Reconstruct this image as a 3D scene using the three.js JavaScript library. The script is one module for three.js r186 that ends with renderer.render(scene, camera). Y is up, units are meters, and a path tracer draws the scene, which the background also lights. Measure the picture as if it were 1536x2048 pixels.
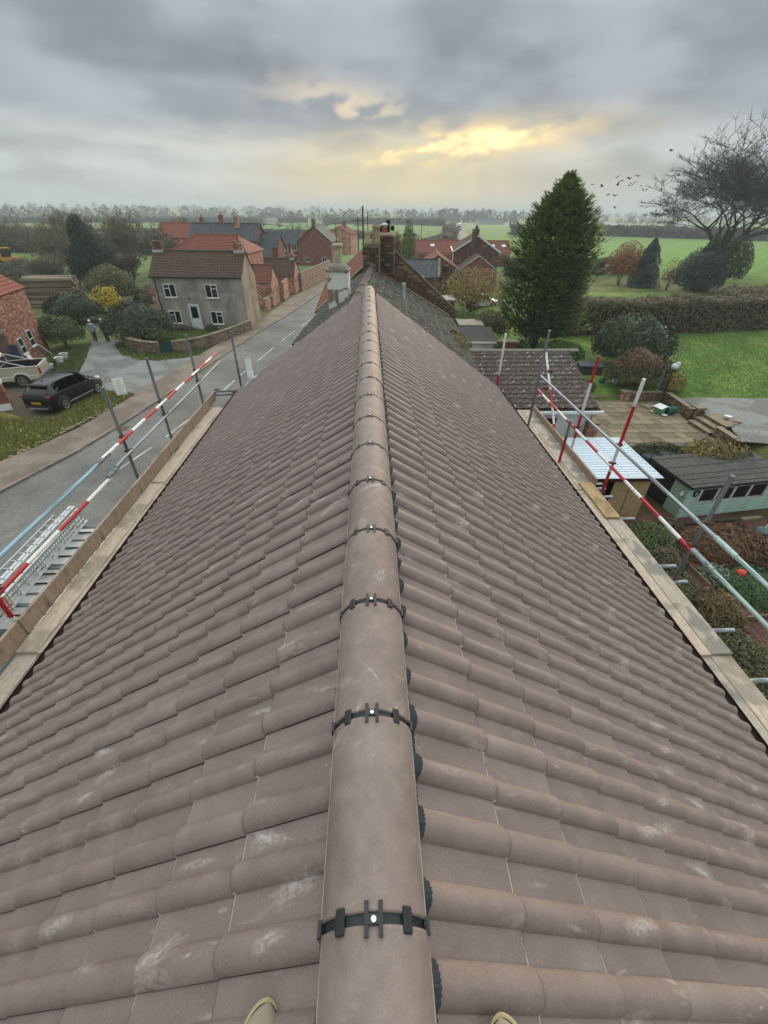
import * as THREE from 'three';
import { mergeGeometries } from 'three/addons/utils/BufferGeometryUtils.js';
import { RoundedBoxGeometry } from 'three/addons/geometries/RoundedBoxGeometry.js';
import { MarchingCubes } from 'three/addons/objects/MarchingCubes.js';

// ---------------------------------------------------------------- camera, sky, sun, exposure
const scene = new THREE.Scene();
const V3 = (x, y, z) => new THREE.Vector3(x, y, z);
const camera = new THREE.PerspectiveCamera(101.56, 0.75, 0.05, 9000);
camera.position.set(-0.03, 9, 0);
camera.up.set(0.0114369, 0.8125398, -0.58279351);
camera.lookAt(-0.03 + 0.03004942, 9 - 0.58284768, -0.81202562);
const renderer = new THREE.WebGLRenderer({ antialias: true });
renderer.toneMapping = THREE.LinearToneMapping;
renderer.toneMappingExposure = 1.5;
renderer.shadowMap.enabled = true;
renderer.setSize(768, 1024);

const SUN = V3(0.215, 0.16, -0.96).normalize();
const sun = new THREE.DirectionalLight(0xffe2b8, 1.4);
sun.position.copy(SUN).multiplyScalar(120); sun.target.position.set(0, 2, -20);
sun.castShadow = true; sun.shadow.radius = 34; sun.shadow.mapSize.set(2048, 2048);
Object.assign(sun.shadow.camera, { left: -70, right: 70, top: 70, bottom: -70, near: 1, far: 400 });
scene.add(sun, sun.target);

function rng(seed) { let a = seed >>> 0; return () => { a |= 0; a = a + 0x6D2B79F5 | 0; let t = Math.imul(a ^ a >>> 15, 1 | a); t = t + Math.imul(t ^ t >>> 7, 61 | t) ^ t; return ((t ^ t >>> 14) >>> 0) / 4294967296; }; }
const clamp = (v, a = 0, b = 1) => v < a ? a : v > b ? b : v;
const mix = (a, b, t) => a + (b - a) * t;
const mix3 = (a, b, t) => [mix(a[0], b[0], t), mix(a[1], b[1], t), mix(a[2], b[2], t)];
const sstep = (a, b, v) => { const t = clamp((v - a) / (b - a)); return t * t * (3 - 2 * t); };
const LAT = (() => { const r = rng(77), a = new Float32Array(65536); for (let i = 0; i < 65536; i++) a[i] = r(); return a; })();
function vnoise(x, y, px = 256, py = 256, s = 0) {          // value noise, tiles with the periods px, py
  const xi = Math.floor(x), yi = Math.floor(y); let fx = x - xi, fy = y - yi;
  fx = fx * fx * (3 - 2 * fx); fy = fy * fy * (3 - 2 * fy);
  const x0 = ((xi % px) + px) % px, x1 = (x0 + 1) % px, y0 = ((yi % py) + py) % py, y1 = (y0 + 1) % py;
  const h = (a, b) => LAT[((a + s * 57) & 255) + (((b + s * 131) & 255) << 8)];
  const a = h(x0, y0), b = h(x1, y0), c = h(x0, y1), d = h(x1, y1);
  return a + (b - a) * fx + (c - a) * fy + (a - b - c + d) * fx * fy;
}
function fbm(x, y, oct = 4, p = 256, s = 0) { let v = 0, w = 0.5, n = 0; for (let i = 0; i < oct; i++) { v += w * vnoise(x, y, p, p, s + i); n += w; x *= 2; y *= 2; p = Math.min(256, p * 2); w *= 0.5; } return v / n; }

function makeSky() {
  const W = 2048, H = 1024, d = new Float32Array(W * H * 4);
  for (let j = 0; j < H; j++) {
    const el = (j + 0.5) / H * Math.PI - Math.PI / 2, e = el * 57.29578, sy = Math.sin(el);
    for (let i = 0; i < W; i++) {
      const phi = ((i + 0.5) / W - 0.5) * 2 * Math.PI;
      const dx = Math.cos(el) * Math.cos(phi), dz = Math.cos(el) * Math.sin(phi);
      let az = Math.atan2(dx, -dz) * 57.29578;                       // degrees right of -z
      let c;
      if (e < -0.5) c = [0.10, 0.105, 0.09];
      else {
        const ee = Math.max(e, 0);
        // perspective of a cloud sheet
        const k = 1 / (Math.max(sy, 0) + 0.075), u = Math.cos(el) * Math.sin(az / 57.29578) * k, v = Math.cos(el) * Math.cos(az / 57.29578) * k;
        const n1 = fbm(u * 0.55 + 11.3, v * 0.62 + 4.1, 5, 256, 3), n2 = fbm(u * 1.7 + 3.3, v * 1.5 + 9.2, 4, 256, 9), n3 = fbm(az * 0.13 + 50, e * 0.36 + 20, 5, 256, 14);
        const cloud = n1 * 0.44 + n2 * 0.16 + n3 * 0.4;
        let base = mix3([0.36, 0.39, 0.395], [0.24, 0.27, 0.30], sstep(3.5, 8.5, ee + (n3 - 0.5) * 5));
        base = base.map(q => q * (0.72 + 0.56 * sstep(0.32, 0.68, cloud)));
        // pale broken band at the foot of the cloud deck
        const band = Math.exp(-Math.pow((ee - 5.6 - (n3 - 0.5) * 3.2) / 1.25, 2));
        base = mix3(base, [0.52, 0.50, 0.44], band * 0.5 * sstep(0.36, 0.62, n2 * 0.6 + n3 * 0.4) * clamp(1 - Math.abs(az + 4) / 70));
        // hazy layer low down
        const low = 1 - sstep(0.2, 4.8, ee);
        base = mix3(base, [0.375, 0.405, 0.40], low * 0.75);
        // breaks where the sun comes through
        const ga = (az - 8.5) / 12, ge = (ee - 5.6 - (az - 10) * 0.09) / 1.55;
        const brk = Math.exp(-(ga * ga + ge * ge));
        const rag = sstep(0.3, 0.6, 0.5 * n3 + 0.5 * fbm(az * 0.45 + 80, e * 1.5 + 7 - az * 0.16, 5, 256, 21));
        base = mix3(base, mix3([0.68, 0.52, 0.26], [1.1, 0.86, 0.46], sstep(0.32, 0.8, brk * rag)), clamp(brk * (0.35 + 1.4 * rag)));
        const g2 = Math.exp(-(Math.pow((az + 1.5) / 7, 2) + Math.pow((ee - 8.2 + (az) * 0.12) / 1.5, 2)));
        base = mix3(base, [0.58, 0.49, 0.36], g2 * 0.95 * sstep(0.45, 0.7, rag * 0.5 + n2 * 0.5));
        // glow beneath, with soft rays fanning from the break
        const ra = Math.atan2(az - 11, 7.5 - ee), ray = 0.75 + 0.4 * vnoise(ra * 5.5 + 40, 3.3, 256, 256, 5);
        const gl = Math.exp(-Math.pow((az - 5) / 17, 2)) * Math.exp(-Math.pow((ee - 2.2) / 3.4, 2));
        base = mix3(base, [0.60, 0.50, 0.29], clamp(gl * 0.85 * ray));
        // the cloud thins evenly towards the zenith
        const zen = sstep(13, 40, e);
        const fwd = 0.92 + 0.5 * Math.cos((az - 12) / 57.29578);          // brighter on the sun's side of the overcast
        base = base.map((q, m) => q * (1 + zen * 3.2 * fwd) * (m === 2 ? 1 - 0.11 * zen : m === 0 ? 1 + 0.03 * zen : 1));
        c = base;
      }
      const o = (j * W + i) * 4; d[o] = c[0]; d[o + 1] = c[1]; d[o + 2] = c[2]; d[o + 3] = 1;
    }
  }
  const t = new THREE.DataTexture(d, W, H, THREE.RGBAFormat, THREE.FloatType);
  t.mapping = THREE.EquirectangularReflectionMapping; t.magFilter = t.minFilter = THREE.LinearFilter; t.needsUpdate = true;
  return t;
}
scene.background = makeSky(); scene.environment = scene.background;
scene.fog = new THREE.FogExp2(0xb9c2c4, 0.00075);

// ---------------------------------------------------------------- names, things, parts
const used = {};
function numbered(n) { n = n.replace(/_\d{3}$/, ''); const k = used[n] = (used[n] ?? -1) + 1; return k ? n + '_' + String(k).padStart(3, '0') : n; }
function thing(name, label, category, pos = [0, 0, 0], ry = 0, group) {
  const o = new THREE.Group(); o.name = numbered(name); o.position.set(...pos); o.rotation.y = ry;
  o.userData = { label, category }; if (group) o.userData.group = group; scene.add(o); return o;
}
function part(parent, name, geo, mat, label) {
  const g = Array.isArray(geo) ? merge(geo) : geo, m = new THREE.Mesh(g, mat); m.name = name; m.castShadow = m.receiveShadow = true;
  if (label) m.userData.label = label; parent.add(m); return m;
}
function solo(name, label, category, geo, mat, pos = [0, 0, 0], ry = 0, group) {
  const m = part(scene, numbered(name), geo, mat); m.position.set(...pos); m.rotation.y = ry; m.userData = { label, category }; if (group) m.userData.group = group; return m;
}
function struct(name, geo, mat) { const m = part(scene, numbered(name), geo, mat); m.userData.kind = 'structure'; return m; }
function stuff(parent, name, geo, mat, label) { const m = part(parent, parent === scene ? numbered(name) : name, geo, mat, label); m.userData.kind = 'stuff'; return m; }
function copy(o, pos, ry, label, group) {
  const c = o.clone(); c.name = numbered(o.name); c.userData = { ...o.userData }; scene.add(c); c.position.set(...pos); if (ry !== undefined) c.rotation.y = ry;
  if (label) c.userData.label = label; if (group) c.userData.group = group; return c;
}
// ---------------------------------------------------------------- geometry helpers
function merge(list) {
  const a = list.map(g => { const q = g.index ? g.toNonIndexed() : g; for (const k of Object.keys(q.attributes)) if (!['position', 'normal', 'uv', 'color'].includes(k)) q.deleteAttribute(k); if (!q.attributes.uv) q.setAttribute('uv', new THREE.BufferAttribute(new Float32Array(q.attributes.position.count * 2), 2)); return q; });
  return a.length === 1 ? a[0] : mergeGeometries(a, false);
}
function muv(geo, su = 1, ox = 0, oy = 0) {                                  // uv in metres by the face's main direction
  const g = geo.index ? geo.toNonIndexed() : geo, p = g.attributes.position, uv = new Float32Array(p.count * 2), a = V3(), b = V3(), c = V3();
  for (let i = 0; i < p.count; i += 3) {
    a.fromBufferAttribute(p, i); b.fromBufferAttribute(p, i + 1); c.fromBufferAttribute(p, i + 2);
    const n = b.clone().sub(a).cross(c.clone().sub(a)), ax = Math.abs(n.x), ay = Math.abs(n.y), az = Math.abs(n.z);
    [a, b, c].forEach((q, k) => { const [u, v] = ay >= ax && ay >= az ? [q.x, q.z] : ax >= az ? [q.z, q.y] : [q.x, q.y]; uv[(i + k) * 2] = u * su + ox; uv[(i + k) * 2 + 1] = v * su + oy; });
  }
  g.setAttribute('uv', new THREE.BufferAttribute(uv, 2)); return g;
}
function xf(g, pos = [0, 0, 0], rot = [0, 0, 0], sc) { const m = new THREE.Matrix4().compose(V3(...pos), new THREE.Quaternion().setFromEuler(new THREE.Euler(...rot)), sc ? V3(...sc) : V3(1, 1, 1)); g.applyMatrix4(m); return g; }
const bx = (w, h, d, pos, rot) => xf(muv(new THREE.BoxGeometry(w, h, d)), pos, rot);
const rbx = (w, h, d, r, pos, rot, seg = 2) => xf(new RoundedBoxGeometry(w, h, d, seg, r), pos, rot);
const cyl = (r0, r1, h, n, pos, rot, open = false) => xf(new THREE.CylinderGeometry(r1, r0, h, n, 1, open), pos, rot);
const sph = (r, pos, sc, n = 14) => xf(new THREE.SphereGeometry(r, n, Math.ceil(n * 0.7)), pos, [0, 0, 0], sc);
function rod(a, b, r, n = 10, r1 = r) {
  const A = V3(...a), B = V3(...b), d = B.clone().sub(A), g = new THREE.CylinderGeometry(r1, r, d.length(), n);
  g.applyQuaternion(new THREE.Quaternion().setFromUnitVectors(V3(0, 1, 0), d.clone().normalize())); g.translate(...A.add(B).multiplyScalar(0.5).toArray()); return g;
}
function prism(profile, x0, x1) {                                           // profile: convex [z, y] list (counter-clockwise seen from +x), pushed along x
  const P = [], n = profile.length, q = (x, i) => [x, profile[i][1], profile[i][0]];
  for (let i = 1; i < n - 1; i++) { P.push(q(x1, 0), q(x1, i + 1), q(x1, i)); P.push(q(x0, 0), q(x0, i), q(x0, i + 1)); }
  for (let i = 0; i < n; i++) { const j = (i + 1) % n; P.push(q(x1, i), q(x1, j), q(x0, j), q(x1, i), q(x0, j), q(x0, i)); }
  const g = new THREE.BufferGeometry(); g.setAttribute('position', new THREE.BufferAttribute(new Float32Array(P.flat()), 3)); g.computeVertexNormals(); return muv(g);
}
class MB {                                                                   // triangle soup with colours
  constructor() { this.p = []; this.n = []; this.c = []; this.u = []; }
  tri(a, b, c, ca, cb = ca, cc = ca, nn) {
    if (!nn) { const ux = b[0] - a[0], uy = b[1] - a[1], uz = b[2] - a[2], vx = c[0] - a[0], vy = c[1] - a[1], vz = c[2] - a[2]; let x = uy * vz - uz * vy, y = uz * vx - ux * vz, z = ux * vy - uy * vx; const l = Math.hypot(x, y, z) || 1; nn = [x / l, y / l, z / l]; }
    this.p.push(...a, ...b, ...c); this.n.push(...nn, ...nn, ...nn); this.c.push(...ca, ...cb, ...cc); this.u.push(a[0], a[2], b[0], b[2], c[0], c[2]);
  }
  quad(a, b, c, d, col) { this.tri(a, b, c, col); this.tri(a, c, d, col); }
  tube(a, b, r0, r1, s, col) {
    const d = [b[0] - a[0], b[1] - a[1], b[2] - a[2]], l = Math.hypot(...d) || 1; d[0] /= l; d[1] /= l; d[2] /= l;
    const h = Math.abs(d[1]) < 0.9 ? [0, 1, 0] : [1, 0, 0];
    let e = [d[1] * h[2] - d[2] * h[1], d[2] * h[0] - d[0] * h[2], d[0] * h[1] - d[1] * h[0]]; const el = Math.hypot(...e); e = e.map(q => q / el);
    const f = [d[1] * e[2] - d[2] * e[1], d[2] * e[0] - d[0] * e[2], d[0] * e[1] - d[1] * e[0]];
    for (let i = 0; i < s; i++) {
      const t0 = i / s * 6.2832, t1 = (i + 1) / s * 6.2832, q = (t, c, r) => [0, 1, 2].map(k => c[k] + r * (Math.cos(t) * e[k] + Math.sin(t) * f[k]));
      const n = q((t0 + t1) / 2, [0, 0, 0], 1);
      this.tri(q(t0, a, r0), q(t1, a, r0), q(t1, b, r1), col, col, col, n); this.tri(q(t0, a, r0), q(t1, b, r1), q(t0, b, r1), col, col, col, n);
    }
  }
  build() {
    const g = new THREE.BufferGeometry(), f = a => new THREE.BufferAttribute(new Float32Array(a), 3);
    g.setAttribute('position', f(this.p)); g.setAttribute('normal', f(this.n)); g.setAttribute('color', f(this.c)); g.setAttribute('uv', new THREE.BufferAttribute(new Float32Array(this.u), 2)); return g;
  }
}
function sheetGeo(poly, y, jit = 0, seed = 1) {                              // flat sheet from [x, z] outline, edges broken up a little
  const r = rng(seed), pts = [];
  poly.forEach((p, i) => { const q = poly[(i + 1) % poly.length], L = Math.hypot(q[0] - p[0], q[1] - p[1]), n = jit ? Math.max(1, Math.round(L / 0.5)) : 1; for (let k = 0; k < n; k++) { const t = k / n, j = jit; pts.push(new THREE.Vector2(mix(p[0], q[0], t) + (r() - 0.5) * j, mix(p[1], q[1], t) + (r() - 0.5) * j)); } });
  if (THREE.ShapeUtils.isClockWise(pts)) pts.reverse();
  const tr = THREE.ShapeUtils.triangulateShape(pts, []), P = [], U = [];
  for (const t of tr) for (const i of [t[0], t[2], t[1]]) { P.push(pts[i].x, typeof y === 'function' ? y(pts[i].x, pts[i].y) : y, pts[i].y); U.push(pts[i].x, pts[i].y); }
  const g = new THREE.BufferGeometry(); g.setAttribute('position', new THREE.BufferAttribute(new Float32Array(P), 3)); g.setAttribute('uv', new THREE.BufferAttribute(new Float32Array(U), 2)); g.computeVertexNormals(); return g;
}
// ---------------------------------------------------------------- materials
function tex(size, fn, metres, srgb = true) {
  const d = new Uint8Array(size * size * 4); let o = 0;
  for (let j = 0; j < size; j++) for (let i = 0; i < size; i++) { const c = fn(i / size, j / size, i, j); d[o++] = clamp(c[0]) * 255; d[o++] = clamp(c[1]) * 255; d[o++] = clamp(c[2]) * 255; d[o++] = 255; }
  const t = new THREE.DataTexture(d, size, size); t.wrapS = t.wrapT = THREE.RepeatWrapping; t.magFilter = THREE.LinearFilter; t.minFilter = THREE.LinearMipmapLinearFilter; t.generateMipmaps = true;
  if (srgb) t.colorSpace = THREE.SRGBColorSpace; t.repeat.set(1 / metres, 1 / metres); t.needsUpdate = true; return t;
}
const hex = h => [(h >> 16 & 255) / 255, (h >> 8 & 255) / 255, (h & 255) / 255];
const sc3 = (c, k) => [c[0] * k, c[1] * k, c[2] * k];
const std = (o) => new THREE.MeshStandardMaterial({ roughness: 0.85, ...o });
const grain = tex(512, (u, v) => { const n = fbm(u * 32, v * 32, 5, 32, 2); return [n, n, n]; }, 0.6, false);
const mottle = tex(512, (u, v) => { const n = 0.62 + 0.5 * fbm(u * 6, v * 6, 6, 6, 5) + 0.12 * (fbm(u * 90, v * 90, 2, 90, 8) - 0.5); return [n, n, n]; }, 2.2);
const plain = (c, o = {}) => std({ color: c, map: mottle, bumpMap: grain, bumpScale: 0.004, ...o });

function stroke(buf, S, cx, cy, ang, L, w, a, seed) {                        // a soft rubbed streak in a coverage buffer
  const ca = Math.cos(ang), sa = Math.sin(ang), R = Math.ceil(L + w) + 2;
  for (let j = -R; j <= R; j++) for (let i = -R; i <= R; i++) {
    const x = (i * ca + j * sa) / L, y = (-i * sa + j * ca) / w, q = x * x + y * y; if (q > 1.6) continue;
    const px = ((Math.round(cx) + i) % S + S) % S, py = ((Math.round(cy) + j) % S + S) % S;
    const X = i * ca + j * sa, Y = -i * sa + j * ca, n = 0.45 * fbm(X * 0.025 + seed, Y * 0.17 + seed * 2.3, 3, 256, seed & 31) + 0.55 * fbm(X * 0.09 + seed * 1.7, Y * 0.12 + 5, 4, 256, (seed + 9) & 31) - 0.05 * q + 0.22 * (vnoise(i * 0.71 + 300, j * 0.71 + 300, 256, 256, 3) - 0.5);
    buf[py * S + px] = Math.max(buf[py * S + px], a * clamp(1.15 - q * 0.8) * sstep(0.24, 0.8, n));
  }
}
function tileMaps(S, metres, cA, cB, pale, strokes, seed, along) {           // concrete tile colour: u along the ridge, v down the slope; the top 2 % is a pale chipped edge
  const r = rng(seed), buf = new Float32Array(S * S), k = S / metres;
  for (let i = 0; i < strokes; i++) { const big = r() < 0.35; stroke(buf, S, r() * S, r() * S, (along ? Math.PI / 2 : r() * 3.1) + (r() - 0.5) * 0.6, k * (big ? 0.04 + r() * 0.08 : 0.015 + r() * 0.03), k * (big ? 0.012 + r() * 0.02 : 0.003 + r() * 0.006), (big ? 0.25 : 0.15) + r() * 0.6, i + 3); }
  for (let i = 0; i < strokes * 9; i++) { const x = Math.floor(r() * S), y = Math.floor(r() * S), q = r() < 0.8 ? 1 : 2; for (let a = 0; a < q; a++) for (let b = 0; b < q; b++) buf[((y + b) % S) * S + (x + a) % S] = 0.3 + 0.6 * r(); }
  return tex(S, (u, v, i, j) => {
    const n = fbm(u * 5, v * 5, 4, 5, 3), f = fbm(u * 1024, v * 1024, 2, 256, 6), m = fbm(u * 30, v * 30, 3, 30, 9);
    let c = mix3(cA, cB, sstep(0.3, 0.7, n)); c = sc3(c, 1.0 + 0.2 * (f - 0.5) + 0.16 * (m - 0.5));
    const bl = sstep(0.62, 0.8, fbm(u * 9 + 3, v * 4 + 1, 4, 256, 17)) * 0.08;
    c = mix3(c, pale, clamp(Math.max(buf[j * S + i] * 0.85, bl)));
    if (v > 0.98) c = mix3(c, pale, sstep(0.3, 0.5, fbm(u * 60, v * 20, 3, 60, 12)));
    return c;
  }, metres);
}
const M = {};
M.tile = std({ map: tileMaps(2048, 2.4, hex(0x7e6e68), hex(0x80706a), hex(0xccc7c1), 260, 5, true), bumpMap: grain, bumpScale: 0.0008, roughness: 0.62 });
M.tileB = M.tile.clone(); M.tileB.color.setRGB(0.985, 0.98, 0.978);
M.tileC = M.tile.clone(); M.tileC.color.setRGB(1.0, 0.997, 0.993);
M.ridge = std({ map: tileMaps(1024, 1.1, hex(0x7d6d67), hex(0x85766f), hex(0xbdb6ae), 90, 9, false), bumpMap: grain, bumpScale: 0.001, roughness: 0.72 });
M.ridgeEdge = plain(0xa09286);
M.blackPlastic = std({ color: 0x23272a, roughness: 0.5, bumpMap: grain, bumpScale: 0.001 });
M.rollFlash = std({ color: 0x363c40, roughness: 0.5 });
M.screw = std({ color: 0xd8dadb, metalness: 0.6, roughness: 0.35 });
M.gutter = std({ color: 0x2a1a18, roughness: 0.5 });
function woodTex(cA, cB, dark, seed, metres = 1.2) {
  return tex(512, (u, v) => { const g = fbm(u * 40 + 4 * fbm(u * 3, v * 2, 2, 256, seed), v * 3, 4, 256, seed + 1), n = fbm(u * 6, v * 4, 4, 256, seed + 3); let c = mix3(cA, cB, g); c = mix3(c, dark, 0.75 * sstep(0.52, 0.72, n)); return sc3(c, 0.92 + 0.2 * (fbm(u * 120, v * 40, 2, 256, seed + 5) - 0.5)); }, metres);
}
M.boardA = std({ map: woodTex(hex(0xdac8b4), hex(0xc0ab96), hex(0x9c8e80), 2), bumpMap: grain, bumpScale: 0.002, roughness: 0.8 });
M.boardB = std({ map: woodTex(hex(0xcdc2b2), hex(0xb0a494), hex(0x838077), 12), bumpMap: grain, bumpScale: 0.002, roughness: 0.8 });
M.boardC = std({ map: woodTex(hex(0xc8ad86), hex(0xb0905f), hex(0x8d7553), 22), bumpMap: grain, bumpScale: 0.002, roughness: 0.8 });
M.boardD = std({ map: woodTex(hex(0xbaa48f), hex(0x9c8875), hex(0x716254), 32), bumpMap: grain, bumpScale: 0.002, roughness: 0.85 });
function tubeTex(c, d, k, seed) { return tex(256, (u, v) => mix3(c, d, sstep(k, k + 0.2, fbm(u * 8, v * 14, 5, 256, seed))), 1); }
M.galv = std({ map: tubeTex(hex(0xa0a7ac), hex(0x74797d), 0.5, 2), metalness: 0.45, roughness: 0.55 });
M.galvDark = std({ map: tubeTex(hex(0x82898d), hex(0x5c6164), 0.48, 7), metalness: 0.4, roughness: 0.6 });
M.tubeRed = std({ map: tubeTex(hex(0xb51f2b), hex(0x8e2f35), 0.55, 4), roughness: 0.45 });
M.tubeWhite = std({ map: tubeTex(hex(0xe4e2de), hex(0x9c9a98), 0.6, 6), roughness: 0.5 });
M.tubeBlue = std({ map: tubeTex(hex(0x8fb0bd), hex(0x6b7f87), 0.5, 9), roughness: 0.55, metalness: 0.2 });
M.tubeMint = std({ map: tubeTex(hex(0xa9c0bb), hex(0x82918e), 0.5, 11), roughness: 0.55, metalness: 0.2 });
M.rust = plain(0x6b4a3a, { roughness: 0.8, metalness: 0.2 });
function brickTex(seed, cols, mortar, paleChance = 0) {                      // 1.8 m x 1.8 m of stretcher bond, 8 x 24 bricks
  const r = rng(seed), S = 1024, bc = []; for (let i = 0; i < 8 * 24 * 2; i++) { const c = cols[Math.floor(r() * cols.length)]; bc.push(r() < paleChance ? mix3(c, [0.82, 0.76, 0.7], 0.5 + r() * 0.4) : sc3(c, 0.82 + 0.36 * r())); }
  const cell = (u, v) => { const row = Math.floor(v * 24), off = row % 2 ? 0.5 : 0, x = u * 8 + off, col = ((Math.floor(x) % 8) + 8) % 8, fx = x - Math.floor(x), fy = v * 24 - row; const e = Math.min(Math.min(fx, 1 - fx) * 0.225, Math.min(fy, 1 - fy) * 0.075); return [row * 8 + col, e]; };
  const map = tex(S, (u, v) => { const [id, e] = cell(u, v), n = fbm(u * 40, v * 40, 4, 40, seed), w = fbm(u * 4, v * 4, 4, 4, seed + 4); let c = mix3(mortar, sc3(bc[id], 0.75 + 0.5 * n), sstep(0.003, 0.007, e + 0.003 * (n - 0.5))); return sc3(c, 0.8 + 0.4 * w); }, 1.8);
  const bump = tex(512, (u, v) => { const [id, e] = cell(u, v), n = fbm(u * 40, v * 40, 3, 40, seed); const h = sstep(0.002, 0.009, e) * 0.7 + 0.3 * n; return [h, h, h]; }, 1.8, false);
  return std({ map, bumpMap: bump, bumpScale: 0.012, roughness: 0.92 });
}
M.brickOld = brickTex(3, [hex(0xab6e5a), hex(0xb98069), hex(0x9d614f), hex(0xbf8d76), hex(0x8e5849)], hex(0xb5a896), 0.14);
M.brickDark = brickTex(8, [hex(0x6a4238), hex(0x5a3a32), hex(0x7a4a3c), hex(0x4c332d)], hex(0x8a7d70), 0.06);
M.brickNew = brickTex(14, [hex(0x8a4a40), hex(0x7d4239), hex(0x95544a), hex(0x713a34)], hex(0x94867a), 0.0);
M.brickBuff = brickTex(19, [hex(0x8f6552), hex(0x9b7260), hex(0x7c5747), hex(0xa5826e)], hex(0xa89b88), 0.1);
M.render = std({ map: tex(1024, (u, v) => { const f = fbm(u * 200, v * 200, 2, 200, 3), n = fbm(u * 5, v * 3, 5, 256, 7), st = fbm(u * 24, v * 2.5, 4, 256, 9); return sc3(hex(0xb9b4a9), 0.86 + 0.34 * (f - 0.5) + 0.3 * (n - 0.5) + 0.16 * (st - 0.5)); }, 3), bumpMap: tex(512, (u, v) => { const f = vnoise(u * 170, v * 170, 170, 170, 2); return [f, f, f]; }, 3, false), bumpScale: 0.012, roughness: 0.95 });
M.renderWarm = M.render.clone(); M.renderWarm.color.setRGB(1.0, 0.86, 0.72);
M.asphalt = std({ map: tex(1024, (u, v) => { const f = fbm(u * 240, v * 240, 2, 240, 3), n = fbm(u * 4, v * 4, 5, 4, 7), p = fbm(u * 20, v * 20, 4, 20, 4); return sc3(hex(0x7f7d79), 0.84 + 0.34 * (f - 0.5) + 0.3 * (n - 0.5) + 0.14 * (p - 0.5)); }, 7), bumpMap: grain, bumpScale: 0.006, roughness: 0.88 });
M.path = std({ map: tex(1024, (u, v) => { const f = fbm(u * 200, v * 200, 2, 200, 5), n = fbm(u * 5, v * 5, 5, 5, 9); return sc3(mix3(hex(0x8f8275), hex(0x7b6c60), sstep(0.35, 0.65, n)), 0.9 + 0.35 * (f - 0.5)); }, 6), bumpMap: grain, bumpScale: 0.006, roughness: 0.92 });
M.gravel = std({ map: tex(1024, (u, v) => { const f = vnoise(u * 150, v * 150, 150, 150, 4), g = vnoise(u * 260, v * 260, 256, 256, 8), n = fbm(u * 4, v * 4, 5, 4, 6); return sc3(mix3(hex(0x868582), hex(0x6f6e6a), sstep(0.45, 0.7, n)), 0.72 + 0.36 * f + 0.22 * g); }, 5), bumpMap: tex(512, (u, v) => { const f = vnoise(u * 110, v * 110, 110, 110, 4); return [f, f, f]; }, 5, false), bumpScale: 0.03, roughness: 0.95 });
M.soil = std({ map: tex(512, (u, v) => { const f = vnoise(u * 120, v * 60, 256, 256, 4), n = fbm(u * 6, v * 6, 5, 6, 2); return sc3(mix3(hex(0x6e4a3e), hex(0x54392f), n), 0.6 + 0.75 * f); }, 2), bumpMap: grain, bumpScale: 0.03, roughness: 0.95 });
const grassMap = tex(1024, (u, v) => { const f = vnoise(u * 180, v * 256, 256, 256, 4), g = vnoise(u * 256, v * 120, 256, 256, 9), n = fbm(u * 6, v * 6, 5, 6, 2); const k = 0.55 + 0.35 * f + 0.25 * g; return mix3([0.86, 0.95, 0.72], [1.0, 0.97, 0.85], n).map(q => q * k * (0.72 + 0.5 * n)); }, 5);
M.grass = std({ map: grassMap, bumpMap: grain, bumpScale: 0.05, roughness: 0.95, vertexColors: true });
M.leaf = std({ vertexColors: true, side: THREE.DoubleSide, roughness: 0.75 });
M.bark = std({ vertexColors: true, roughness: 0.95 });
M.pan = std({ map: tex(512, (u, v) => { const n = fbm(u * 5, v * 5, 5, 5, 3), f = fbm(u * 60, v * 60, 2, 60, 7); return sc3(mix3(hex(0x965a4a), hex(0x7d4a3c), n), 0.85 + 0.4 * (f - 0.5)); }, 2), roughness: 0.85, bumpMap: grain, bumpScale: 0.004 });
M.panOrange = std({ map: tex(512, (u, v) => { const n = fbm(u * 5, v * 5, 5, 5, 13), f = fbm(u * 40, v * 40, 2, 40, 7); return sc3(mix3(hex(0xa65c45), hex(0x884c3d), n), 0.85 + 0.4 * (f - 0.5)); }, 2), roughness: 0.85, bumpMap: grain, bumpScale: 0.004 });
M.panBrown = std({ map: tex(512, (u, v) => { const n = fbm(u * 6, v * 6, 5, 6, 13), f = fbm(u * 50, v * 50, 3, 50, 7); return sc3(mix3(hex(0x77604f), hex(0x5d4a3e), n), 0.8 + 0.6 * (f - 0.5)); }, 2), roughness: 0.9, bumpMap: grain, bumpScale: 0.004 });
const mossMap = tex(1024, (u, v) => { const n = fbm(u * 5, v * 5, 5, 5, 23), f = fbm(u * 50, v * 50, 3, 50, 27), l = sstep(0.745, 0.79, fbm(u * 40, v * 40, 3, 40, 31)), m = sstep(0.56, 0.72, fbm(u * 9, v * 9, 4, 9, 35)); let c = sc3(mix3(hex(0x5a5550), hex(0x47433f), n), 0.75 + 0.6 * (f - 0.2)); c = mix3(c, hex(0x5b5a38), m * 0.55); return mix3(c, hex(0xb5b6ab), l * 0.8); }, 2.6);
M.mossRoof = std({ map: mossMap, roughness: 0.95, bumpMap: grain, bumpScale: 0.008 });
M.lichenRoof = std({ map: tex(1024, (u, v) => { const n = fbm(u * 5, v * 5, 5, 5, 43), f = fbm(u * 60, v * 60, 3, 60, 27), l = sstep(0.76, 0.8, fbm(u * 44, v * 44, 2, 44, 51)); let c = sc3(mix3(hex(0x5f5049), hex(0x4c413d), n), 0.8 + 0.5 * (f - 0.3)); return mix3(c, hex(0xbdbab2), l * 0.9); }, 2.2), roughness: 0.9, bumpMap: grain, bumpScale: 0.005 });
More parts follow.
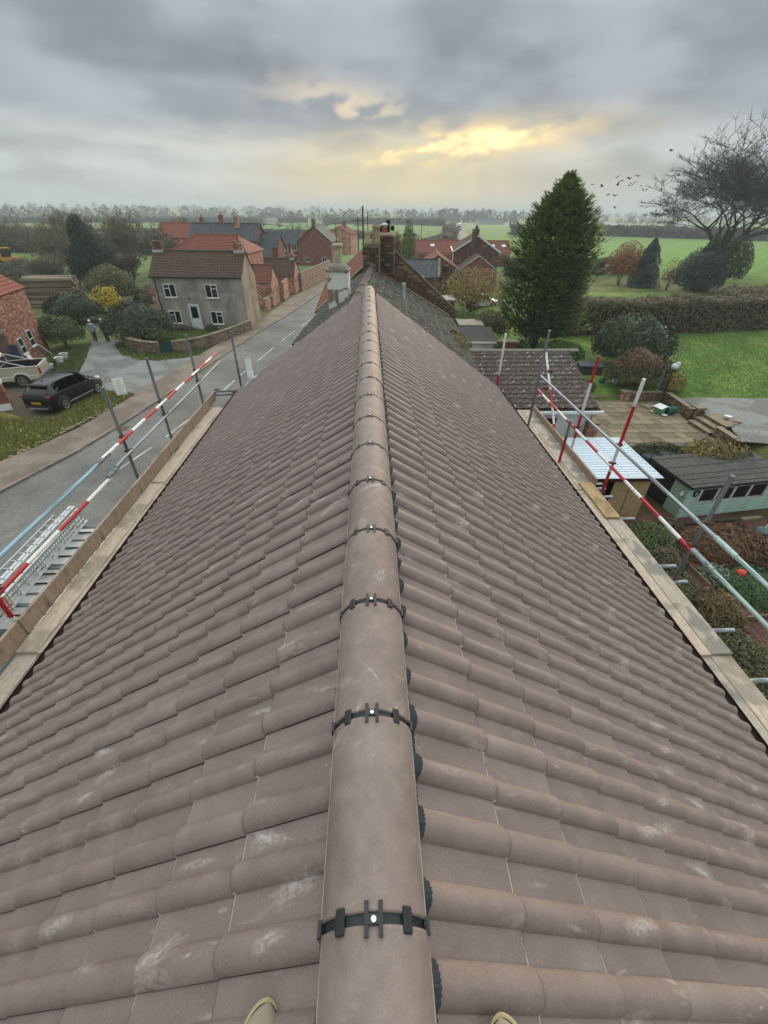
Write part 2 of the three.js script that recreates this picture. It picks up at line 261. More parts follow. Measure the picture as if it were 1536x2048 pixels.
M.slate = std({ map: tex(512, (u, v) => { const row = Math.floor(v * 10), x = u * 8 + (row % 2) * 0.5, e = Math.min(x % 1, 1 - x % 1), fy = v * 10 % 1, h = LAT[(Math.floor(x) & 7) + row * 91 & 65535]; const n = fbm(u * 20, v * 20, 3, 20, 4); return sc3(hex(0x5a5d61), (0.75 + 0.3 * h + 0.3 * (n - 0.5)) * (e < 0.03 || fy < 0.08 ? 0.6 : 1)); }, 2.2), roughness: 0.88 });
M.slateDark = M.slate.clone(); M.slateDark.color.setRGB(0.72, 0.74, 0.78);
M.felt = std({ map: tex(512, (u, v) => { const n = fbm(u * 5, v * 5, 5, 5, 3), f = fbm(u * 120, v * 120, 2, 120, 7); return sc3(mix3(hex(0x66625e), hex(0x514e4b), n), 0.8 + 0.5 * (f - 0.4)); }, 2), roughness: 0.95, bumpMap: grain, bumpScale: 0.004 });
M.white = std({ color: 0xdfe3e4, roughness: 0.4 });
M.whiteWorn = plain(0xd5d6d2, { roughness: 0.7 });
M.glass = new THREE.MeshPhysicalMaterial({ color: 0x11151a, roughness: 0.06, metalness: 0, clearcoat: 1, clearcoatRoughness: 0.03 });
M.glassDark = std({ color: 0x07090b, roughness: 0.22 });
M.glassTeal = new THREE.MeshPhysicalMaterial({ color: 0x1e3a40, roughness: 0.06, clearcoat: 1, clearcoatRoughness: 0.03 });
M.stone = plain(0x8e8068); M.concrete = plain(0x8d877c); M.lead = plain(0x85898c, { roughness: 0.6 }); M.leadPale = plain(0xb9bdbf, { roughness: 0.55 });
M.timber = plain(0x8a7a62); M.timberDark = plain(0x4a3f33); M.dark = plain(0x17181a); M.black = plain(0x1d1e20, { roughness: 0.6 });
M.pot = plain(0xa79372); M.potPale = plain(0xbab092); M.terracotta = plain(0xa4583c);
// ---------------------------------------------------------------- roofs and houses
function tileSheet(L, W, cover, gauge, amp, step, seg = 8, shape = 'roll', uvo = 0) {  // L along the ridge (x), W down the slope (z); tiles modelled as rolls and stepped courses
  const nx = Math.max(1, Math.round(L / cover)), nz = Math.max(1, Math.round(W / gauge)), cw = L / nx, gw = W / nz, P = [], U = [], I = [], r = rng(uvo + 5);
  const prof = t => shape === 'roll' ? Math.pow(Math.max(0, Math.sin(t * Math.PI * 2 - 0.6)), 0.8) : shape === 'pan' ? 0.5 + 0.5 * Math.sin(t * Math.PI * 2) : 0;
  for (let k = 0; k < nz; k++) {
    const b = P.length / 3, jz = [];
    for (let i = 0; i <= nx; i++) jz.push((r() - 0.5) * gw * 0.06);
    for (let row = 0; row < 3; row++) for (let i = 0; i <= nx * seg; i++) {
      const x = i / seg * cw, ti = Math.min(nx, Math.floor(i / seg)), t = (i % seg) / seg, h = prof(t) * amp;
      const z = row === 0 ? k * gw : (k + 1) * gw + jz[ti], y = h + (row === 0 ? 0 : row === 1 ? step : -0.004);
      P.push(x - L / 2, y, z + (row === 2 ? 0.001 : 0)); U.push(x + uvo, z + k * 0.37);
    }
    const w = nx * seg + 1;
    for (let row = 0; row < 2; row++) for (let i = 0; i < w - 1; i++) { const a = b + row * w + i; I.push(a, a + w, a + 1, a + 1, a + w, a + w + 1); }
  }
  const g = new THREE.BufferGeometry(); g.setAttribute('position', new THREE.BufferAttribute(new Float32Array(P), 3)); g.setAttribute('uv', new THREE.BufferAttribute(new Float32Array(U), 2)); g.setIndex(I);
  const q = g.toNonIndexed(); q.computeVertexNormals(); return q;
}
// smooth along the rolls, hard at the course steps
function smoothTiles(L, W, cover, gauge, amp, step, seg, shape, uvo) {
  const g = tileSheet(L, W, cover, gauge, amp, step, seg, shape, uvo), p = g.attributes.position, n = g.attributes.normal, map = new Map();
  for (let i = 0; i < p.count; i++) { if (n.getY(i) < 0.35) continue; const k = p.getX(i).toFixed(3) + '_' + p.getZ(i).toFixed(3) + '_' + p.getY(i).toFixed(3); const a = map.get(k) ?? [0, 0, 0]; a[0] += n.getX(i); a[1] += n.getY(i); a[2] += n.getZ(i); map.set(k, a); }
  for (let i = 0; i < p.count; i++) { if (n.getY(i) < 0.35) continue; const a = map.get(p.getX(i).toFixed(3) + '_' + p.getZ(i).toFixed(3) + '_' + p.getY(i).toFixed(3)), l = Math.hypot(...a); n.setXYZ(i, a[0] / l, a[1] / l, a[2] / l); }
  return g;
}
// a gabled block: ridge along local x, front at +z, base centre at the group's origin
function shell(t, w, d, eave, ridge, mat, wallName = 'wall') { return part(t, wallName, prism([[d / 2, 0], [d / 2, eave], [0, ridge], [-d / 2, eave], [-d / 2, 0]].reverse(), -w / 2, w / 2), mat); }
function gableRoof(t, w, d, eave, ridge, mat, o = {}) {
  const { over = 0.2, eo = 0.18, cover = 0.25, gauge = 0.3, amp = 0.03, shape = 'pan', thick = 0.06, seg = 6, ridgeMat = mat, sides = [1, -1] } = o;
  const pitch = Math.atan2(ridge - eave, d / 2), len = Math.hypot(ridge - eave, d / 2) + eo;
  for (const s of sides) {
    const g = shape === 'flat' ? bx(w + over * 2, thick, len, [0, 0, len / 2]) : smoothTiles(w + over * 2, len, cover, gauge, amp, 0.03, seg, shape, s + w);
    xf(g, [0, 0, 0], [pitch, 0, 0]); if (s < 0) xf(g, [0, 0, 0], [0, Math.PI, 0]); xf(g, [0, ridge + 0.06, 0]);
    const under = xf(bx(w + over * 2 - 0.02, 0.04, len - 0.03, [0, -0.045, len / 2]), [0, 0, 0], [pitch, 0, 0]); if (s < 0) xf(under, [0, 0, 0], [0, Math.PI, 0]); xf(under, [0, ridge + 0.05, 0]);
    const m = shape === 'flat' ? part(t, 'roof_slope', g, mat) : stuff(t, 'roof_tiles', g, mat); part(t, 'roof_boarding', under, M.timberDark);
  }
  const n = Math.max(2, Math.round((w + over * 2) / 0.45)), rg = [];
  for (let i = 0; i < n; i++) { const g = new THREE.CylinderGeometry(0.13, 0.125, (w + over * 2) / n - 0.012, 10, 1, false, -1.5, 3.0); rg.push(xf(xf(muv(g), [0, 0, 0], [0, Math.PI / 2 * 0, Math.PI / 2]), [0, 0, 0], [-Math.PI / 2, 0, 0])); xf(rg[i], [-(w / 2 + over) + (i + 0.5) * (w + over * 2) / n, ridge + 0.05, 0]); }
  stuff(t, 'ridge_tiles', rg, ridgeMat);
}
function chimney(t, w, d, h, pos, mat, pots = [[0, 0]], o = {}) {
  const c = part(t, 'chimney', [bx(w, h, d, [0, h / 2, 0]), bx(w + 0.1, 0.16, d + 0.1, [0, h - 0.2, 0]), bx(w + 0.05, 0.07, d + 0.05, [0, h + 0.036, 0])], mat); c.position.set(...pos);
  if (o.flash) { const f = part(c, 'flashing', [bx(w + 0.12, 0.22, d + 0.12, [0, o.flash, 0])], M.leadPale); }
  for (const [x, z, hh = 0.5, m = M.terracotta] of pots) { const g = new THREE.LatheGeometry([[0.13, 0], [0.15, 0.05], [0.125, 0.1], [0.11, 0.75], [0.135, 0.85], [0.135, 1], [0.1, 1]].map(([a, b]) => new THREE.Vector2(a, b * hh)), 12); part(c, 'chimney_pot', xf(g, [x, h + 0.07, z]), m); }
  return c;
}
// a window on the plane z = 0 facing +z of its holder: frame bars, panes, sill
function windowAt(t, pos, ry, w, h, o = {}) {
  const { cols = 2, top = -1, frame = M.white, pane = M.glass, sill = true, fw = 0.06, name = 'window' } = o, F = [];
  F.push(bx(w, fw, 0.07, [0, h / 2 - fw / 2, 0.02]), bx(w, fw, 0.07, [0, -h / 2 + fw / 2, 0.02]), bx(fw, h - 2 * fw, 0.07, [-w / 2 + fw / 2, 0, 0.02]), bx(fw, h - 2 * fw, 0.07, [w / 2 - fw / 2, 0, 0.02]));
  for (let i = 1; i < cols; i++) F.push(bx(fw, h - 2 * fw, 0.07, [-w / 2 + w * i / cols, 0, 0.02]));
  const cw = w / cols;
  if (top >= 0) F.push(bx(cw - fw, fw, 0.066, [-w / 2 + cw * (top + 0.5), h * 0.17, 0.02]), bx(cw - fw - 0.02, fw * 0.8, 0.06, [-w / 2 + cw * (top + 0.5), h / 2 - fw * 1.2, 0.02]));
  if (o.cross) F.push(bx(w - 2 * fw, fw, 0.066, [0, o.cross * h, 0.02]));
  const m = part(t, name, F, frame); m.position.set(...pos); m.rotation.y = ry;
  for (let i = 0; i < cols; i++) part(m, 'pane', bx(cw - fw * 0.8, h - fw, 0.012, [-w / 2 + cw * (i + 0.5), 0, 0.012]), pane);
  if (sill) part(m, 'sill', bx(w + 0.12, 0.06, 0.14, [0, -h / 2 - 0.033, 0.05]), o.sillMat ?? frame);
  return m;
}

// ---------------------------------------------------------------- the newly tiled house under the camera
const RY = 7.70, TANP = 0.687, COSP = Math.cos(Math.atan(TANP)), ZF = -9.78, ZB = 1.62, XE = 3.03;
const house = thing('tiled_house', 'long house with newly laid brown double roll tile roof in the foreground', 'house', [-0.033, 0, 0]);
part(house, 'wall', prism([[-2.72, 0], [2.72, 0], [2.72, 5.62], [0, 7.5], [-2.72, 5.62]], -ZB + 0.05, -ZF - 0.12).rotateY(Math.PI / 2), M.brickOld);
part(house, 'roof_boarding', [-1, 1].map(s => { const a = V3(0, RY - 0.06, 0), L = 3.62; return xf(bx(L, 0.03, ZB - ZF - 0.05, [s * L / 2, 0, 0]), [0, RY - 0.07, (ZF + ZB) / 2], [0, 0, -s * Math.atan(TANP)]); }), M.dark);
function gutterGeo(s) { const g = new THREE.CylinderGeometry(0.062, 0.062, ZB - ZF, 12, 1, true, 0, Math.PI); xf(g, [0, 0, 0], [Math.PI / 2, 0, 0]); xf(g, [0, 0, 0], [0, 0, -Math.PI / 2]); const f = bx(0.03, 0.24, ZB - ZF, [-s * 0.065, -0.02, 0]); return [xf(g, [s * (XE + 0.085), 5.535, (ZF + ZB) / 2]), xf(f, [s * (XE + 0.07), 5.5, (ZF + ZB) / 2])]; }
for (const s of [-1, 1]) { const [g, f] = gutterGeo(s); part(house, 'gutter', g, M.gutter); part(house, 'fascia', f, M.gutter); }
{ // tiles: one shape per variant, x along the ridge 0..0.3, z down the slope, y off the roof plane
  const CW = 0.30, GA = 0.318, LEN = 0.39, TH = 0.013;
  const prof = x => { const b = (c, w, h) => { const q = (x - c) / w; return Math.abs(q) < 1 ? h * Math.pow(1 - q * q, 0.64) : 0; }; return b(0.103, 0.038, 0.031) + (x > 0.2172 ? (x < 0.257 ? 0.0325 * Math.pow(1 - Math.pow((0.257 - x) / 0.04, 2), 0.64) : 0.0325 * Math.pow(Math.max(0, 1 - Math.pow((x - 0.257) / 0.0435, 2)), 0.62) + 0.0018 * sstep(0.257, 0.3, x)) : 0); };
  const xs = [0, 0.03, 0.064, 0.0649, 0.0662, 0.069, 0.074, 0.081, 0.089, 0.097, 0.106, 0.115, 0.124, 0.132, 0.1375, 0.1402, 0.1412, 0.142, 0.17, 0.2165, 0.2174, 0.2188, 0.222, 0.228, 0.236, 0.246, 0.256, 0.266, 0.275, 0.284, 0.291, 0.2965, 0.2992, 0.3];
  function tileGeo(u0, v0, pale, flip) {
    const rows = [[0, 0, 0], [0.2, 0.5, 0], [LEN - 0.02, 0.97, 0], [LEN - 0.0076, 0.99, 0], [LEN - 0.007, 1, -0.0005], [LEN, 1, -0.004], [LEN + 0.001, 1, -TH]], P = [], U = [], N = [], w = xs.length, I = [];
    rows.forEach(([z, t, dy], k) => xs.forEach((x, i) => {
      const nose = k >= 4 ? (prof(x) > 0.006 ? -0.004 * (k - 3) : 0) : 0;
      P.push(x * 0.999, prof(x) * (0.96 + 0.04 * t) + 0.0205 * (z / LEN) + dy + nose * 0.6, z + (prof(x) > 0.004 ? -nose * 0.8 : 0));
      const chip = k >= 4 && pale && prof(x) < 0.012;
      U.push(u0 + x, chip ? 2.4 * 0.99 : v0 + z * 0.9);
    }));
    for (let k = 0; k < rows.length - 1; k++) for (let i = 0; i < w - 1; i++) { const a = k * w + i; I.push(a, a + w, a + 1, a + 1, a + w, a + w + 1); }
    // open side edge of the overlapping roll
    const g = new THREE.BufferGeometry(); g.setAttribute('position', new THREE.BufferAttribute(new Float32Array(P), 3)); g.setAttribute('uv', new THREE.BufferAttribute(new Float32Array(U), 2)); g.setIndex(I); g.computeVertexNormals(); return g;
  }
  const r = rng(31), variants = []; for (let i = 0; i < 14; i++) variants.push(tileGeo((i % 7) * 0.33 + r() * 0.03, 0.02 + Math.floor(i / 7) * 1.1 + r() * 0.7, i % 5 < 4));
  const pitch = Math.atan(TANP), mats = [M.tile, M.tile, M.tileB, M.tileC, M.tile], list = [], nCol = Math.floor((ZB - ZF) / CW);
    for (const s of [1, -1]) for (let k = 0; k < 11; k++) for (let c = 0; c < nCol; c++) {
    const Xend = 0.39 + 0.262 * k, zEdge = ZF + c * CW, cz = zEdge + CW / 2;
    // basis: local x along the ridge, local z down the slope
    const up = Xend / COSP, e = new THREE.Matrix4();
    const down = V3(s * COSP, -TANP * COSP, 0), nrm = V3(s * TANP * COSP, COSP, 0), along = s > 0 ? V3(0, 0, -1) : V3(0, 0, 1);
    e.makeBasis(along, nrm, down); const o = down.clone().multiplyScalar(up - LEN - 0.0).add(V3(0, RY, 0)); o.addScaledVector(nrm, -0.012 + (r() - 0.5) * 0.0016); o.z = s > 0 ? zEdge + CW : zEdge; e.setPosition(o);
    const mid = V3(s * (Xend - 0.13), RY - TANP * Xend, cz), inView = mid.z < -0.02 - 0.0;
    const d = mid.distanceTo(camera.position) + (inView ? 0 : 100);
    list.push({ e, s, d, v: Math.floor(r() * 14), m: Math.floor(r() * 5), rot: (r() - 0.5) * 0.003 });
  }
  list.sort((a, b) => a.d - b.d);
  const rest = new Map();
  list.forEach((t, i) => {
    t.e.multiply(new THREE.Matrix4().makeRotationY(t.rot));
    if (i < 300) { const m = part(house, 'roof_tile', variants[t.v], mats[t.m]); m.applyMatrix4(t.e); }
    else { const g = variants[t.v].clone().applyMatrix4(t.e); if (!rest.has(mats[t.m])) rest.set(mats[t.m], []); rest.get(mats[t.m]).push(g); }
  });
  for (const [m, gs] of rest) stuff(house, 'roof_tiles', gs, m);
  // cloaked verge strip at the far gable
  part(house, 'verge_strip', [1, -1].map(s => xf(bx(3.66, 0.05, 0.05, [s * 1.83, 0, 0]), [0, RY + 0.0, ZF + 0.02], [0, 0, -s * pitch])), M.concrete);

  // ridge: half-round tiles, black unions, clips and screws
  const R = 0.1255, HA = 1.24, yc = 7.77 - R, step = 0.4535, z0 = -0.215;
  const ridgeGeo = u0 => { const n = 22, rows = [[0, R - 0.012], [0.0005, R - 0.002], [0.006, R], [0.430, R], [0.4355, R - 0.002], [0.436, R - 0.016]], P = [], U = [], I = []; rows.forEach(([z, rr]) => { for (let i = 0; i <= n; i++) { const a = -HA + 2 * HA * i / n; P.push(Math.sin(a) * rr, Math.cos(a) * rr, z); U.push(u0 + a * rr, 0.1 + z); } }); 
    for (const rr of [R, R - 0.014]) for (const a of [-HA, HA]) { } const w = n + 1; for (let k = 0; k < rows.length - 1; k++) for (let i = 0; i < n; i++) { const a = k * w + i; I.push(a, a + w, a + 1, a + 1, a + w, a + w + 1); }
    const g = new THREE.BufferGeometry(); g.setAttribute('position', new THREE.BufferAttribute(new Float32Array(P), 3)); g.setAttribute('uv', new THREE.BufferAttribute(new Float32Array(U), 2)); g.setIndex(I); g.computeVertexNormals();
    const lip = [-1, 1].map(s => bx(0.01, 0.012, 0.436, [s * (Math.sin(HA) * R - 0.003), Math.cos(HA) * R - 0.006, 0.218])); g.userData.lip = lip; return g; };
  const rg = [0, 1, 2, 3, 4].map(i => ridgeGeo(i * 0.31));
  const band = (() => { const g = new THREE.CylinderGeometry(R - 0.006, R - 0.006, 0.05, 24, 1, false, -HA - 0.06, 2 * HA + 0.12); return xf(xf(g, [0, 0, 0], [Math.PI / 2, 0, 0]), [0, 0, 0], [0, 0, Math.PI]); })();
  const clip = merge([bx(0.009, 0.008, 0.058, [-0.0155, R + 0.001, 0]), bx(0.009, 0.008, 0.058, [0.0155, R + 0.001, 0]), bx(0.024, 0.006, 0.017, [0, R + 0.003, 0.001])]);
  const pad = s => xf(rbx(0.024, 0.009, 0.046, 0.0044, [0, R + 0.0005, 0]), [0, 0, 0], [0, 0, -s * 0.62]);
  const foot = s => xf(bx(0.008, 0.024, 0.03, [0, 0, 0]), [s * (Math.sin(HA) * R + 0.004), Math.cos(HA) * R - 0.004, 0], [0, 0, 0]);
  const screw = cyl(0.0058, 0.0058, 0.004, 12, [0, R + 0.0085, 0.002]);
  for (let i = -4; i < 21; i++) {
    const zj = z0 - step * i, t = part(house, 'ridge_tile', rg[(i + 10) % 5], M.ridge); t.position.set((r() - 0.5) * 0.003, yc + (r() - 0.5) * 0.002, zj - step + 0.003 + 0.0); t.rotation.y = (r() - 0.5) * 0.007; t.rotation.x = (r() - 0.5) * 0.002;
    for (const l of t.geometry.userData.lip) part(t, 'ridge_edge', l, M.ridgeEdge); const zc = 0.4535;
    const u = part(t, 'ridge_union', [xf(band.clone(), [0, 0, 0]), pad(-1), pad(1), foot(-1), foot(1)], M.blackPlastic); u.position.z = zc - 0.008;
    const c = part(t, 'ridge_clip', clip, M.blackPlastic); c.position.z = zc - 0.008; const sc = part(t, 'screw', screw, M.screw); sc.position.z = zc - 0.008;
  }
  // crimped dark roll flashing that follows the tile rolls on both sides of the ridge
  for (const s of [1, -1]) {
    const P = [], U = [], I = [], N = Math.round((ZB - ZF) / 0.0045), q = 5;
    for (let i = 0; i <= N; i++) {
      const z = ZF + i * 0.0045, along = s > 0 ? ((ZF + 200 * CW - z) % CW + CW) % CW : ((z - ZF) % CW + CW) % CW;
      const wid = (s > 0 ? 0.124 : 0.104) + 0.022 * (fbm(z * 3.1, s * 7 + 9, 3, 256, 4) - 0.4)  + 0.002 * Math.sin(z * 61), cr = (Math.sin(z / 0.011 * 6.283) > 0 ? 0.0042 : 0) + 0.003 * vnoise(z * 22, s + 3, 256, 256, 3);
      for (let k = 0; k <= q; k++) { const X = mix(0.07, wid, Math.min(1, k / (q - 1))), up = X / COSP, y = 0.006 + cr + prof(along) + 0.0205 * clamp((up - (0.39 / COSP - LEN)) / LEN) - 0.012; const px = X + TANP * COSP * y, py = RY - TANP * X + COSP * y, f = clamp(k / (q - 1)); P.push(s * mix(0.105 + cr, px, f), mix(7.688, py, Math.pow(f, 0.8)) + cr * 0.5 + (k === q ? -0.004 : 0), z); U.push(X, z); }
    }
    for (let i = 0; i < N; i++) for (let k = 0; k < q; k++) { const a = i * (q + 1) + k; I.push(a, a + q + 1, a + 1, a + 1, a + q + 1, a + q + 2); }
    const g = new THREE.BufferGeometry(); g.setAttribute('position', new THREE.BufferAttribute(new Float32Array(P), 3)); g.setAttribute('uv', new THREE.BufferAttribute(new Float32Array(U), 2)); g.setIndex(I); g.computeVertexNormals();
    part(house, 'roll_flashing', g, M.rollFlash);
  }
}
{ // soil vent pipe by the far left eave, with its lead slate
  const v = part(house, 'vent_pipe', [cyl(0.062, 0.062, 0.52, 18, [0, 0.26, 0], undefined, true), cyl(0.07, 0.07, 0.14, 18, [0, 0.16, 0])], std({ color: 0xf3f6f9, roughness: 0.35 })); v.position.set(-2.66, 5.86, -9.45);
  part(v, 'pipe_cap', cyl(0.06, 0.06, 0.03, 18, [0, 0.505, 0]), M.galvDark);
  part(v, 'lead_slate', [xf(rbx(0.34, 0.012, 0.3, 0.005), [0, 0.05, 0], [0, 0, 0.6]), cyl(0.1, 0.06, 0.12, 16, [0, 0.09, 0])], M.leadPale);
}
// ---------------------------------------------------------------- scaffolding
function bandTube(z0, z1, x, y, r, band, first) { const red = [], white = []; let z = z0, i = first; const d = Math.sign(z1 - z0); while ((z1 - z) * d > 0.001) { const e = Math.abs(z1 - z) < band ? z1 : z + band * d; (i++ % 2 ? white : red).push(rod([x, y, z], [x, y, e], r, 14)); z = e; } return [red, white]; }
function scaffold(side, label) {
  const s = side, t = thing('scaffold', label, 'scaffold'), R = 0.0242;
  const tube = (name, a, b, m, lab) => part(t, name, rod(a, b, R, 14), m, lab);
  const coupler = (x, y, z) => { const c = part(t, 'coupler', [rbx(0.075, 0.06, 0.075, 0.012, [0, 0, 0]), cyl(0.008, 0.008, 0.11, 8, [0.02, 0.03, 0.0], [Math.PI / 2, 0, 0.4]), rbx(0.03, 0.03, 0.05, 0.006, [s * 0.045, 0.02, 0.02])], M.rust); c.position.set(x, y, z); return c; };
  const banded = (name, bands) => bands.forEach((l, i) => l.forEach(g => part(t, name, g, i ? M.tubeWhite : M.tubeRed, i ? 'white painted length' : 'red painted length')));
  return { t, tube, coupler, banded, R };
}
{
  const L = scaffold(-1, 'tube scaffold along the road side eave, left of the tiled roof'), { t, tube, coupler, banded, R } = L;
  for (const [z, top] of [[-6.0, 6.94], [-7.45, 6.95], [-9.32, 6.9]]) { tube('standard', [-3.84, 0, z], [-3.84, top, z], M.galvDark); coupler(-3.81, 6.16, z); coupler(-3.81, 5.92, z); coupler(-3.8, 5.24, z); }
  tube('standard', [-3.19, 0, -10.23], [-3.19, 6.77, -10.23], M.galvDark);
  { const [rd, wh] = [[[5.5, 5.86], [6.5, 7.1]], [[0, 5.5], [5.86, 6.5]]].map(q => q.map(([a, b]) => rod([-3.84, a, -3.06], [-3.84, b, -3.06], R, 14))); banded('standard', [rd, wh]); coupler(-3.8, 5.9, -3.06); coupler(-3.8, 5.36, -3.06); }
  banded('guard_rail', bandTube(-10.75, -5.28, -3.78, 6.17, R, 0.455, 0));
  tube('guard_rail', [-3.78, 6.15, -5.28], [-3.78, 6.15, 1.2], M.tubeBlue, 'pale blue guard rail'); part(t, 'sleeve', rod([-3.78, 6.16, -5.46], [-3.78, 6.16, -5.18], 0.031, 14), M.galvDark);
  tube('ledger', [-3.78, 5.925, -10.85], [-3.78, 5.925, -5.5], M.galv); part(t, 'sleeve', rod([-3.78, 5.9, -5.55], [-3.78, 5.89, -5.25], 0.031, 14), M.galvDark);
  { const red = [], wh = [], y = 5.86; for (const [a, b, c] of [[-5.3, -4.68, 1], [-4.68, -4.05, 0], [-4.05, -3.48, 1], [-3.48, -3.0, 0], [-3.0, -2.1, 0], [-2.1, 1.2, 1]]) (c ? wh : red).push(rod([-3.78, y, a], [-3.78, y, b], R, 14)); banded('ledger', [red, wh]); coupler(-3.8, 5.86, -3.06); }
  for (const z of [-9.4, -8.9, -7.5, -6.05, -4.5, -3.1, -1.5, 0.6]) tube('transom', [-4.0, 5.2, z], [-2.78, 5.2, z], M.galv);
  for (const z of [-10.05, -10.3]) { tube('end_stop', [-3.75, 5.44, z + 0.25], [-3.2, 5.44, z + 0.18], M.galvDark); coupler(-3.74, 5.45, z + 0.2); }
  coupler(-3.28, 5.45, -9.95);
}
{
  const Q = scaffold(1, 'tube scaffold along the garden side eave, right of the tiled roof'), { t, tube, coupler, banded, R } = Q;
  tube('guard_rail', [3.78, 6.06, -9.34], [3.78, 6.1, -3.35], M.galv); tube('guard_rail', [3.78, 6.1, -3.35], [3.78, 6.1, 1.2], M.tubeMint, 'pale green guard rail'); part(t, 'sleeve', rod([3.78, 6.1, -3.48], [3.78, 6.1, -3.16], 0.031, 14), M.tubeMint);
  banded('ledger', bandTube(-9.34, -3.6, 3.78, 5.75, R, 0.455, 0));
  tube('ledger', [3.78, 5.77, -3.6], [3.78, 5.82, 1.2], M.tubeMint, 'pale green ledger'); part(t, 'sleeve', rod([3.78, 5.77, -3.66], [3.78, 5.775, -3.3], 0.032, 14), M.galv);
  const vb = (name, x, z, segs, lab) => { const rd = [], wh = []; for (const [a, b, c] of segs) (c ? wh : rd).push(rod([x, a, z], [x, b, z], R, 14)); banded(name, [rd, wh]); };
  vb('standard', 3.84, -5.77, [[-0.6, 3.2, 1], [3.2, 5.62, 0], [5.62, 6.05, 1], [6.05, 6.72, 0], [6.72, 7.12, 1]], 'red and white banded standard');
  tube('standard', [3.84, -0.6, -3.74], [3.84, 6.74, -3.74], M.galvDark);
  vb('standard', 3.84, -7.15, [[-0.6, 5.55, 1], [5.55, 6.05, 0], [6.05, 6.6, 1], [6.6, 7.06, 0]], 'red and white banded standard with red top');
  tube('standard', [3.36, -0.6, -8.28], [3.36, 7.22, -8.28], M.galvDark);
  vb('standard', 3.12, -10.15, [[-0.6, 5.4, 1], [5.4, 5.8, 0], [5.8, 6.74, 1]], 'white standard with a red band');
  vb('standard', 3.42, -6.66, [[5.1, 5.82, 0]].concat([[5.0, 5.1, 1]]), 'short red standard'); tube('standard', [3.42, 5.82, -6.66], [3.42, 6.12, -6.66], M.galvDark);
  { const P = (k) => [3.84, mix(6.52, 5.2, k), mix(-9.37, -7.9, k)]; banded('brace', [[rod(P(0.45), P(0.62), R, 14), rod(P(0.85), P(1), R, 14)], [rod(P(0), P(0.45), R, 14), rod(P(0.62), P(0.85), R, 14)]]); }
  for (const [x, y, z] of [[3.81, 6.08, -5.77], [3.81, 5.76, -5.77], [3.81, 6.1, -3.74], [3.81, 5.77, -3.74], [3.6, 6.07, -8.4], [3.6, 6.42, -8.4], [3.81, 5.76, -7.15], [3.81, 5.2, -3.74], [3.81, 5.2, -5.77], [3.81, 5.2, -7.15]]) coupler(x, y, z);
  for (const [z, e] of [[-9.0, 3.95], [-7.2, 3.95], [-6.05, 3.97], [-5.9, 3.96], [-5.65, 3.96], [-5.04, 4.01], [-3.98, 4.01], [-3.69, 3.98], [-2.93, 4.04], [-2.31, 4.02], [-1.2, 4.0], [0.5, 4.0]]) tube('transom', [2.78, 5.2, z], [e, 5.2, z], M.galv);
}
{ // boards lie loose on the transoms; each is a thing
  const mk = (x, w, z0, z1, y, m, label, group) => { const L = Math.abs(z1 - z0), g = rbx(w, 0.038, L, 0.006); muv(g); const q = muv(g, 1, x * 7.7 + z0 * 3.1, z0); q.computeVertexNormals(); return solo('scaffold_board', label, 'scaffold board', [q], m, [x, y, (z0 + z1) / 2]); };
  const y = 5.245, y2 = 5.284;
  mk(-3.59, 0.222, -2.84, 1.5, y, M.boardB, 'outer scaffold board nearest the camera on the left walkway');
  mk(-3.36, 0.222, -2.84, 1.5, y, M.boardA, 'inner scaffold board nearest the camera on the left walkway');
  mk(-3.59, 0.222, -6.06, -2.76, y2, M.boardA, 'outer scaffold board in the middle of the left walkway beside the ladder van');
  mk(-3.36, 0.222, -6.0, -2.74, y2, M.boardA, 'inner scaffold board in the middle of the left walkway beside the ladder van');
  mk(-3.59, 0.222, -9.4, -6.09, y2, M.boardA, 'outer scaffold board at the far end of the left walkway');
  mk(-3.36, 0.222, -9.36, -6.03, y2, M.boardA, 'inner scaffold board at the far end of the left walkway');
  mk(-3.13, 0.222, -9.0, 1.5, y, M.boardD, 'dark scaffold board tucked under the left eave');
  mk(3.6, 0.222, -2.64, 1.5, y, M.boardA, 'outer pinkish scaffold board nearest the camera on the right walkway');
  mk(3.37, 0.222, -2.64, 1.5, y, M.boardB, 'inner mottled grey scaffold board nearest the camera on the right walkway');
  mk(3.6, 0.222, -5.66, -2.56, y2, M.boardB, 'outer grey and tan scaffold board in the middle of the right walkway');
  mk(3.37, 0.222, -5.7, -2.55, y2, M.boardA, 'inner pale scaffold board in the middle of the right walkway');
  mk(3.57, 0.222, -5.9, -4.9, y2 + 0.039, M.boardC, 'short honey coloured scaffold board lapping the right walkway near the white metal roof');
  mk(3.6, 0.222, -9.15, -5.69, y2, M.boardB, 'outer scaffold board behind the toe board at the far end of the right walkway');
  mk(3.37, 0.222, -9.15, -5.73, y2, M.boardA, 'inner scaffold board at the far end of the right walkway');
  mk(3.14, 0.222, -9.0, 1.5, y, M.boardD, 'dark scaffold board tucked under the right eave');
  const tb = (x, y0, y1, z0, z1, m, label) => { const q = muv(rbx(0.038, y1 - y0, Math.abs(z1 - z0), 0.006), 1, z0 * 2.3, 0.4); q.computeVertexNormals(); return solo('toe_board', label, 'toe board', [q], m, [x, (y0 + y1) / 2, (z0 + z1) / 2]); };
  tb(-3.74, 5.3, 5.515, -9.84, -6.3, M.boardD, 'brown toe board on edge at the far end of the left walkway');
  tb(-3.735, 5.29, 5.51, -6.28, -3.0, M.boardD, 'brown toe board on edge beside the white van with ladders');
  tb(-3.74, 5.28, 5.51, -2.98, 1.5, M.boardD, 'brown toe board on edge at the near end of the left walkway');
  tb(3.735, 5.2, 5.42, -9.2, -5.86, M.boardD, 'grey brown toe board on edge beside the white metal shed roof');
}
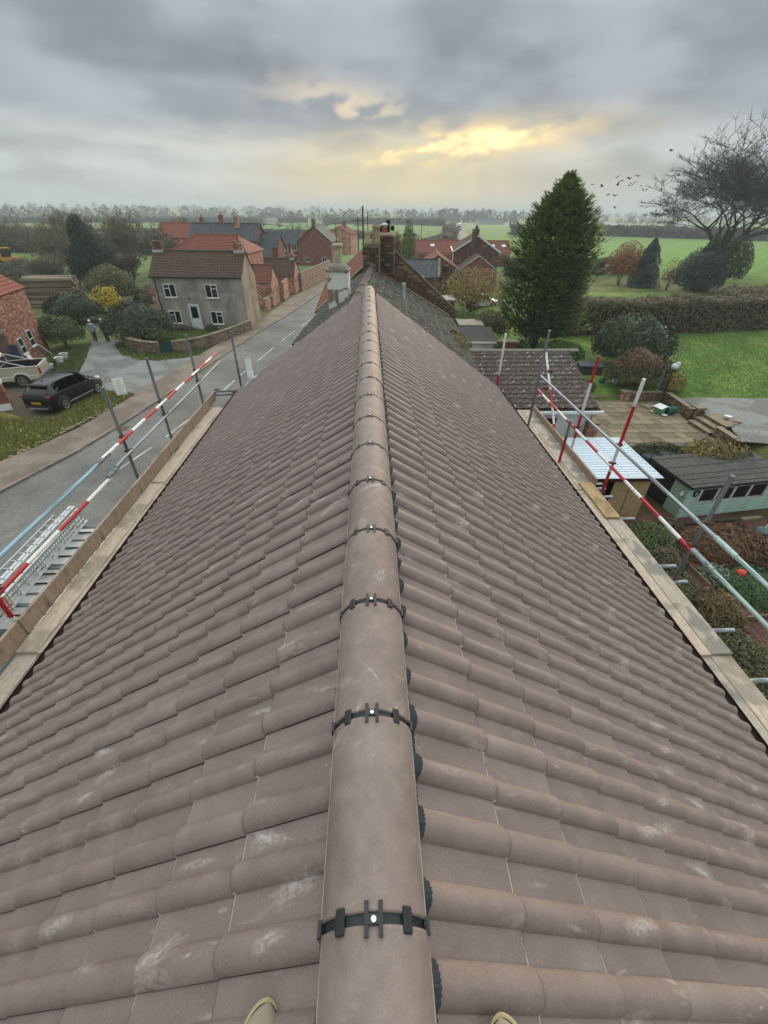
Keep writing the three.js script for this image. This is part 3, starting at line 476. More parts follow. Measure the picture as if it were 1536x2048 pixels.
// ---------------------------------------------------------------- ground, road, path, fields
const KERB = [[-21, 6], [-18.6, -5], [-16.2, -10.5], [-14.45, -14], [-13.35, -17.4], [-12.75, -20.4], [-12.2, -24], [-11.6, -29.5], [-11.0, -34], [-10.1, -40.6], [-8.9, -47], [-6.9, -61], [-5.4, -73], [-1.5, -92], [6, -118], [16.5, -153], [28, -187], [38, -218], [43, -238], [46, -258], [48.5, -282], [53, -308], [60, -338], [70, -372], [84, -420], [104, -480]];
const offs = (pl, o) => pl.map((p, i) => { const a = pl[Math.max(0, i - 1)], b = pl[Math.min(pl.length - 1, i + 1)], dx = b[0] - a[0], dz = b[1] - a[1], l = Math.hypot(dx, dz); return [p[0] - dz / l * o, p[1] + dx / l * o]; });
const LAWN = 0.45;
function groundY(x, z) {
  let y = -0.03;
  const gardenX = sstep(2.9, 3.6, x), gz = 1 - sstep(-17.6, -16.9, -z * -1);
  if (x > 2 && z > -23.6) { const inPatio = z < -17.3 ? 1 : 0; y = mix(y, -0.66, gardenX * (x < 17.9 ? 1 : 0)); }
  if (x >= 17.7 && z > -40 && z < -17.5) y = LAWN - 0.02;
  if (z <= -23.6) { const k = sstep(11, 14, x) * sstep(-23.6, -24.4, z) ; y = mix(y, LAWN, k * (1 - sstep(60, 95, -z))); }
  if (x >= 17.7 && z >= -17.5) y = mix(-0.62, LAWN - 0.02, sstep(16.9, 18.6, x - (z + 17.2) * -0.2) * (z < -15 ? 1 : 1)) ;
  const far = Math.hypot(x, z);
  if (far > 700) { const w = fbm(x * 0.0011 + 9, z * 0.0011 + 3, 3, 256, 2); y += sstep(700, 2400, far) * (w - 0.30) * (x < -100 ? 34 : 20); }
  return y;
}
function cellHash(x, z, s) { return vnoise(Math.floor(x) * 7.31 + 0.5, Math.floor(z) * 3.77 + 0.5, 256, 256, s); }
function groundCol(x, z) {
  const d = Math.hypot(x, z), n = fbm(x * 0.05 + 40, z * 0.05 + 7, 4, 256, 3), n2 = fbm(x * 0.4 + 10, z * 0.4 + 2, 3, 256, 8);
  let c = mix3([0.10, 0.135, 0.038], [0.135, 0.15, 0.06], n);
  if (d > 95) {
    const u = (x * 0.92 + z * 0.39) / 210, v = (z * 0.92 - x * 0.39) / 130, q = cellHash(u, v, 5);
    c = q < 0.5 ? [0.10, 0.20, 0.045] : q < 0.72 ? [0.15, 0.22, 0.07] : q < 0.86 ? [0.20, 0.19, 0.13] : [0.16, 0.175, 0.10];
    if (x > 40 && z > -215) c = [0.125, 0.25, 0.045];
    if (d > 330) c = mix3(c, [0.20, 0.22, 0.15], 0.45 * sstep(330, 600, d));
    c = sc3(c, 0.86 + 0.28 * n);
  }
  if (x > 10 && x < 60 && z < -23 && z > -62) { const n4 = fbm(x * 1.1 + 3, z * 2.2 + 8, 3, 256, 12); c = mix3(mix3([0.115, 0.215, 0.042], [0.175, 0.25, 0.065], sstep(0.35, 0.65, n2)), [0.19, 0.20, 0.085], 0.5 * sstep(0.55, 0.75, n4)); }           // mown lawn
  if (x > 3 && x < 18 && z > -17.5) c = mix3([0.11, 0.07, 0.05], [0.07, 0.05, 0.035], n2);
  if (x < -13 && z > -32 && d < 60) c = mix3([0.12, 0.155, 0.04], [0.20, 0.18, 0.07], sstep(0.35, 0.65, n2 * 0.6 + n * 0.4));
  return c;
}
{
  const axis = (fine0, fine1, step, far, n) => { const a = []; for (let v = fine0; v <= fine1 + 1e-6; v += step) a.push(v); let s = step; const lo = [], hi = []; let l = fine0, h = fine1; const k = Math.pow((far) / step / n, 1 / n) * 1.03; for (let i = 0; i < n; i++) { s *= 1.19; l -= s; h += s; lo.unshift(l); hi.push(h); } return [...lo, ...a, ...hi]; };
  const X = axis(-60, 60, 0.6, 4500, 40), Z = axis(-100, 16, 0.6, 4500, 40), P = [], C = [], U = [], I = [];
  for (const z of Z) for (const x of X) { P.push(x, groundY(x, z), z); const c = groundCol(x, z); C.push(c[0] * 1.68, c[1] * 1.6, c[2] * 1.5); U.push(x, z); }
  for (let j = 0; j < Z.length - 1; j++) for (let i = 0; i < X.length - 1; i++) { const a = j * X.length + i; I.push(a, a + X.length, a + 1, a + 1, a + X.length, a + X.length + 1); }
  const g = new THREE.BufferGeometry(); g.setAttribute('position', new THREE.BufferAttribute(new Float32Array(P), 3)); g.setAttribute('color', new THREE.BufferAttribute(new Float32Array(C), 3)); g.setAttribute('uv', new THREE.BufferAttribute(new Float32Array(U), 2)); g.setIndex(I); g.computeVertexNormals();
  struct('ground', g, M.grass);
}
function strip(a, b, y) { const P = [], U = [], I = []; a.forEach((p, i) => { P.push(p[0], y, p[1], b[i][0], y, b[i][1]); U.push(p[0], p[1], b[i][0], b[i][1]); }); for (let i = 0; i < a.length - 1; i++) I.push(i * 2, i * 2 + 1, i * 2 + 2, i * 2 + 2, i * 2 + 1, i * 2 + 3); const g = new THREE.BufferGeometry(); g.setAttribute('position', new THREE.BufferAttribute(new Float32Array(P), 3)); g.setAttribute('uv', new THREE.BufferAttribute(new Float32Array(U), 2)); g.setIndex(I); g.computeVertexNormals(); return g; }
const ROADR = offs(KERB, -6.1).map(p => p), KL = KERB;
const rightSide = KERB.map((p, i) => { const a = KERB[Math.max(0, i - 1)], b = KERB[Math.min(KERB.length - 1, i + 1)], dx = b[0] - a[0], dz = b[1] - a[1], l = Math.hypot(dx, dz); return w => [p[0] - dz / l * w, p[1] + dx / l * w]; });
struct('road', strip(KERB, rightSide.map(f => f(6.1)), 0.004), M.asphalt);
{ // kerb stones along the far side, the path behind
  const nearK = KERB.slice(0, 14), L = [];
  nearK.forEach((p, i) => { if (!i) return; const q = nearK[i - 1], n = Math.round(Math.hypot(p[0] - q[0], p[1] - q[1]) / 0.92), a = Math.atan2(p[0] - q[0], p[1] - q[1]); for (let k = 0; k < n; k++) { const t = (k + 0.5) / n, g = rbx(0.13, 0.2, Math.hypot(p[0] - q[0], p[1] - q[1]) / n - 0.012, 0.015, [0, 0, 0], undefined, 1); xf(g, [mix(q[0], p[0], t) - 0.065, 0.005, mix(q[1], p[1], t)], [0, a, 0]); L.push(muv(g)); } });
  const k = stuff(scene, 'kerb', L, M.concrete); k.userData = { kind: 'structure' };
  const PL = [[-24, 5.5], [-21, -5], [-18.8, -11], [-16.9, -14.9], [-15.5, -17.6], [-14.65, -20], [-14.1, -23.6], [-13.75, -26.5], [-13.1, -31.5], [-12.55, -36.3], [-11.05, -43], [-10.75, -49], [-9.9, -60], [-8.1, -70]];
  struct('path', strip(PL, nearK.map(p => [p[0] - 0.12, p[1]]), 0.1), M.path);
  struct('path', strip(rightSide.slice(0, 14).map(f => f(6.25)), rightSide.slice(0, 14).map((f, i) => f(6.25 + (i < 9 ? 5 : 2))), 0.09), M.path);
}
{ // painted centre line and worn lettering patches
  const at = (z, o) => { let i = 1; while (i < KERB.length - 1 && KERB[i][1] > z) i++; const a = KERB[i - 1], b = KERB[i], t = (z - a[1]) / (b[1] - a[1]), dx = b[0] - a[0], dz = b[1] - a[1], l = Math.hypot(dx, dz); return [mix(a[0], b[0], t) - dz / l * o, z + dx / l * o]; };
  const L = [], dash = (z0, z1, o, w = 0.1) => { const a = at(z0, o - w / 2), b = at(z0, o + w / 2), c = at(z1, o + w / 2), d = at(z1, o - w / 2); L.push(sheetGeo([a, b, c, d], 0.009)); };
  for (let z = -16.5; z > -110; z -= z > -30 ? 3.1 : 6) dash(z, z - (z > -30 ? 2.0 : 4), 2.95);
    const m = stuff(scene, 'road_marking', L, plain(0xc9c7bf)); m.userData = { kind: 'structure' };
  struct('drain_cover', rbx(0.5, 0.02, 0.45, 0.006, [-12.55, 0.008, -20.0], [0, 0.1, 0]), M.rust);
struct('road_patch', sheetGeo([[-9.4, -10.6], [-8.0, -10.3], [-8.1, -12.2], [-9.5, -12.5]], 0.008, 0.12, 9), std({ color: 0x4c4f52, roughness: 0.95 }));
}
struct('gravel_drive', sheetGeo([[-14.0, -24.6], [-16.0, -25.6], [-18.4, -27.4], [-20.3, -29.2], [-21.4, -32], [-22.5, -35], [-23.4, -38.2], [-21.2, -37.8], [-20.6, -36], [-19.2, -33.8], [-17.6, -32.2], [-15.6, -31.8], [-13.7, -32.8], [-12.95, -33.2], [-13.0, -30]], 0.012, 0.3, 3), M.gravel);
struct('dirt_track', sheetGeo([[-16.8, -20.9], [-18.5, -21.4], [-21, -23.2], [-24, -23.8], [-24.5, -26], [-21, -27.8], [-19.4, -27.9], [-19.6, -25.8], [-18.8, -24.0], [-16.5, -21.8]], 0.006, 0.4, 6), std({ map: M.path.map, color: 0xb0aa94, roughness: 0.95 }));
struct('grass_path', sheetGeo([[-31, -62], [-29.3, -62], [-23.2, -40.5], [-24.4, -40.5]], 0.004, 0.2, 8), std({ map: grassMap, color: 0x5c5a3c, roughness: 0.95 }));
struct('gravel_yard', sheetGeo([[17.75, -22.75], [19, -22.85], [24, -22.6], [34, -22.2], [34, -8], [20.5, -12], [19, -16.8], [17.3, -17.2], [17.9, -18.9]], LAWN + 0.004, 0.1, 5), M.gravel);

// ---------------------------------------------------------------- the old terrace beyond the new roof
{
  const t = thing('old_terrace_house', 'old terrace house with mossy dark pantile roof joined to the new roof', 'house', [-0.16, 0, -14.1], Math.PI / 2 - 0.06);
  const w = 8.6, d = 5.9, eave = 5.62, ridge = 7.22;
  const dl = 1.35; part(t, 'wall', prism([[d / 2, 0], [d / 2, eave - 0.05], [0, ridge - 0.12], [-dl + 0.12, ridge - 0.12 - 0.542 * (dl - 0.12)], [-dl + 0.12, 0]].reverse(), -w / 2, w / 2), M.brickDark);
  // each tile of the visible slope is its own piece; the slope facing the road and what lies past the limit are joined
  const cover = 0.33, gauge = 0.3, pitch = Math.atan2(ridge - eave, d / 2), len = Math.hypot(ridge - eave, d / 2) + 0.12, r = rng(4);
  const vs = [0, 1, 2, 3, 4, 5].map(i => smoothTiles(cover, gauge + 0.06, cover, gauge + 0.06, 0.042, 0.034, 10, 'pan', i * 0.77));
  const nz = Math.round(len / gauge), nx = Math.round(w / cover); let cnt = 0; const rest = [];
  for (const s of [1, -1]) for (let k = 0; k < (s > 0 ? nz : 5); k++) for (let i = 0; i < nx; i++) {
    const e = new THREE.Matrix4().makeTranslation(0, ridge + 0.05, 0).multiply(new THREE.Matrix4().makeRotationY(s < 0 ? Math.PI : 0)).multiply(new THREE.Matrix4().makeRotationX(pitch)).multiply(new THREE.Matrix4().makeTranslation(-w / 2 + (i + 0.5) * cover, -0.01 + (r() - 0.5) * 0.01, k * gauge - 0.03)).multiply(new THREE.Matrix4().makeRotationY((r() - 0.5) * 0.03));
    const v = vs[Math.floor(r() * 6)];
    if (s > 0 && cnt < 300 && k < nz) { const m = part(t, 'roof_tile', v, M.mossRoof); m.applyMatrix4(e); cnt++; } else rest.push(v.clone().applyMatrix4(e));
  }
  stuff(t, 'roof_tiles', rest, M.mossRoof); part(t, 'roof_boarding', [1, -1].map(s => { const ln = s > 0 ? len : 1.5, g = bx(w, 0.03, ln, [0, 0, ln / 2]); xf(g, [0, 0, 0], [pitch, 0, 0]); if (s < 0) xf(g, [0, 0, 0], [0, Math.PI, 0]); return xf(g, [0, ridge - 0.02, 0]); }), M.timberDark);
  for (let i = 0; i < 19; i++) { const g = new THREE.CylinderGeometry(0.13, 0.13, 0.44, 12, 1, false, -1.45, 2.9); const q = xf(xf(muv(g), [0, 0, 0], [0, 0, Math.PI / 2]), [0, 0, 0], [-Math.PI / 2, 0, 0]); const m = part(t, 'ridge_tile', q, i % 3 ? M.lichenRoof : M.mossRoof); m.position.set(-w / 2 + 0.22 + i * 0.452, ridge + 0.04 + (r() - 0.5) * 0.02, 0); }
  const mort = []; for (let i = 0; i < 52; i++) for (const s of [1, -1]) mort.push(sph(0.045 + 0.02 * r(), [-w / 2 + (i + 0.3) * cover / 2, ridge - 0.03, s * 0.15], [1.2, 0.8, 0.7], 6)); stuff(t, 'mortar_bedding', mort, M.concrete);
  // lead step against the taller gable and a flue pipe
  part(t, 'lead_flashing', xf(bx(0.3, 0.03, len, [w / 2 - 0.16, 0.07, len / 2]), [0, ridge + 0.04, 0], [pitch, 0, 0]), M.stone);
  const f = part(t, 'flue_pipe', [cyl(0.05, 0.05, 0.52, 14, [0, 0.26, 0]), cyl(0.062, 0.062, 0.1, 14, [0, 0.5, 0])], M.leadPale); f.position.set(1.6, 6.55, 1.2); part(f, 'lead_slate', xf(rbx(0.4, 0.015, 0.34, 0.005), [0, 0.03, 0.03], [pitch, 0, 0]), M.leadPale);
  // white flaking road side stack
  const c = part(t, 'chimney', prism([[-0.27, 0], [0.27, 0], [0.27, 1.55], [-0.27, 1.55]], -0.27, 0.27), std({ map: tex(512, (u, v) => { const n = fbm(u * 5, v * 5, 5, 256, 63), k = sstep(0.62, 0.65, n), f = fbm(u * 60, v * 60, 2, 256, 5); return sc3(mix3([0.93, 0.93, 0.9], mix3(hex(0x9a9373), hex(0x8b7a68), f), k), 0.92 + 0.2 * (f - 0.5) - 0.2 * sstep(0.59, 0.62, n) * (1 - k)); }, 1.1), bumpMap: mottle, bumpScale: 0.02, roughness: 0.9 }));
  c.position.set(-1.6, 6.25, -0.56);
  part(c, 'mortar_cap', [sph(0.27, [0, 1.56, 0], [1.0, 0.55, 1.0], 12), bx(0.6, 0.05, 0.6, [0, 1.53, 0])], M.concrete); part(c, 'chimney_pot', [rbx(0.2, 0.42, 0.2, 0.03, [0, 1.84, 0]), rbx(0.25, 0.07, 0.25, 0.02, [0, 2.06, 0])], M.potPale);
}
function brickStack(t, name, w, d, h, pos, mats, mortar, r) {                 // a stack whose bricks are single pieces
  const c = part(t, name, bx(w - 0.03, h, d - 0.03, [0, h / 2, 0]), mortar); c.position.set(...pos);
  const full = bxR(0.212, 0.066, 0.1), half = bxR(0.1, 0.066, 0.1), rows = Math.floor(h / 0.076);
  for (let k = 0; k < rows; k++) for (const [L, horiz, sgn] of [[w, 1, 1], [d, 0, 1], [d, 0, -1]]) {
    let x = -L / 2; let i = 0; while (x < L / 2 - 0.02) { const hf = (k % 2 && i === 0) || x + 0.215 > L / 2 + 0.01, len = hf ? 0.1125 : 0.2225; const m = part(c, 'brick', hf ? half : full, mats[Math.floor(r() * mats.length)]); const cx = x + len / 2, off = (horiz ? d : w) / 2 - 0.045 + r() * 0.006 + (k > rows - 4 && k < rows - 1 ? 0.025 : 0);
      m.position.set(horiz ? cx : sgn * off, 0.038 + k * 0.076, horiz ? off : cx); if (!horiz) m.rotation.y = Math.PI / 2; m.rotation.z = (r() - 0.5) * 0.02; x += len; i++; if (x + 0.09 > L / 2) break; } }
  return c;
}
function bxR(w, h, d) { const g = muv(new RoundedBoxGeometry(w, h, d, 1, 0.007)); return g; }
const BRK = [hex(0x6d4c40), hex(0x5c4238), hex(0x785748), hex(0x524037), hex(0x8a7866), hex(0x4b4239)].map(c => plain(new THREE.Color().setRGB(...c, THREE.SRGBColorSpace), { bumpScale: 0.008 }));
const BRKM = [...BRK, plain(0x55553a), plain(0x47482f)];
{
  const t = thing('tall_brick_house', 'taller old brick house whose bare gable rises over the mossy roof', 'house', [0.56, 0, -22.6], Math.PI / 2 + 0.03), r = rng(8);
  const w = 8.6, d = 5.6, eave = 5.7, ridge = 7.95;
  shell(t, w, d, eave, ridge, M.brickDark);
  gableRoof(t, w - 0.34, d, eave - 0.02, ridge - 0.06, M.pan, { over: 0, cover: 0.26, amp: 0.035, eo: 0.1 });
  // gable facing the camera: bricks one by one above the lower roof, stone coping
  const gx = -w / 2 - 0.0, gm = part(t, 'gable_wall', prism([[d / 2 - 0.02, 5.2], [d / 2 - 0.02, eave + 0.05], [0, ridge + 0.02], [-d / 2 + 0.02, eave + 0.05], [-d / 2 + 0.02, 5.2]].reverse(), gx - 0.012, gx + 0.2), M.stone);
  const full = bxR(0.21, 0.064, 0.09); let n = 0; const rest = [];
  for (let k = 0; k < 42; k++) { const y = 5.25 + k * 0.076, hw = y < eave ? d / 2 : d / 2 * (ridge - y) / (ridge - eave) - 0.05; let z = hw - 0.12 - (k % 2) * 0.11; for (; z > -hw + 0.1; z -= 0.2225) { const p = [gx + 0.022 + r() * 0.008, y, z], roofY = 7.24 - 0.53 * Math.abs(z - 0.35); if (n < 300 && z > -0.6 && y > roofY - 0.1) { const m = part(gm, 'brick', full, BRK[Math.floor(r() * 6)]); m.position.set(...p); m.rotation.y = Math.PI / 2; n++; } else rest.push(xf(full.clone(), p, [0, Math.PI / 2, 0])); } }
  stuff(gm, 'bricks', rest, BRK[1]);
  const L = Math.hypot(d / 2, ridge - eave) + 0.1, pit = Math.atan2(ridge - eave, d / 2);
  for (const s of [1, -1]) for (let i = 0; i < 8; i++) { const g = rbx(0.34, 0.07, L / 8 - 0.012, 0.015, [0, 0, (i + 0.5) * L / 8]); muv(g); xf(g, [0, 0, 0], [pit, 0, 0]); if (s < 0) xf(g, [0, 0, 0], [0, Math.PI, 0]); part(t, 'coping_stone', xf(g, [gx + 0.1, ridge + 0.09, 0]), M.stone); }
  const c2 = brickStack(t, 'chimney', 0.62, 0.62, 1.25, [gx + 0.2, 7.05, -0.03], BRK, M.concrete, r); c2.rotation.y = -Math.PI / 2;
  part(c2, 'mortar_cap', [sph(0.34, [0, 1.26, 0], [1.05, 0.3, 1.05], 12)], M.stone);
  part(c2, 'chimney_pot', [cyl(0.09, 0.075, 0.16, 12, [-0.08, 1.42, 0.05])], M.terracotta); part(c2, 'pot_cowl', [sph(0.12, [-0.08, 1.58, 0.05], [1, 0.45, 1], 12), cyl(0.05, 0.05, 0.08, 10, [-0.08, 1.52, 0.05])], M.whiteWorn);
  part(c2, 'chimney_pot', [cyl(0.07, 0.065, 0.32, 12, [0.06, 1.46, -0.15]), cyl(0.08, 0.08, 0.12, 12, [0.06, 1.66, -0.15])], M.black); part(c2, 'chimney_pot', [rbx(0.15, 0.18, 0.15, 0.03, [-0.2, 1.46, -0.12])], M.black); part(c2, 'chimney_pot', [rbx(0.14, 0.16, 0.14, 0.03, [0.2, 1.48, 0.08])], M.black);
  // mossy stack in front, between the two roofs
  const c1 = brickStack(t, 'chimney', 0.62, 0.58, 1.42, [gx - 0.46, 6.62, -0.62], BRKM, M.concrete, r); c1.rotation.y = -Math.PI / 2;
  const mb = new MB(); for (let i = 0; i < 420; i++) { const x = (r() - 0.5) * 0.7, z = (r() - 0.5) * 0.66, y = 1.40 + r() * 0.08, a = r() * 6.28, q = 0.03 + r() * 0.03; mb.tri([x, y, z], [x + Math.cos(a) * q, y + r() * 0.03, z + Math.sin(a) * q], [x + Math.cos(a + 2) * q, y + r() * 0.02, z + Math.sin(a + 2) * q], mix3([0.12, 0.13, 0.04], [0.2, 0.19, 0.08], r())); }
  stuff(c1, 'moss', mb.build(), M.leaf);
  const pot = (h, a, b) => new THREE.LatheGeometry([[a * 1.05, 0], [a * 1.05, 0.04], [a, 0.07], [b, h - 0.12], [b * 1.3, h - 0.1], [b * 1.3, h - 0.03], [b * 0.9, h]].map(q => new THREE.Vector2(...q)), 14);
  part(c1, 'chimney_pot', xf(pot(0.46, 0.1, 0.085), [-0.14, 1.4, 0.1]), M.potPale, 'shorter pale chimney pot'); part(c1, 'chimney_pot', xf(pot(0.62, 0.15, 0.12), [0.17, 1.4, 0.0]), M.pot, 'taller buff chimney pot');
  part(c1, 'aerial_pole', rod([-0.29, 1.2, -0.1], [-0.29, 2.55, -0.1], 0.03, 8), plain(0x55622f)); part(c1, 'aerial_pole', rod([-0.1, 1.4, -0.3], [-0.13, 2.4, -0.3], 0.014, 6), M.timberDark);
}
// ---------------------------------------------------------------- houses on the left of the road
function bar(t, name, a, b, r, m) { return part(t, name, rod(a, b, r, 8), m); }
{
  const w = 8.1, d = 4.1, eave = 4.25, ridge = 6.0, t = thing('rendered_house', 'grey rendered two storey house with white windows beside the road', 'house', [-15.15, 0, -44.4], -0.06);
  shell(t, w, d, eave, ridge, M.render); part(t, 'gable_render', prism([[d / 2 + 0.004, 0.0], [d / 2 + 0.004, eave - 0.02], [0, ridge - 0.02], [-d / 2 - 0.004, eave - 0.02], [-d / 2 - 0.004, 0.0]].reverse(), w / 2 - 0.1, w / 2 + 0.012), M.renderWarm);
  gableRoof(t, w, d, eave, ridge, M.panBrown, { over: 0.06, cover: 0.24, gauge: 0.3, amp: 0.04 });
  const W = (x, y, ww, h, o) => windowAt(t, [x, y, d / 2 + 0.01], 0, ww, h, o);
  W(-2.55, 3.15, 1.1, 1.08, { top: 0 }); W(1.2, 3.15, 1.1, 1.08, { top: 1 }); W(-2.65, 0.98, 1.1, 1.08, { top: 0 }); W(1.22, 0.96, 1.1, 1.08, { top: 1 });
  const D = part(t, 'door', [bx(0.94, 2.0, 0.06, [0, 1.0, 0]), bx(0.07, 2.06, 0.1, [-0.45, 1.03, 0.01]), bx(0.07, 2.06, 0.1, [0.45, 1.03, 0.01]), bx(0.97, 0.07, 0.1, [0, 2.06, 0.01]), bx(0.3, 0.5, 0.03, [-0.17, 0.42, 0.035]), bx(0.3, 0.5, 0.03, [0.2, 0.42, 0.035])], M.white); D.position.set(-0.75, -0.02, d / 2 + 0.03);
  part(D, 'pane', bx(0.6, 0.95, 0.02, [0.0, 1.42, 0.04]), M.glass); part(D, 'handle', bx(0.04, 0.16, 0.05, [-0.36, 0.98, 0.06]), M.screw);
  part(t, 'porch_lamp', [cyl(0.07, 0.05, 0.2, 8, [-0.95, 2.55, d / 2 + 0.14]), bx(0.04, 0.04, 0.14, [-0.95, 2.62, d / 2 + 0.07])], M.black);
  bar(t, 'drainpipe', [-3.72, 4.1, d / 2 + 0.07], [-3.72, 0.0, d / 2 + 0.07], 0.04, M.black); part(t, 'gutter', bx(w + 0.1, 0.09, 0.11, [0, eave - 0.02, d / 2 + 0.19]), M.black);
  chimney(t, 0.75, 0.55, 1.05, [w / 2 - 0.42, ridge - 0.25, 0], M.brickOld, [[0, 0, 0.45, M.terracotta]], { flash: 0.3 }); chimney(t, 0.8, 0.55, 0.95, [-w / 2 + 0.42, ridge - 0.25, 0], M.brickDark, [], { flash: 0.28 });
  part(t, 'lean_to', prism([[0.4, 0], [0.4, 2.6], [-1.6, 4.6], [-2.0, 4.6], [-2.0, 0]].reverse(), -w / 2 - 1.2, -w / 2 - 0.01), M.brickOld); part(t, 'lean_to_roof', xf(bx(1.35, 0.08, 3.2, [0, 0, 0]), [-w / 2 - 0.62, 3.72, -0.6], [0.78, 0, 0]), M.panOrange);
}
{ // low outhouses by the road
  const t = thing('brick_outhouse', 'small brick outhouse with red pantile roof just behind the rendered house', 'outbuilding', [-12.7, 0, -55.1], -0.08); shell(t, 3.6, 3, 2.5, 4.0, M.brickOld); gableRoof(t, 3.6, 3, 2.5, 4.0, M.pan, { over: 0.05 });
  const u = thing('brick_outhouse', 'longer brick outhouse with pantile roof and chimney against the beige wall', 'outbuilding', [-14.2, 0, -65.0], -0.08); shell(u, 9, 3.4, 2.15, 3.9, M.brickOld); gableRoof(u, 9, 3.4, 2.15, 3.9, M.panBrown, { over: 0.05 }); chimney(u, 0.55, 0.55, 0.9, [4.1, 3.6, 0], M.brickOld, [[0, 0, 0.4, M.potPale]], { flash: 0.3 });
  const wallThing = (label, a, b, h, th, mat, capM = M.concrete) => { const L = Math.hypot(b[0] - a[0], b[1] - a[1]), o = thing('boundary_wall', label, 'wall', [(a[0] + b[0]) / 2, 0, (a[1] + b[1]) / 2], Math.atan2(-(b[1] - a[1]), b[0] - a[0])); part(o, 'wall', bx(L, h, th, [0, h / 2, 0]), mat); part(o, 'coping', bx(L + 0.04, 0.07, th + 0.08, [0, h + 0.036, 0]), capM); return o; };
  wallThing('tall beige brick boundary wall running along the road beyond the outhouses', [-9.4, -65.6], [-6.75, -84.5], 2.15, 0.24, M.brickBuff);
  wallThing('short brick yard wall between the two outhouses', [-10.45, -57.2], [-10.55, -61.5], 2.0, 0.24, M.brickOld); 
  wallThing('low brick stub wall at the corner of the small outhouse', [-11.5, -51.0], [-11.35, -52.9], 1.1, 0.3, M.brickOld);
  wallThing('orange brick roadside wall in front of the modern red houses', [-2.6, -96], [-1.2, -104], 1.6, 0.24, M.brickNew);
}
{
  const hip = thing('hipped_roof_house', 'house with orange hipped pantile roof rising behind the rendered house', 'house', [-18.2, 0, -60.5], -0.06), w = 8.6, d = 7, eave = 5.0, rg = 6.65;
  part(hip, 'wall', bx(w, eave, d, [0, eave / 2, 0]), M.brickOld);
  { const A = [-w / 2 - 0.3, eave, d / 2 + 0.3], B = [w / 2 + 0.3, eave, d / 2 + 0.3], C = [w / 2 + 0.3, eave, -d / 2 - 0.3], D = [-w / 2 - 0.3, eave, -d / 2 - 0.3], E = [-w / 2 + 1.9, rg, 0], F = [w / 2 - 1.9, rg, 0], mb = new MB(); const c = [1, 1, 1]; mb.quad(A, B, F, E, c); mb.quad(C, D, E, F, c); mb.tri(D, A, E, c); mb.tri(B, C, F, c); const g = mb.build(); g.deleteAttribute('color'); 
    part(hip, 'roof_slope', muv(g), M.panOrange);
    const rows = []; for (let k = 1; k < 12; k++) { const q = k / 12, y = mix(rg, eave, q) + 0.02, x0 = mix(E[0], A[0], q), x1 = mix(F[0], B[0], q), z = mix(0, A[2], q); rows.push(bx(x1 - x0, 0.035, 0.05, [(x0 + x1) / 2, y, z])); for (let x = x0; x < x1; x += 0.26) { } } stuff(hip, 'tile_courses', rows, M.pan);
    const ht = [[E, F], [A, E], [B, F]].flatMap(([p, q]) => { const o = []; for (let i = 0; i < 9; i++) o.push(rod(p.map((v, j) => mix(v, q[j], i / 9)), p.map((v, j) => mix(v, q[j], (i + 0.93) / 9)), 0.1, 8)); return o; }); stuff(hip, 'hip_tiles', ht, M.pan); }
  const dk = thing('slate_roof_house', 'long dark slate roofed house with brick chimneys behind the orange hipped roof', 'house', [-22.6, 0, -81.5], -0.08);
  shell(dk, 10.6, 6.4, 5.2, 7.3, M.brickNew); gableRoof(dk, 10.6, 6.4, 5.2, 7.3, M.slateDark, { shape: 'flat' });
  chimney(dk, 0.6, 0.6, 1.5, [-0.7, 6.9, 0], M.brickNew, [[0, 0, 0.4]]); chimney(dk, 0.65, 0.65, 1.4, [2.0, 6.8, 0.8], M.brickOld, [[0, 0, 0.45, M.potPale]]);
  windowAt(dk, [3.9, 4.3, 3.22], 0, 1.0, 1.1, { cross: 0.0 }); part(dk, 'white_canopy', rbx(1.9, 0.9, 0.3, 0.05, [3.7, 2.3, 3.4]), M.white);
  { const w2 = part(dk, 'wing', prism([[2.2, 0], [2.2, 4.3], [0, 6.0], [-2.2, 4.3], [-2.2, 0]].reverse(), 5.32, 8.4), M.brickNew); part(w2, 'wing_roof', [xf(bx(3.3, 0.06, 2.95, [0, 0, 1.47]), [6.9, 6.06, 0], [0.655, 0, 0]), xf(xf(bx(3.3, 0.06, 2.95, [0, 0, 1.47]), [0, 0, 0], [0.655, 0, 0]), [6.9, 6.06, 0], [0, Math.PI, 0])], M.slateDark); }
  const ll = part(dk, 'lean_to', prism([[5.8, 0], [5.8, 2.4], [3.3, 4.4], [3.3, 0]].reverse(), 4.6, 7.8), M.brickNew); part(ll, 'lean_to_roof', xf(bx(3.3, 0.06, 3.3, [0, 0, 0]), [6.2, 3.48, 4.6], [0.675, 0, 0]), M.slateDark);
  const rd = thing('pantile_house', 'red pantile house furthest left of the roadside group', 'house', [-35, 0, -97], -0.1);
  shell(rd, 8.4, 6.4, 4.8, 7.0, M.brickOld); gableRoof(rd, 8.4, 6.4, 4.8, 7.0, M.panOrange, { over: 0.1 }); chimney(rd, 0.6, 0.6, 1.3, [3.8, 6.6, 0], M.brickNew, [[0, 0, 0.4]]);
  { const g = part(rd, 'front_gable', xf(prism([[1.9, 0], [1.9, 3.6], [0, 5.6], [-1.9, 3.6], [-1.9, 0]].reverse(), 0, 3.4), [-2.2, 0, 5.6], [0, Math.PI / 2, 0]), M.brickOld); part(g, 'gable_roof', [1, -1].map(s => xf(bx(3.0, 0.07, 3.7, [s * 1.5, 0, 0]), [-2.2, 5.66, 4.0], [0, 0, -s * 0.81])), M.panOrange); }
  bar(rd, 'flue', [-2.9, 3.5, 6.2], [-2.9, 6.8, 6.2], 0.09, M.rust);
}
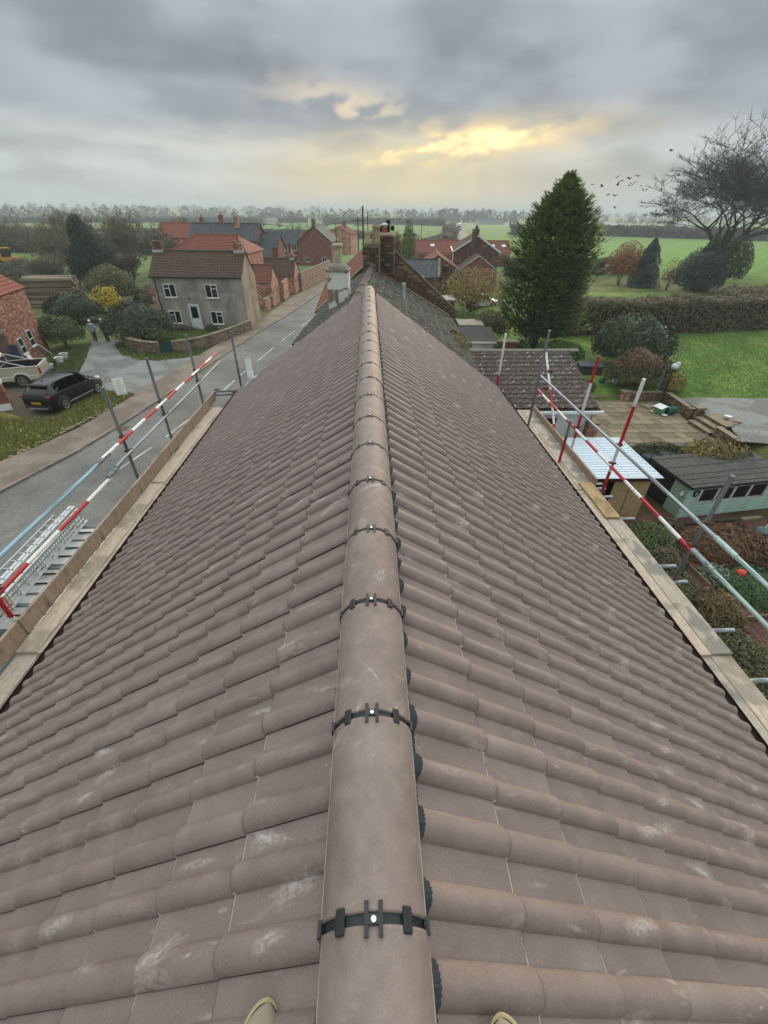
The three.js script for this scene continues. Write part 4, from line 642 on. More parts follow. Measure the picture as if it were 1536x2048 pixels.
{
  const n = thing('modern_brick_house', 'modern red brick house with slate roof and tall plain gable facing the camera', 'house', [-10.4, 0, -105], Math.PI / 2 - 0.1);
  shell(n, 10, 6.9, 4.05, 6.65, M.brickNew); gableRoof(n, 10, 6.9, 4.05, 6.65, M.slate, { shape: 'flat', over: 0.1 }); chimney(n, 0.7, 0.7, 1.5, [-4.2, 6.2, 0], M.brickNew, []);
  for (const x of [-1.6, 1.9]) windowAt(n, [-5.02, 1.0, x], -Math.PI / 2, 1.0, 0.85, { cross: 0 });
  part(n, 'verge_board', [1, -1].map(s => { const g = xf(bx(0.06, 0.14, 4.4, [0, 0, 2.2]), [0, 0, 0], [Math.atan2(2.6, 3.45), 0, 0]); if (s < 0) xf(g, [0, 0, 0], [0, Math.PI, 0]); return xf(g, [-5.13, 6.62, 0]); }), M.timberDark);
  { const wg = part(n, 'wing', xf(prism([[2.9, 0], [2.9, 3.65], [0, 5.9], [-2.9, 3.65], [-2.9, 0]].reverse(), 0, 5.0), [-1.0, 0, -3.4], [0, Math.PI / 2, 0]), M.brickNew);
    part(wg, 'wing_roof', [1, -1].map(s => xf(bx(3.85, 0.06, 5.0, [s * 1.92, 0, -2.5]), [-1.0, 5.96, -3.5], [0, 0, -s * Math.atan2(2.25, 2.9)])), M.slateDark);
    for (const z of [-4.4, -6.3]) for (const y of [1.1, 3.0]) windowAt(wg, [-3.93, y, z], -Math.PI / 2, 1.0, 1.15, { cross: 0 }); bar(wg, 'drainpipe', [-3.97, 3.6, -5.4], [-3.97, 0, -5.4], 0.05, M.black); }
  const b = thing('brick_house', 'mottled brick house with red roof behind the modern red house', 'house', [-6.9, 0, -133], Math.PI / 2 - 0.16);
  shell(b, 9, 6.3, 4.3, 5.95, M.brickOld); gableRoof(b, 9, 6.3, 4.3, 5.95, M.panOrange, { over: 0.05 }); chimney(b, 0.7, 0.7, 1.4, [1.5, 5.6, 0.4], M.brickNew, [[0, 0, 0.4]]);
}
// ---------------------------------------------------------------- buildings right of the terrace
{
  const g = thing('garage_row', 'long low garage row with red tile roof and brown doors', 'garage', [19.2, 0, -103], -0.02);
  shell(g, 20, 6, 2.35, 4.3, M.brickOld); gableRoof(g, 20, 6, 2.35, 4.3, M.panOrange, { over: 0.15 });
  for (const x of [-7.3, -2.9, 3, 7.5]) part(g, 'garage_door', [bx(3.4, 2.0, 0.06, [x, 1.0, 3.02]), ...[0, 1, 2, 3, 4].map(i => bx(3.3, 0.03, 0.03, [x, 0.3 + i * 0.38, 3.06]))], plain(0x7a4f3a));
  for (const x of [-6, -0.7, 6.5, 8.8]) { const m = part(g, 'skylight', xf(bx(0.95, 0.06, 0.8, [0, 0, 0]), [x, 3.55, 1.35], [0.575, 0, 0]), M.lead); part(m, 'pane', xf(bx(0.78, 0.03, 0.64, [0, 0.035, 0]), [x, 3.55, 1.35], [0.575, 0, 0]), M.white); }
  bar(g, 'satellite_mast', [-6.8, 4.2, 0], [-6.8, 6.0, 0], 0.04, M.galv); part(g, 'satellite_dish', sph(0.3, [-6.6, 6.0, 0.1], [0.5, 1, 0.8], 10), M.white);
  const h = thing('two_storey_house', 'brown brick two storey house with white bargeboards and brown tile roof', 'house', [15.9, 0, -73.8], Math.PI / 2 - 0.14);
  shell(h, 9.4, 6.3, 4.65, 6.5, M.brickDark); gableRoof(h, 9.4, 6.3, 4.65, 6.5, M.panBrown, { over: 0.15, cover: 0.34, amp: 0.03 });
  part(h, 'bargeboard', [1, -1].map(s => { const q = xf(bx(0.05, 0.2, 3.95, [0, -0.02, 1.97]), [0, 0, 0], [Math.atan2(1.85, 3.15), 0, 0]); if (s < 0) xf(q, [0, 0, 0], [0, Math.PI, 0]); return xf(q, [-4.89, 6.5, 0]); }), M.white);
  part(h, 'chimney', [bx(0.5, 6.9, 0.75, [-4.75, 3.45, -0.45]), bx(0.6, 0.2, 0.85, [-4.75, 6.9, -0.45])], M.brickDark); chimney(h, 0.9, 0.9, 0.95, [-3.6, 6.2, -0.3], M.brickDark, [[0, 0, 0.4, M.black], [0.25, 0.2, 0.3, M.terracotta]]);
  for (const z of [-4.2, -2.2]) windowAt(h, [z, 3.6, -3.17], Math.PI, 1.1, 1.2, { cross: 0.1 });
  part(h, 'gutter', bx(9.6, 0.1, 0.1, [0, 4.6, -3.34]), M.white);
  const e = part(h, 'front_extension', prism([[2.45, 0], [2.45, 2.85], [0, 4.4], [-2.45, 2.85], [-2.45, 0]].reverse(), -11.2, -4.72), M.brickNew); 
  { const pit = Math.atan2(1.55, 2.45); for (const s of [1, -1]) { const q = smoothTiles(6.6, 3.0, 0.34, 0.32, 0.03, 0.03, 6, 'pan', 3); xf(q, [0, 0, 0], [pit, 0, 0]); if (s < 0) xf(q, [0, 0, 0], [0, Math.PI, 0]); stuff(e, 'extension_tiles', xf(q, [-7.98, 4.46, 0]), M.panBrown); const v = xf(bx(0.1, 0.08, 2.95, [0, 0.03, 1.47]), [0, 0, 0], [pit, 0, 0]); if (s < 0) xf(v, [0, 0, 0], [0, Math.PI, 0]); part(e, 'verge', xf(v, [-11.28, 4.48, 0]), M.whiteWorn); } }
  const b = thing('brick_barn', 'old brick barn with square gable window and dark doorway behind the yellow tree', 'barn', [9.35, 0, -66.8], Math.PI / 2 - 0.1);
  shell(b, 8.6, 7.6, 2.35, 4.5, M.brickDark); gableRoof(b, 8.6, 7.6, 2.35, 4.5, M.panOrange, { over: 0.0 });
  part(b, 'verge', [1, -1].map(s => { const q = xf(bx(0.25, 0.09, 4.4, [0, 0.02, 2.2]), [0, 0, 0], [Math.atan2(2.15, 3.8), 0, 0]); if (s < 0) xf(q, [0, 0, 0], [0, Math.PI, 0]); return xf(q, [-4.25, 4.55, 0]); }), M.stone);
  part(b, 'gable_window', bx(0.06, 0.6, 0.6, [-4.31, 3.0, 1.0]), M.dark); part(b, 'door', [bx(0.06, 2.0, 0.85, [-4.31, 1.0, 0.3])], M.dark); part(b, 'garage_opening', bx(0.06, 2.0, 2.0, [-4.31, 1.0, 2.3]), M.timberDark);
  const s = thing('slate_outbuilding', 'brick outbuilding with grey slate roof left of the old barn', 'outbuilding', [6.0, 0, -62.3], -0.1);
  shell(s, 6.2, 4.4, 2.4, 4.1, M.brickDark); gableRoof(s, 6.2, 4.4, 2.4, 4.1, M.slate, { shape: 'flat', over: 0.05, ridgeMat: M.timberDark }); part(s, 'verge_stone', xf(xf(bx(0.3, 0.14, 2.9, [3.05, 0.05, 1.45]), [0, 0, 0], [0.66, 0, 0]), [0, 4.2, 0]), M.stone);
  part(s, 'porch', [bx(1.7, 0.1, 1.6, [0.3, 2.55, 3.0]), bx(0.12, 2.5, 0.12, [1.0, 1.25, 3.7]), bx(0.12, 2.5, 0.12, [-0.4, 1.25, 3.7])], plain(0x8a8a58)); part(s, 'porch_front', bx(0.9, 0.35, 0.05, [0.75, 2.35, 3.84]), M.white);
  const fl = (name, label, x, z, w, d, y, m) => { const o = thing(name, label, 'shed', [x, 0, z], -0.05); part(o, 'wall', bx(w - 0.2, y - 0.08, d - 0.2, [0, (y - 0.08) / 2, 0]), M.brickDark); part(o, 'roof', rbx(w, 0.1, d, 0.02, [0, y, 0]), m); part(o, 'fascia', bx(w + 0.02, 0.14, 0.03, [0, y - 0.08, d / 2]), M.timber); return o; };
  fl('flat_roof_shed', 'low shed with grey flat roof beside the tree trunk', 8.1, -36.2, 2.0, 2.4, 1.8, M.concrete);
  fl('flat_roof_shed', 'low grey roofed lean-to under the bare brick gable', 7.9, -46.8, 1.4, 3.0, 2.0, M.lead);
  const ws = thing('white_shed', 'small white boarded shed with black felt roof at the terrace end', 'shed', [7.52, 0, -31.15], -0.02);
  part(ws, 'wall', prism([[0.95, 0], [0.95, 1.75], [-0.95, 2.2], [-0.95, 0]].reverse(), -1.12, 1.12), M.whiteWorn); for (let i = 0; i < 8; i++) part(ws, 'board', bx(2.2, 0.19, 0.025, [0, 0.14 + i * 0.205, 0.965]), M.whiteWorn); part(ws, 'roof', xf(rbx(2.5, 0.06, 2.3, 0.02), [0, 2.02, 0.0], [0.235, 0, 0]), M.felt); part(ws, 'fascia', bx(2.45, 0.1, 0.03, [0, 1.74, 1.13]), M.white);
  const pier = thing('brick_pier', 'dark brick pier with stone cap beside the white shed', 'pier', [9.5, 0, -29.6]); part(pier, 'pier', bx(0.9, 1.9, 0.5, [0, 0.95, 0]), M.brickDark); part(pier, 'cap', rbx(1.15, 0.1, 0.7, 0.02, [0, 1.95, 0]), M.stone);
  solo('wheelie_bin', 'black wheelie bin tucked between the terrace and the white shed', 'bin', [rbx(0.55, 0.95, 0.6, 0.04, [0, 0.55, 0]), rbx(0.6, 0.07, 0.68, 0.03, [0, 1.07, 0.02]), cyl(0.1, 0.1, 0.06, 12, [0.25, 0.1, -0.3], [0, 0, Math.PI / 2]), cyl(0.1, 0.1, 0.06, 12, [-0.25, 0.1, -0.3], [0, 0, Math.PI / 2])], M.black, [6.2, 0, -32.8]);
}
// ---------------------------------------------------------------- vehicles
const lathe = (pts, n = 28) => new THREE.LatheGeometry(pts.map(p => new THREE.Vector2(...p)), n);
M.tyre = plain(0x1b1c1d, { roughness: 0.9 }); M.alloy = std({ color: 0xa9adb0, metalness: 0.8, roughness: 0.35 }); M.cladding = plain(0x26282a, { roughness: 0.7 });
M.redLens = std({ color: 0x9c1018, roughness: 0.15 }); M.clearLens = std({ color: 0xd5dade, roughness: 0.1, metalness: 0.2 });
function wheel(t, x, y, z, r, w, side) {                                       // axle along x
  const tg = lathe([[r * 0.66, -w / 2], [r * 0.94, -w / 2], [r, -w * 0.36], [r, w * 0.36], [r * 0.94, w / 2], [r * 0.66, w / 2], [r * 0.62, w * 0.3], [r * 0.62, -w * 0.3], [r * 0.66, -w / 2]], 30); tg.rotateZ(Math.PI / 2);
  const m = part(t, 'wheel', tg, M.tyre); m.position.set(x, y, z);
  const rim = [cyl(r * 0.64, r * 0.64, w * 0.3, 24, [side * w * 0.05, 0, 0], [0, 0, Math.PI / 2])]; const hub = [cyl(r * 0.16, r * 0.16, 0.06, 14, [side * w * 0.46, 0, 0], [0, 0, Math.PI / 2])];
  for (let i = 0; i < 10; i++) hub.push(xf(bx(0.03, r * 0.5, r * 0.09, [side * w * 0.42, r * 0.38, 0]), [0, 0, 0], [i * Math.PI / 5, 0, 0])); const lip = new THREE.TorusGeometry(r * 0.63, 0.018, 8, 28); lip.rotateY(Math.PI / 2); lip.translate(side * w * 0.44, 0, 0); hub.push(lip);
  part(m, 'rim', rim, M.cladding); part(m, 'spokes', hub, M.alloy); return m;
}
// lofted body: stations along z (front = +z); ring from sill to roof centre, mirrored
function loft(stations, ringFn, close = true) {
  const rings = stations.map(s => { const h = ringFn(s), a = h.map(([x, y]) => [x, y, s.z]), b = h.slice(0, -1).reverse().map(([x, y]) => [-x, y, s.z]); return [...a, ...b]; });
  const n = rings[0].length, P = rings.flat(2), I = [];
  for (let k = 0; k < rings.length - 1; k++) for (let i = 0; i < n; i++) { const j = (i + 1) % n, a = k * n + i, b = k * n + j; I.push(a, b, a + n, b, b + n, a + n); }
  if (close) for (const [k, f] of [[0, 1], [rings.length - 1, 0]]) for (let i = 1; i < n - 1; i++) f ? I.push(k * n, k * n + i + 1, k * n + i) : I.push(k * n, k * n + i, k * n + i + 1);
  const g = new THREE.BufferGeometry(); g.setAttribute('position', new THREE.BufferAttribute(new Float32Array(P), 3)); g.setIndex(I); g.computeVertexNormals(); g.setAttribute('uv', new THREE.BufferAttribute(new Float32Array(P.length / 3 * 2), 2));
  return { g, rings };
}
function patch(rings, k0, k1, i0, i1, off, inset = 0.06) {                     // a panel on the loft between stations k0..k1 and ring points i0..i1
  const P = [], I = [], nk = (k1 - k0) * 4, ni = (i1 - i0) * 4, at = (k, i) => { const a = Math.min(Math.floor(k), rings.length - 2), b = Math.min(Math.floor(i), rings[0].length - 2), fk = k - a, fi = i - b; return [0, 1, 2].map(q => mix(mix(rings[a][b][q], rings[a][b + 1][q], fi), mix(rings[a + 1][b][q], rings[a + 1][b + 1][q], fi), fk)); };
  for (let a = 0; a <= nk; a++) for (let b = 0; b <= ni; b++) { const k = mix(k0 + inset, k1 - inset, a / nk), i = mix(i0 + inset, i1 - inset, b / ni), p = at(k, i), d1 = at(Math.min(k + 0.02, rings.length - 1.001), i).map((v, q) => v - p[q]), d2 = at(k, Math.min(i + 0.02, rings[0].length - 1.001)).map((v, q) => v - p[q]); let nx = d2[1] * d1[2] - d2[2] * d1[1], ny = d2[2] * d1[0] - d2[0] * d1[2], nz = d2[0] * d1[1] - d2[1] * d1[0]; const l = Math.hypot(nx, ny, nz) || 1, s = (nx * p[0] + ny * (p[1] - 0.7) + nz * p[2] * 0.2) < 0 ? -1 : 1; P.push(p[0] + s * nx / l * off, p[1] + s * ny / l * off, p[2] + s * nz / l * off); }
  for (let a = 0; a < nk; a++) for (let b = 0; b < ni; b++) { const q = a * (ni + 1) + b; I.push(q, q + 1, q + ni + 1, q + 1, q + ni + 2, q + ni + 1); }
  const g = new THREE.BufferGeometry(); g.setAttribute('position', new THREE.BufferAttribute(new Float32Array(P), 3)); g.setIndex(I); g.computeVertexNormals(); g.setAttribute('uv', new THREE.BufferAttribute(new Float32Array(P.length / 3 * 2), 2)); return g;
}
const mirrorX = g => { const q = g.clone(); q.scale(-1, 1, 1); return q; };
function plateMat(bg) { const c = document.createElement('canvas'); c.width = 256; c.height = 64; const x = c.getContext('2d'); x.fillStyle = bg; x.fillRect(0, 0, 256, 64); x.fillStyle = '#2a2205'; [[22, 22], [52, 26], [86, 20], [112, 24], [156, 26], [188, 22], [216, 24]].forEach(([a, w], i) => { x.fillRect(a, 14, w, 36); x.fillStyle = bg; x.fillRect(a + 7, 20 + (i % 3) * 7, w - 13, 8); x.fillRect(a + 8, 36 - (i % 2) * 4, w - 14, 6); x.fillStyle = '#2a2205'; }); const t = new THREE.CanvasTexture(c); t.colorSpace = THREE.SRGBColorSpace; return std({ map: t, roughness: 0.4 }); }
function crossover(name, label, pos, ry, paint, scale = 1) {                    // small five-door crossover, front = +z, length about 4.2 m
  const t = thing(name, label, 'car', pos, ry);
  const st = [[-2.08, 0.42, 0.78, 0.80, 0.70, 0.62, 0.40], [-2.02, 0.34, 0.93, 1.02, 0.80, 0.74, 0.55], [-1.86, 0.30, 1.0, 1.16, 0.87, 0.80, 0.62], [-1.52, 0.26, 1.01, 1.40, 0.895, 0.84, 0.58], [-1.0, 0.26, 1.0, 1.52, 0.90, 0.86, 0.60], [-0.3, 0.26, 0.98, 1.55, 0.90, 0.86, 0.62], [0.35, 0.26, 0.96, 1.50, 0.90, 0.86, 0.61], [0.8, 0.26, 0.955, 1.28, 0.90, 0.86, 0.60], [1.15, 0.26, 0.95, 1.01, 0.90, 0.87, 0.64], [1.6, 0.28, 0.86, 0.93, 0.89, 0.83, 0.60], [1.95, 0.32, 0.74, 0.82, 0.82, 0.74, 0.5], [2.1, 0.40, 0.62, 0.66, 0.66, 0.58, 0.40]].map(([z, b, belt, roof, wB, wS, wR]) => ({ z, b, belt, roof, wB, wS, wR }));
  const { g, rings } = loft(st, s => [[s.wB * 0.55, s.b - 0.02], [s.wB * 0.93, s.b], [s.wB, s.b + 0.12], [s.wB + 0.005, mix(s.b, s.belt, 0.55)], [s.wB - 0.015, s.belt - 0.07], [s.wS, s.belt], [mix(s.wS, s.wR, 0.55), mix(s.belt, s.roof, 0.62)], [s.wR, s.roof - 0.04], [s.wR * 0.72, s.roof], [0, s.roof + 0.012]]);
  part(t, 'body', g, paint);
  const sideW = [[3.25, 4.6], [4.62, 5.75], [5.8, 7.15]].map(([a, b]) => patchF(rings, a, b, 5.12, 6.9, 0.006));
  for (const w of sideW) { part(t, 'side_window', w, M.glass); part(t, 'side_window', mirrorX(w), M.glass); }
  part(t, 'rear_window', xf(rbx(1.12, 0.36, 0.02, 0.008), [0, 1.215, -1.735], [0.93, 0, 0]), M.glass); part(t, 'windscreen', xf(rbx(1.22, 0.8, 0.02, 0.008), [0, 1.27, 0.86], [-0.98, 0, 0]), M.glass);
  part(t, 'spoiler', rbx(1.15, 0.05, 0.2, 0.02, [0, 1.43, -1.62]), paint);
  part(t, 'cladding', [-1, 1].flatMap(s => [rbx(0.05, 0.16, 3.3, 0.02, [s * 0.895, 0.31, 0])]).concat([rbx(1.5, 0.2, 0.14, 0.04, [0, 0.4, -2.02]), rbx(1.4, 0.2, 0.14, 0.04, [0, 0.42, 2.0])]), M.cladding);
  part(t, 'sill_trim', [-1, 1].map(s => rbx(0.02, 0.04, 2.0, 0.008, [s * 0.925, 0.36, 0])), M.alloy); part(t, 'skid_plate', rbx(1.1, 0.06, 0.08, 0.02, [0, 0.33, -2.09]), M.lead);
  for (const s of [-1, 1]) for (const z of [-1.29, 1.3]) { const a = new THREE.TorusGeometry(0.385, 0.055, 8, 22, Math.PI); a.rotateY(Math.PI / 2); part(t, 'wheel_arch', xf(a, [s * 0.885, 0.34, z]), M.cladding); part(t, 'arch_void', cyl(0.365, 0.365, 0.06, 24, [s * 0.885, 0.34, z], [0, 0, Math.PI / 2]), M.dark); wheel(t, s * 0.86, 0.335, z, 0.335, 0.215, s); }
  for (const s of [-1, 1]) { part(t, 'tail_light', rbx(0.34, 0.13, 0.12, 0.04, [s * 0.68, 0.93, -1.97], [0, s * 0.5, s * -0.12]), M.redLens); part(t, 'reflector', rbx(0.2, 0.09, 0.05, 0.02, [s * 0.62, 0.56, -2.05], [0, s * 0.3, 0]), M.redLens); part(t, 'headlight', rbx(0.26, 0.2, 0.22, 0.06, [s * 0.68, 0.78, 1.82]), M.clearLens); const mi = part(t, 'wing_mirror', rbx(0.2, 0.14, 0.12, 0.04, [s * 1.0, 1.06, 0.72]), paint); part(t, 'door_handle', rbx(0.02, 0.03, 0.16, 0.008, [s * 0.905, 0.88, -0.25]), paint); }
  part(t, 'number_plate', xf(new THREE.BoxGeometry(0.52, 0.115, 0.015), [0, 0.62, -2.095]).rotateY(0), plateMat(name === 'parked_car' ? '#e2b93a' : '#e8e8e2'));
  part(t, 'roof_aerial', xf(new THREE.ConeGeometry(0.03, 0.12, 8), [0, 1.55, -1.2], [-0.5, 0, 0]), M.black); return t;
}
function patchF(rings, k0, k1, i0, i1, off) {                                    // fractional panel
  const P = [], I = [], nk = 8, ni = 5, at = (k, i) => { const a = Math.min(Math.floor(k), rings.length - 2), b = Math.min(Math.floor(i), rings[0].length - 2), fk = k - a, fi = i - b; return [0, 1, 2].map(q => mix(mix(rings[a][b][q], rings[a][b + 1][q], fi), mix(rings[a + 1][b][q], rings[a + 1][b + 1][q], fi), fk)); };
  for (let a = 0; a <= nk; a++) for (let b = 0; b <= ni; b++) { const p = at(mix(k0, k1, a / nk), mix(i0, i1, b / ni)); P.push(p[0] + off, p[1] + off * 0.5, p[2]); }
  for (let a = 0; a < nk; a++) for (let b = 0; b < ni; b++) { const q = a * (ni + 1) + b; I.push(q, q + ni + 1, q + 1, q + 1, q + ni + 1, q + ni + 2); }
  const g = new THREE.BufferGeometry(); g.setAttribute('position', new THREE.BufferAttribute(new Float32Array(P), 3)); g.setIndex(I); g.computeVertexNormals(); g.setAttribute('uv', new THREE.BufferAttribute(new Float32Array(P.length / 3 * 2), 2)); return g;
}
M.blackPaint = new THREE.MeshPhysicalMaterial({ color: 0x060708, roughness: 0.35, specularIntensity: 0.5, clearcoat: 0.4, clearcoatRoughness: 0.06 });
M.whitePaint = new THREE.MeshPhysicalMaterial({ color: 0xe0e2e2, roughness: 0.35, clearcoat: 0.8, clearcoatRoughness: 0.1 });
M.creamPaint = new THREE.MeshPhysicalMaterial({ color: 0xc9c3b2, roughness: 0.4, metalness: 0.25, clearcoat: 0.7, clearcoatRoughness: 0.15 });
crossover('parked_car', 'black crossover car with yellow rear plate on the grass verge', [-17.35, 0.02, -23.9], Math.PI - 0.15, M.blackPaint);
crossover('white_car', 'white car half hidden behind the small yellow leaved tree', [12.6, 0.1, -52.5], Math.PI / 2 + 0.1, M.whitePaint);
{ // double cab pick-up, only its bed in view; front = +z
  const t = thing('pickup_truck', 'cream pickup truck with open bed parked by the old brick barn', 'pickup truck', [-23.05, 0, -26.62], -Math.PI / 2 + 0.33);
  part(t, 'bed', [rbx(1.86, 0.62, 0.05, 0.02, [0, 0.85, -2.55]), rbx(0.06, 0.5, 2.0, 0.02, [0.9, 0.93, -1.55]), rbx(0.06, 0.5, 2.0, 0.02, [-0.9, 0.93, -1.55]), rbx(1.9, 0.3, 5.0, 0.06, [0, 0.55, 0]), rbx(0.1, 0.06, 2.05, 0.025, [0.9, 1.19, -1.55]), rbx(0.1, 0.06, 2.05, 0.025, [-0.9, 1.19, -1.55])], M.creamPaint);
  part(t, 'tailgate', [rbx(1.62, 0.56, 0.06, 0.02, [0, 0.9, -2.6]), rbx(1.66, 0.06, 0.1, 0.02, [0, 1.2, -2.57])], M.creamPaint); part(t, 'badge', cyl(0.055, 0.055, 0.015, 16, [0, 0.98, -2.64], [Math.PI / 2, 0, 0]), M.alloy);
  part(t, 'bed_liner', [bx(1.74, 0.03, 1.96, [0, 0.74, -1.56]), bx(0.02, 0.46, 1.96, [0.86, 0.94, -1.56]), bx(0.02, 0.46, 1.96, [-0.86, 0.94, -1.56]), bx(1.74, 0.46, 0.02, [0, 0.94, -0.58])], M.black);
  const cab = loft([[-0.55, 1.15, 1.8, 0.93, 0.66], [0.0, 1.12, 1.86, 0.93, 0.7], [0.9, 1.1, 1.84, 0.93, 0.7], [1.5, 1.08, 1.4, 0.92, 0.74], [1.85, 1.05, 1.14, 0.92, 0.8], [2.5, 0.9, 1.02, 0.88, 0.7], [2.7, 0.7, 0.8, 0.8, 0.6]].map(([z, belt, roof, w, wr]) => ({ z, belt, roof, w, wr })), s => [[s.w * 0.9, 0.42], [s.w, 0.5], [s.w, s.belt], [s.wr + 0.04, s.roof - 0.06], [s.wr * 0.8, s.roof], [0, s.roof + 0.02]]);
  part(t, 'cab', cab.g, M.creamPaint); for (const s of [1, -1]) { part(t, 'side_window', bx(0.02, 0.5, 1.3, [s * 0.845, 1.42, 0.3], [0, 0, s * 0.33]), M.glass); part(t, 'tail_light', rbx(0.13, 0.36, 0.1, 0.03, [s * 0.87, 0.93, -2.56]), M.redLens);
    part(t, 'wheel_arch', (() => { const a = new THREE.TorusGeometry(0.44, 0.06, 8, 22, Math.PI); a.rotateY(Math.PI / 2); return xf(a, [s * 0.93, 0.4, -1.5]); })(), M.creamPaint); for (const z of [-1.5, 1.6]) { part(t, 'arch_void', cyl(0.43, 0.43, 0.08, 24, [s * 0.925, 0.4, z], [0, 0, Math.PI / 2]), M.dark); wheel(t, s * 0.88, 0.385, z, 0.385, 0.25, s); } }
  const roll = [-1, 1].map(s => new THREE.TubeGeometry(new THREE.CatmullRomCurve3([V3(s * 0.78, 1.18, -1.9), V3(s * 0.74, 1.42, -1.2), V3(s * 0.7, 1.62, -0.72), V3(s * 0.6, 1.66, -0.6)]), 16, 0.035, 10)); roll.push(rod([-0.62, 1.66, -0.6], [0.62, 1.66, -0.6], 0.035)); part(t, 'roll_bar', roll, M.alloy);
  part(t, 'rear_bumper', [rbx(1.7, 0.14, 0.2, 0.03, [0, 0.5, -2.7])], M.cladding); part(t, 'rear_window', bx(1.2, 0.42, 0.03, [0, 1.48, -0.57], [0.1, 0, 0]), M.glass);
}
{ // long white panel van under the left scaffold, ladders on its roof; front = +z
  const t = thing('panel_van', 'white panel van with ribbed roof and roof rack parked under the left scaffold', 'van', [-6.78, 0, -6.15], 0.02);
  const y = 2.28, hw = 0.97;
  const { g, rings } = loft([[-2.72, 0.4, 2.2, 0.95, 0.86], [-2.66, 0.32, y, 0.98, 0.9], [0.25, 0.32, y, 0.98, 0.9], [0.5, 0.32, y - 0.03, 0.98, 0.88], [1.3, 0.32, 1.45, 0.98, 0.84], [1.9, 0.32, 1.15, 0.98, 0.9], [2.5, 0.34, 0.98, 0.95, 0.85], [2.68, 0.4, 0.7, 0.88, 0.75]].map(([z, b, r, w, wr]) => ({ z, b, r, w, wr })), s => [[s.w * 0.9, s.b], [s.w, s.b + 0.1], [s.w, Math.min(1.2, s.r - 0.1)], [s.wr + 0.02, s.r - 0.09], [s.wr - 0.05, s.r - 0.01], [0, s.r + 0.015]]);
  part(t, 'body', g, M.whitePaint);
  for (let i = 0; i < 10; i++) part(t, 'roof_rib', rbx(1.62, 0.03, 0.035, 0.008, [0, y + 0.015, -2.45 + i * 0.3]), i % 3 === 1 ? M.lead : M.cladding);
  part(t, 'windscreen', xf(rbx(1.6, 1.08, 0.02, 0.01), [0, 1.86, 0.93], [-0.82, 0, 0]), M.glassTeal); part(t, 'bonnet_trim', rbx(1.7, 0.05, 0.12, 0.02, [0, 1.47, 1.38]), M.cladding);
  for (const s of [1, -1]) { part(t, 'wing_mirror', rbx(0.16, 0.36, 0.16, 0.04, [s * 1.1, 1.45, 1.2]), M.black); part(t, 'headlight', rbx(0.2, 0.36, 0.3, 0.06, [s * 0.8, 0.95, 2.4]), M.clearLens); part(t, 'side_window', bx(0.02, 0.5, 0.9, [s * 0.965, 1.62, 0.85]), M.glass); for (const z of [-1.75, 1.75]) wheel(t, s * 0.86, 0.34, z, 0.34, 0.22, s); part(t, 'tail_light', rbx(0.12, 0.5, 0.06, 0.02, [s * 0.9, 1.1, -2.72]), M.redLens); }
  const rack = [-2.5, -1.0, 0.1].map(z => rbx(2.4, 0.045, 0.07, 0.01, [-0.2, y + 0.14, z])); for (const z of [-2.5, -1.0, 0.1]) for (const s of [-1, 1]) rack.push(bx(0.05, 0.14, 0.06, [s * 0.86, y + 0.06, z])); part(t, 'roof_rack', rack, M.galvDark); part(t, 'roof_vent', sph(0.14, [0.35, y + 0.02, -0.95], [1.4, 0.4, 1], 12), M.galvDark);
  // ladders lashed to the rack
  const alu = std({ color: 0xc3c5c4, metalness: 0.55, roughness: 0.42 });
  const A = thing('ladder', 'aluminium ladder lying flat on the road side of the van roof', 'ladder', [-8.05, 2.5, -7.2], 0.03);
  part(A, 'stile', bx(0.03, 0.075, 3.7, [-0.18, 0, 0]), alu); part(A, 'stile', bx(0.03, 0.075, 3.7, [0.18, 0, 0]), alu); for (let i = 0; i < 14; i++) part(A, 'rung', cyl(0.016, 0.016, 0.36, 8, [0, 0, -1.68 + i * 0.26], [0, 0, Math.PI / 2]), alu);
  const B = thing('ladder', 'stack of aluminium ladder sections on edge in the middle of the van roof', 'ladder', [-7.5, 2.52, -7.05], 0.03), L = 3.9;
  for (let k = 0; k < 4; k++) { part(B, 'stile', rbx(0.07, 0.034, L - k * 0.12, 0.006, [-0.14 + k * 0.125, 0.32 + (k % 2) * 0.03, 0]), alu); part(B, 'stile', rbx(0.07, 0.034, L - k * 0.12, 0.006, [-0.14 + k * 0.125, 0.0, 0]), alu); }
  for (let k = 0; k < 4; k++) { const rg = [], hl = []; for (let i = 0; i < 14; i++) { const z = -1.76 + i * 0.27 + k * 0.05; rg.push(cyl(0.015, 0.015, 0.34, 8, [-0.14 + k * 0.125, 0.17, z])); hl.push(cyl(0.017, 0.017, 0.006, 10, [-0.14 + k * 0.125, 0.34 + (k % 2) * 0.03, z])); } stuff(B, 'rungs', rg, alu); stuff(B, 'rung_ends', hl, M.dark); }
  solo('lashing_strap', 'orange lashing strap around the ladders on the van roof', 'strap', [bx(0.58, 0.012, 0.03, [0, 0.39, 0]), bx(0.012, 0.4, 0.03, [0.29, 0.2, 0]), bx(0.012, 0.4, 0.03, [-0.29, 0.2, 0])], plain(0xc26a3c), [-7.45, 2.5, -5.75], 0.3);
}
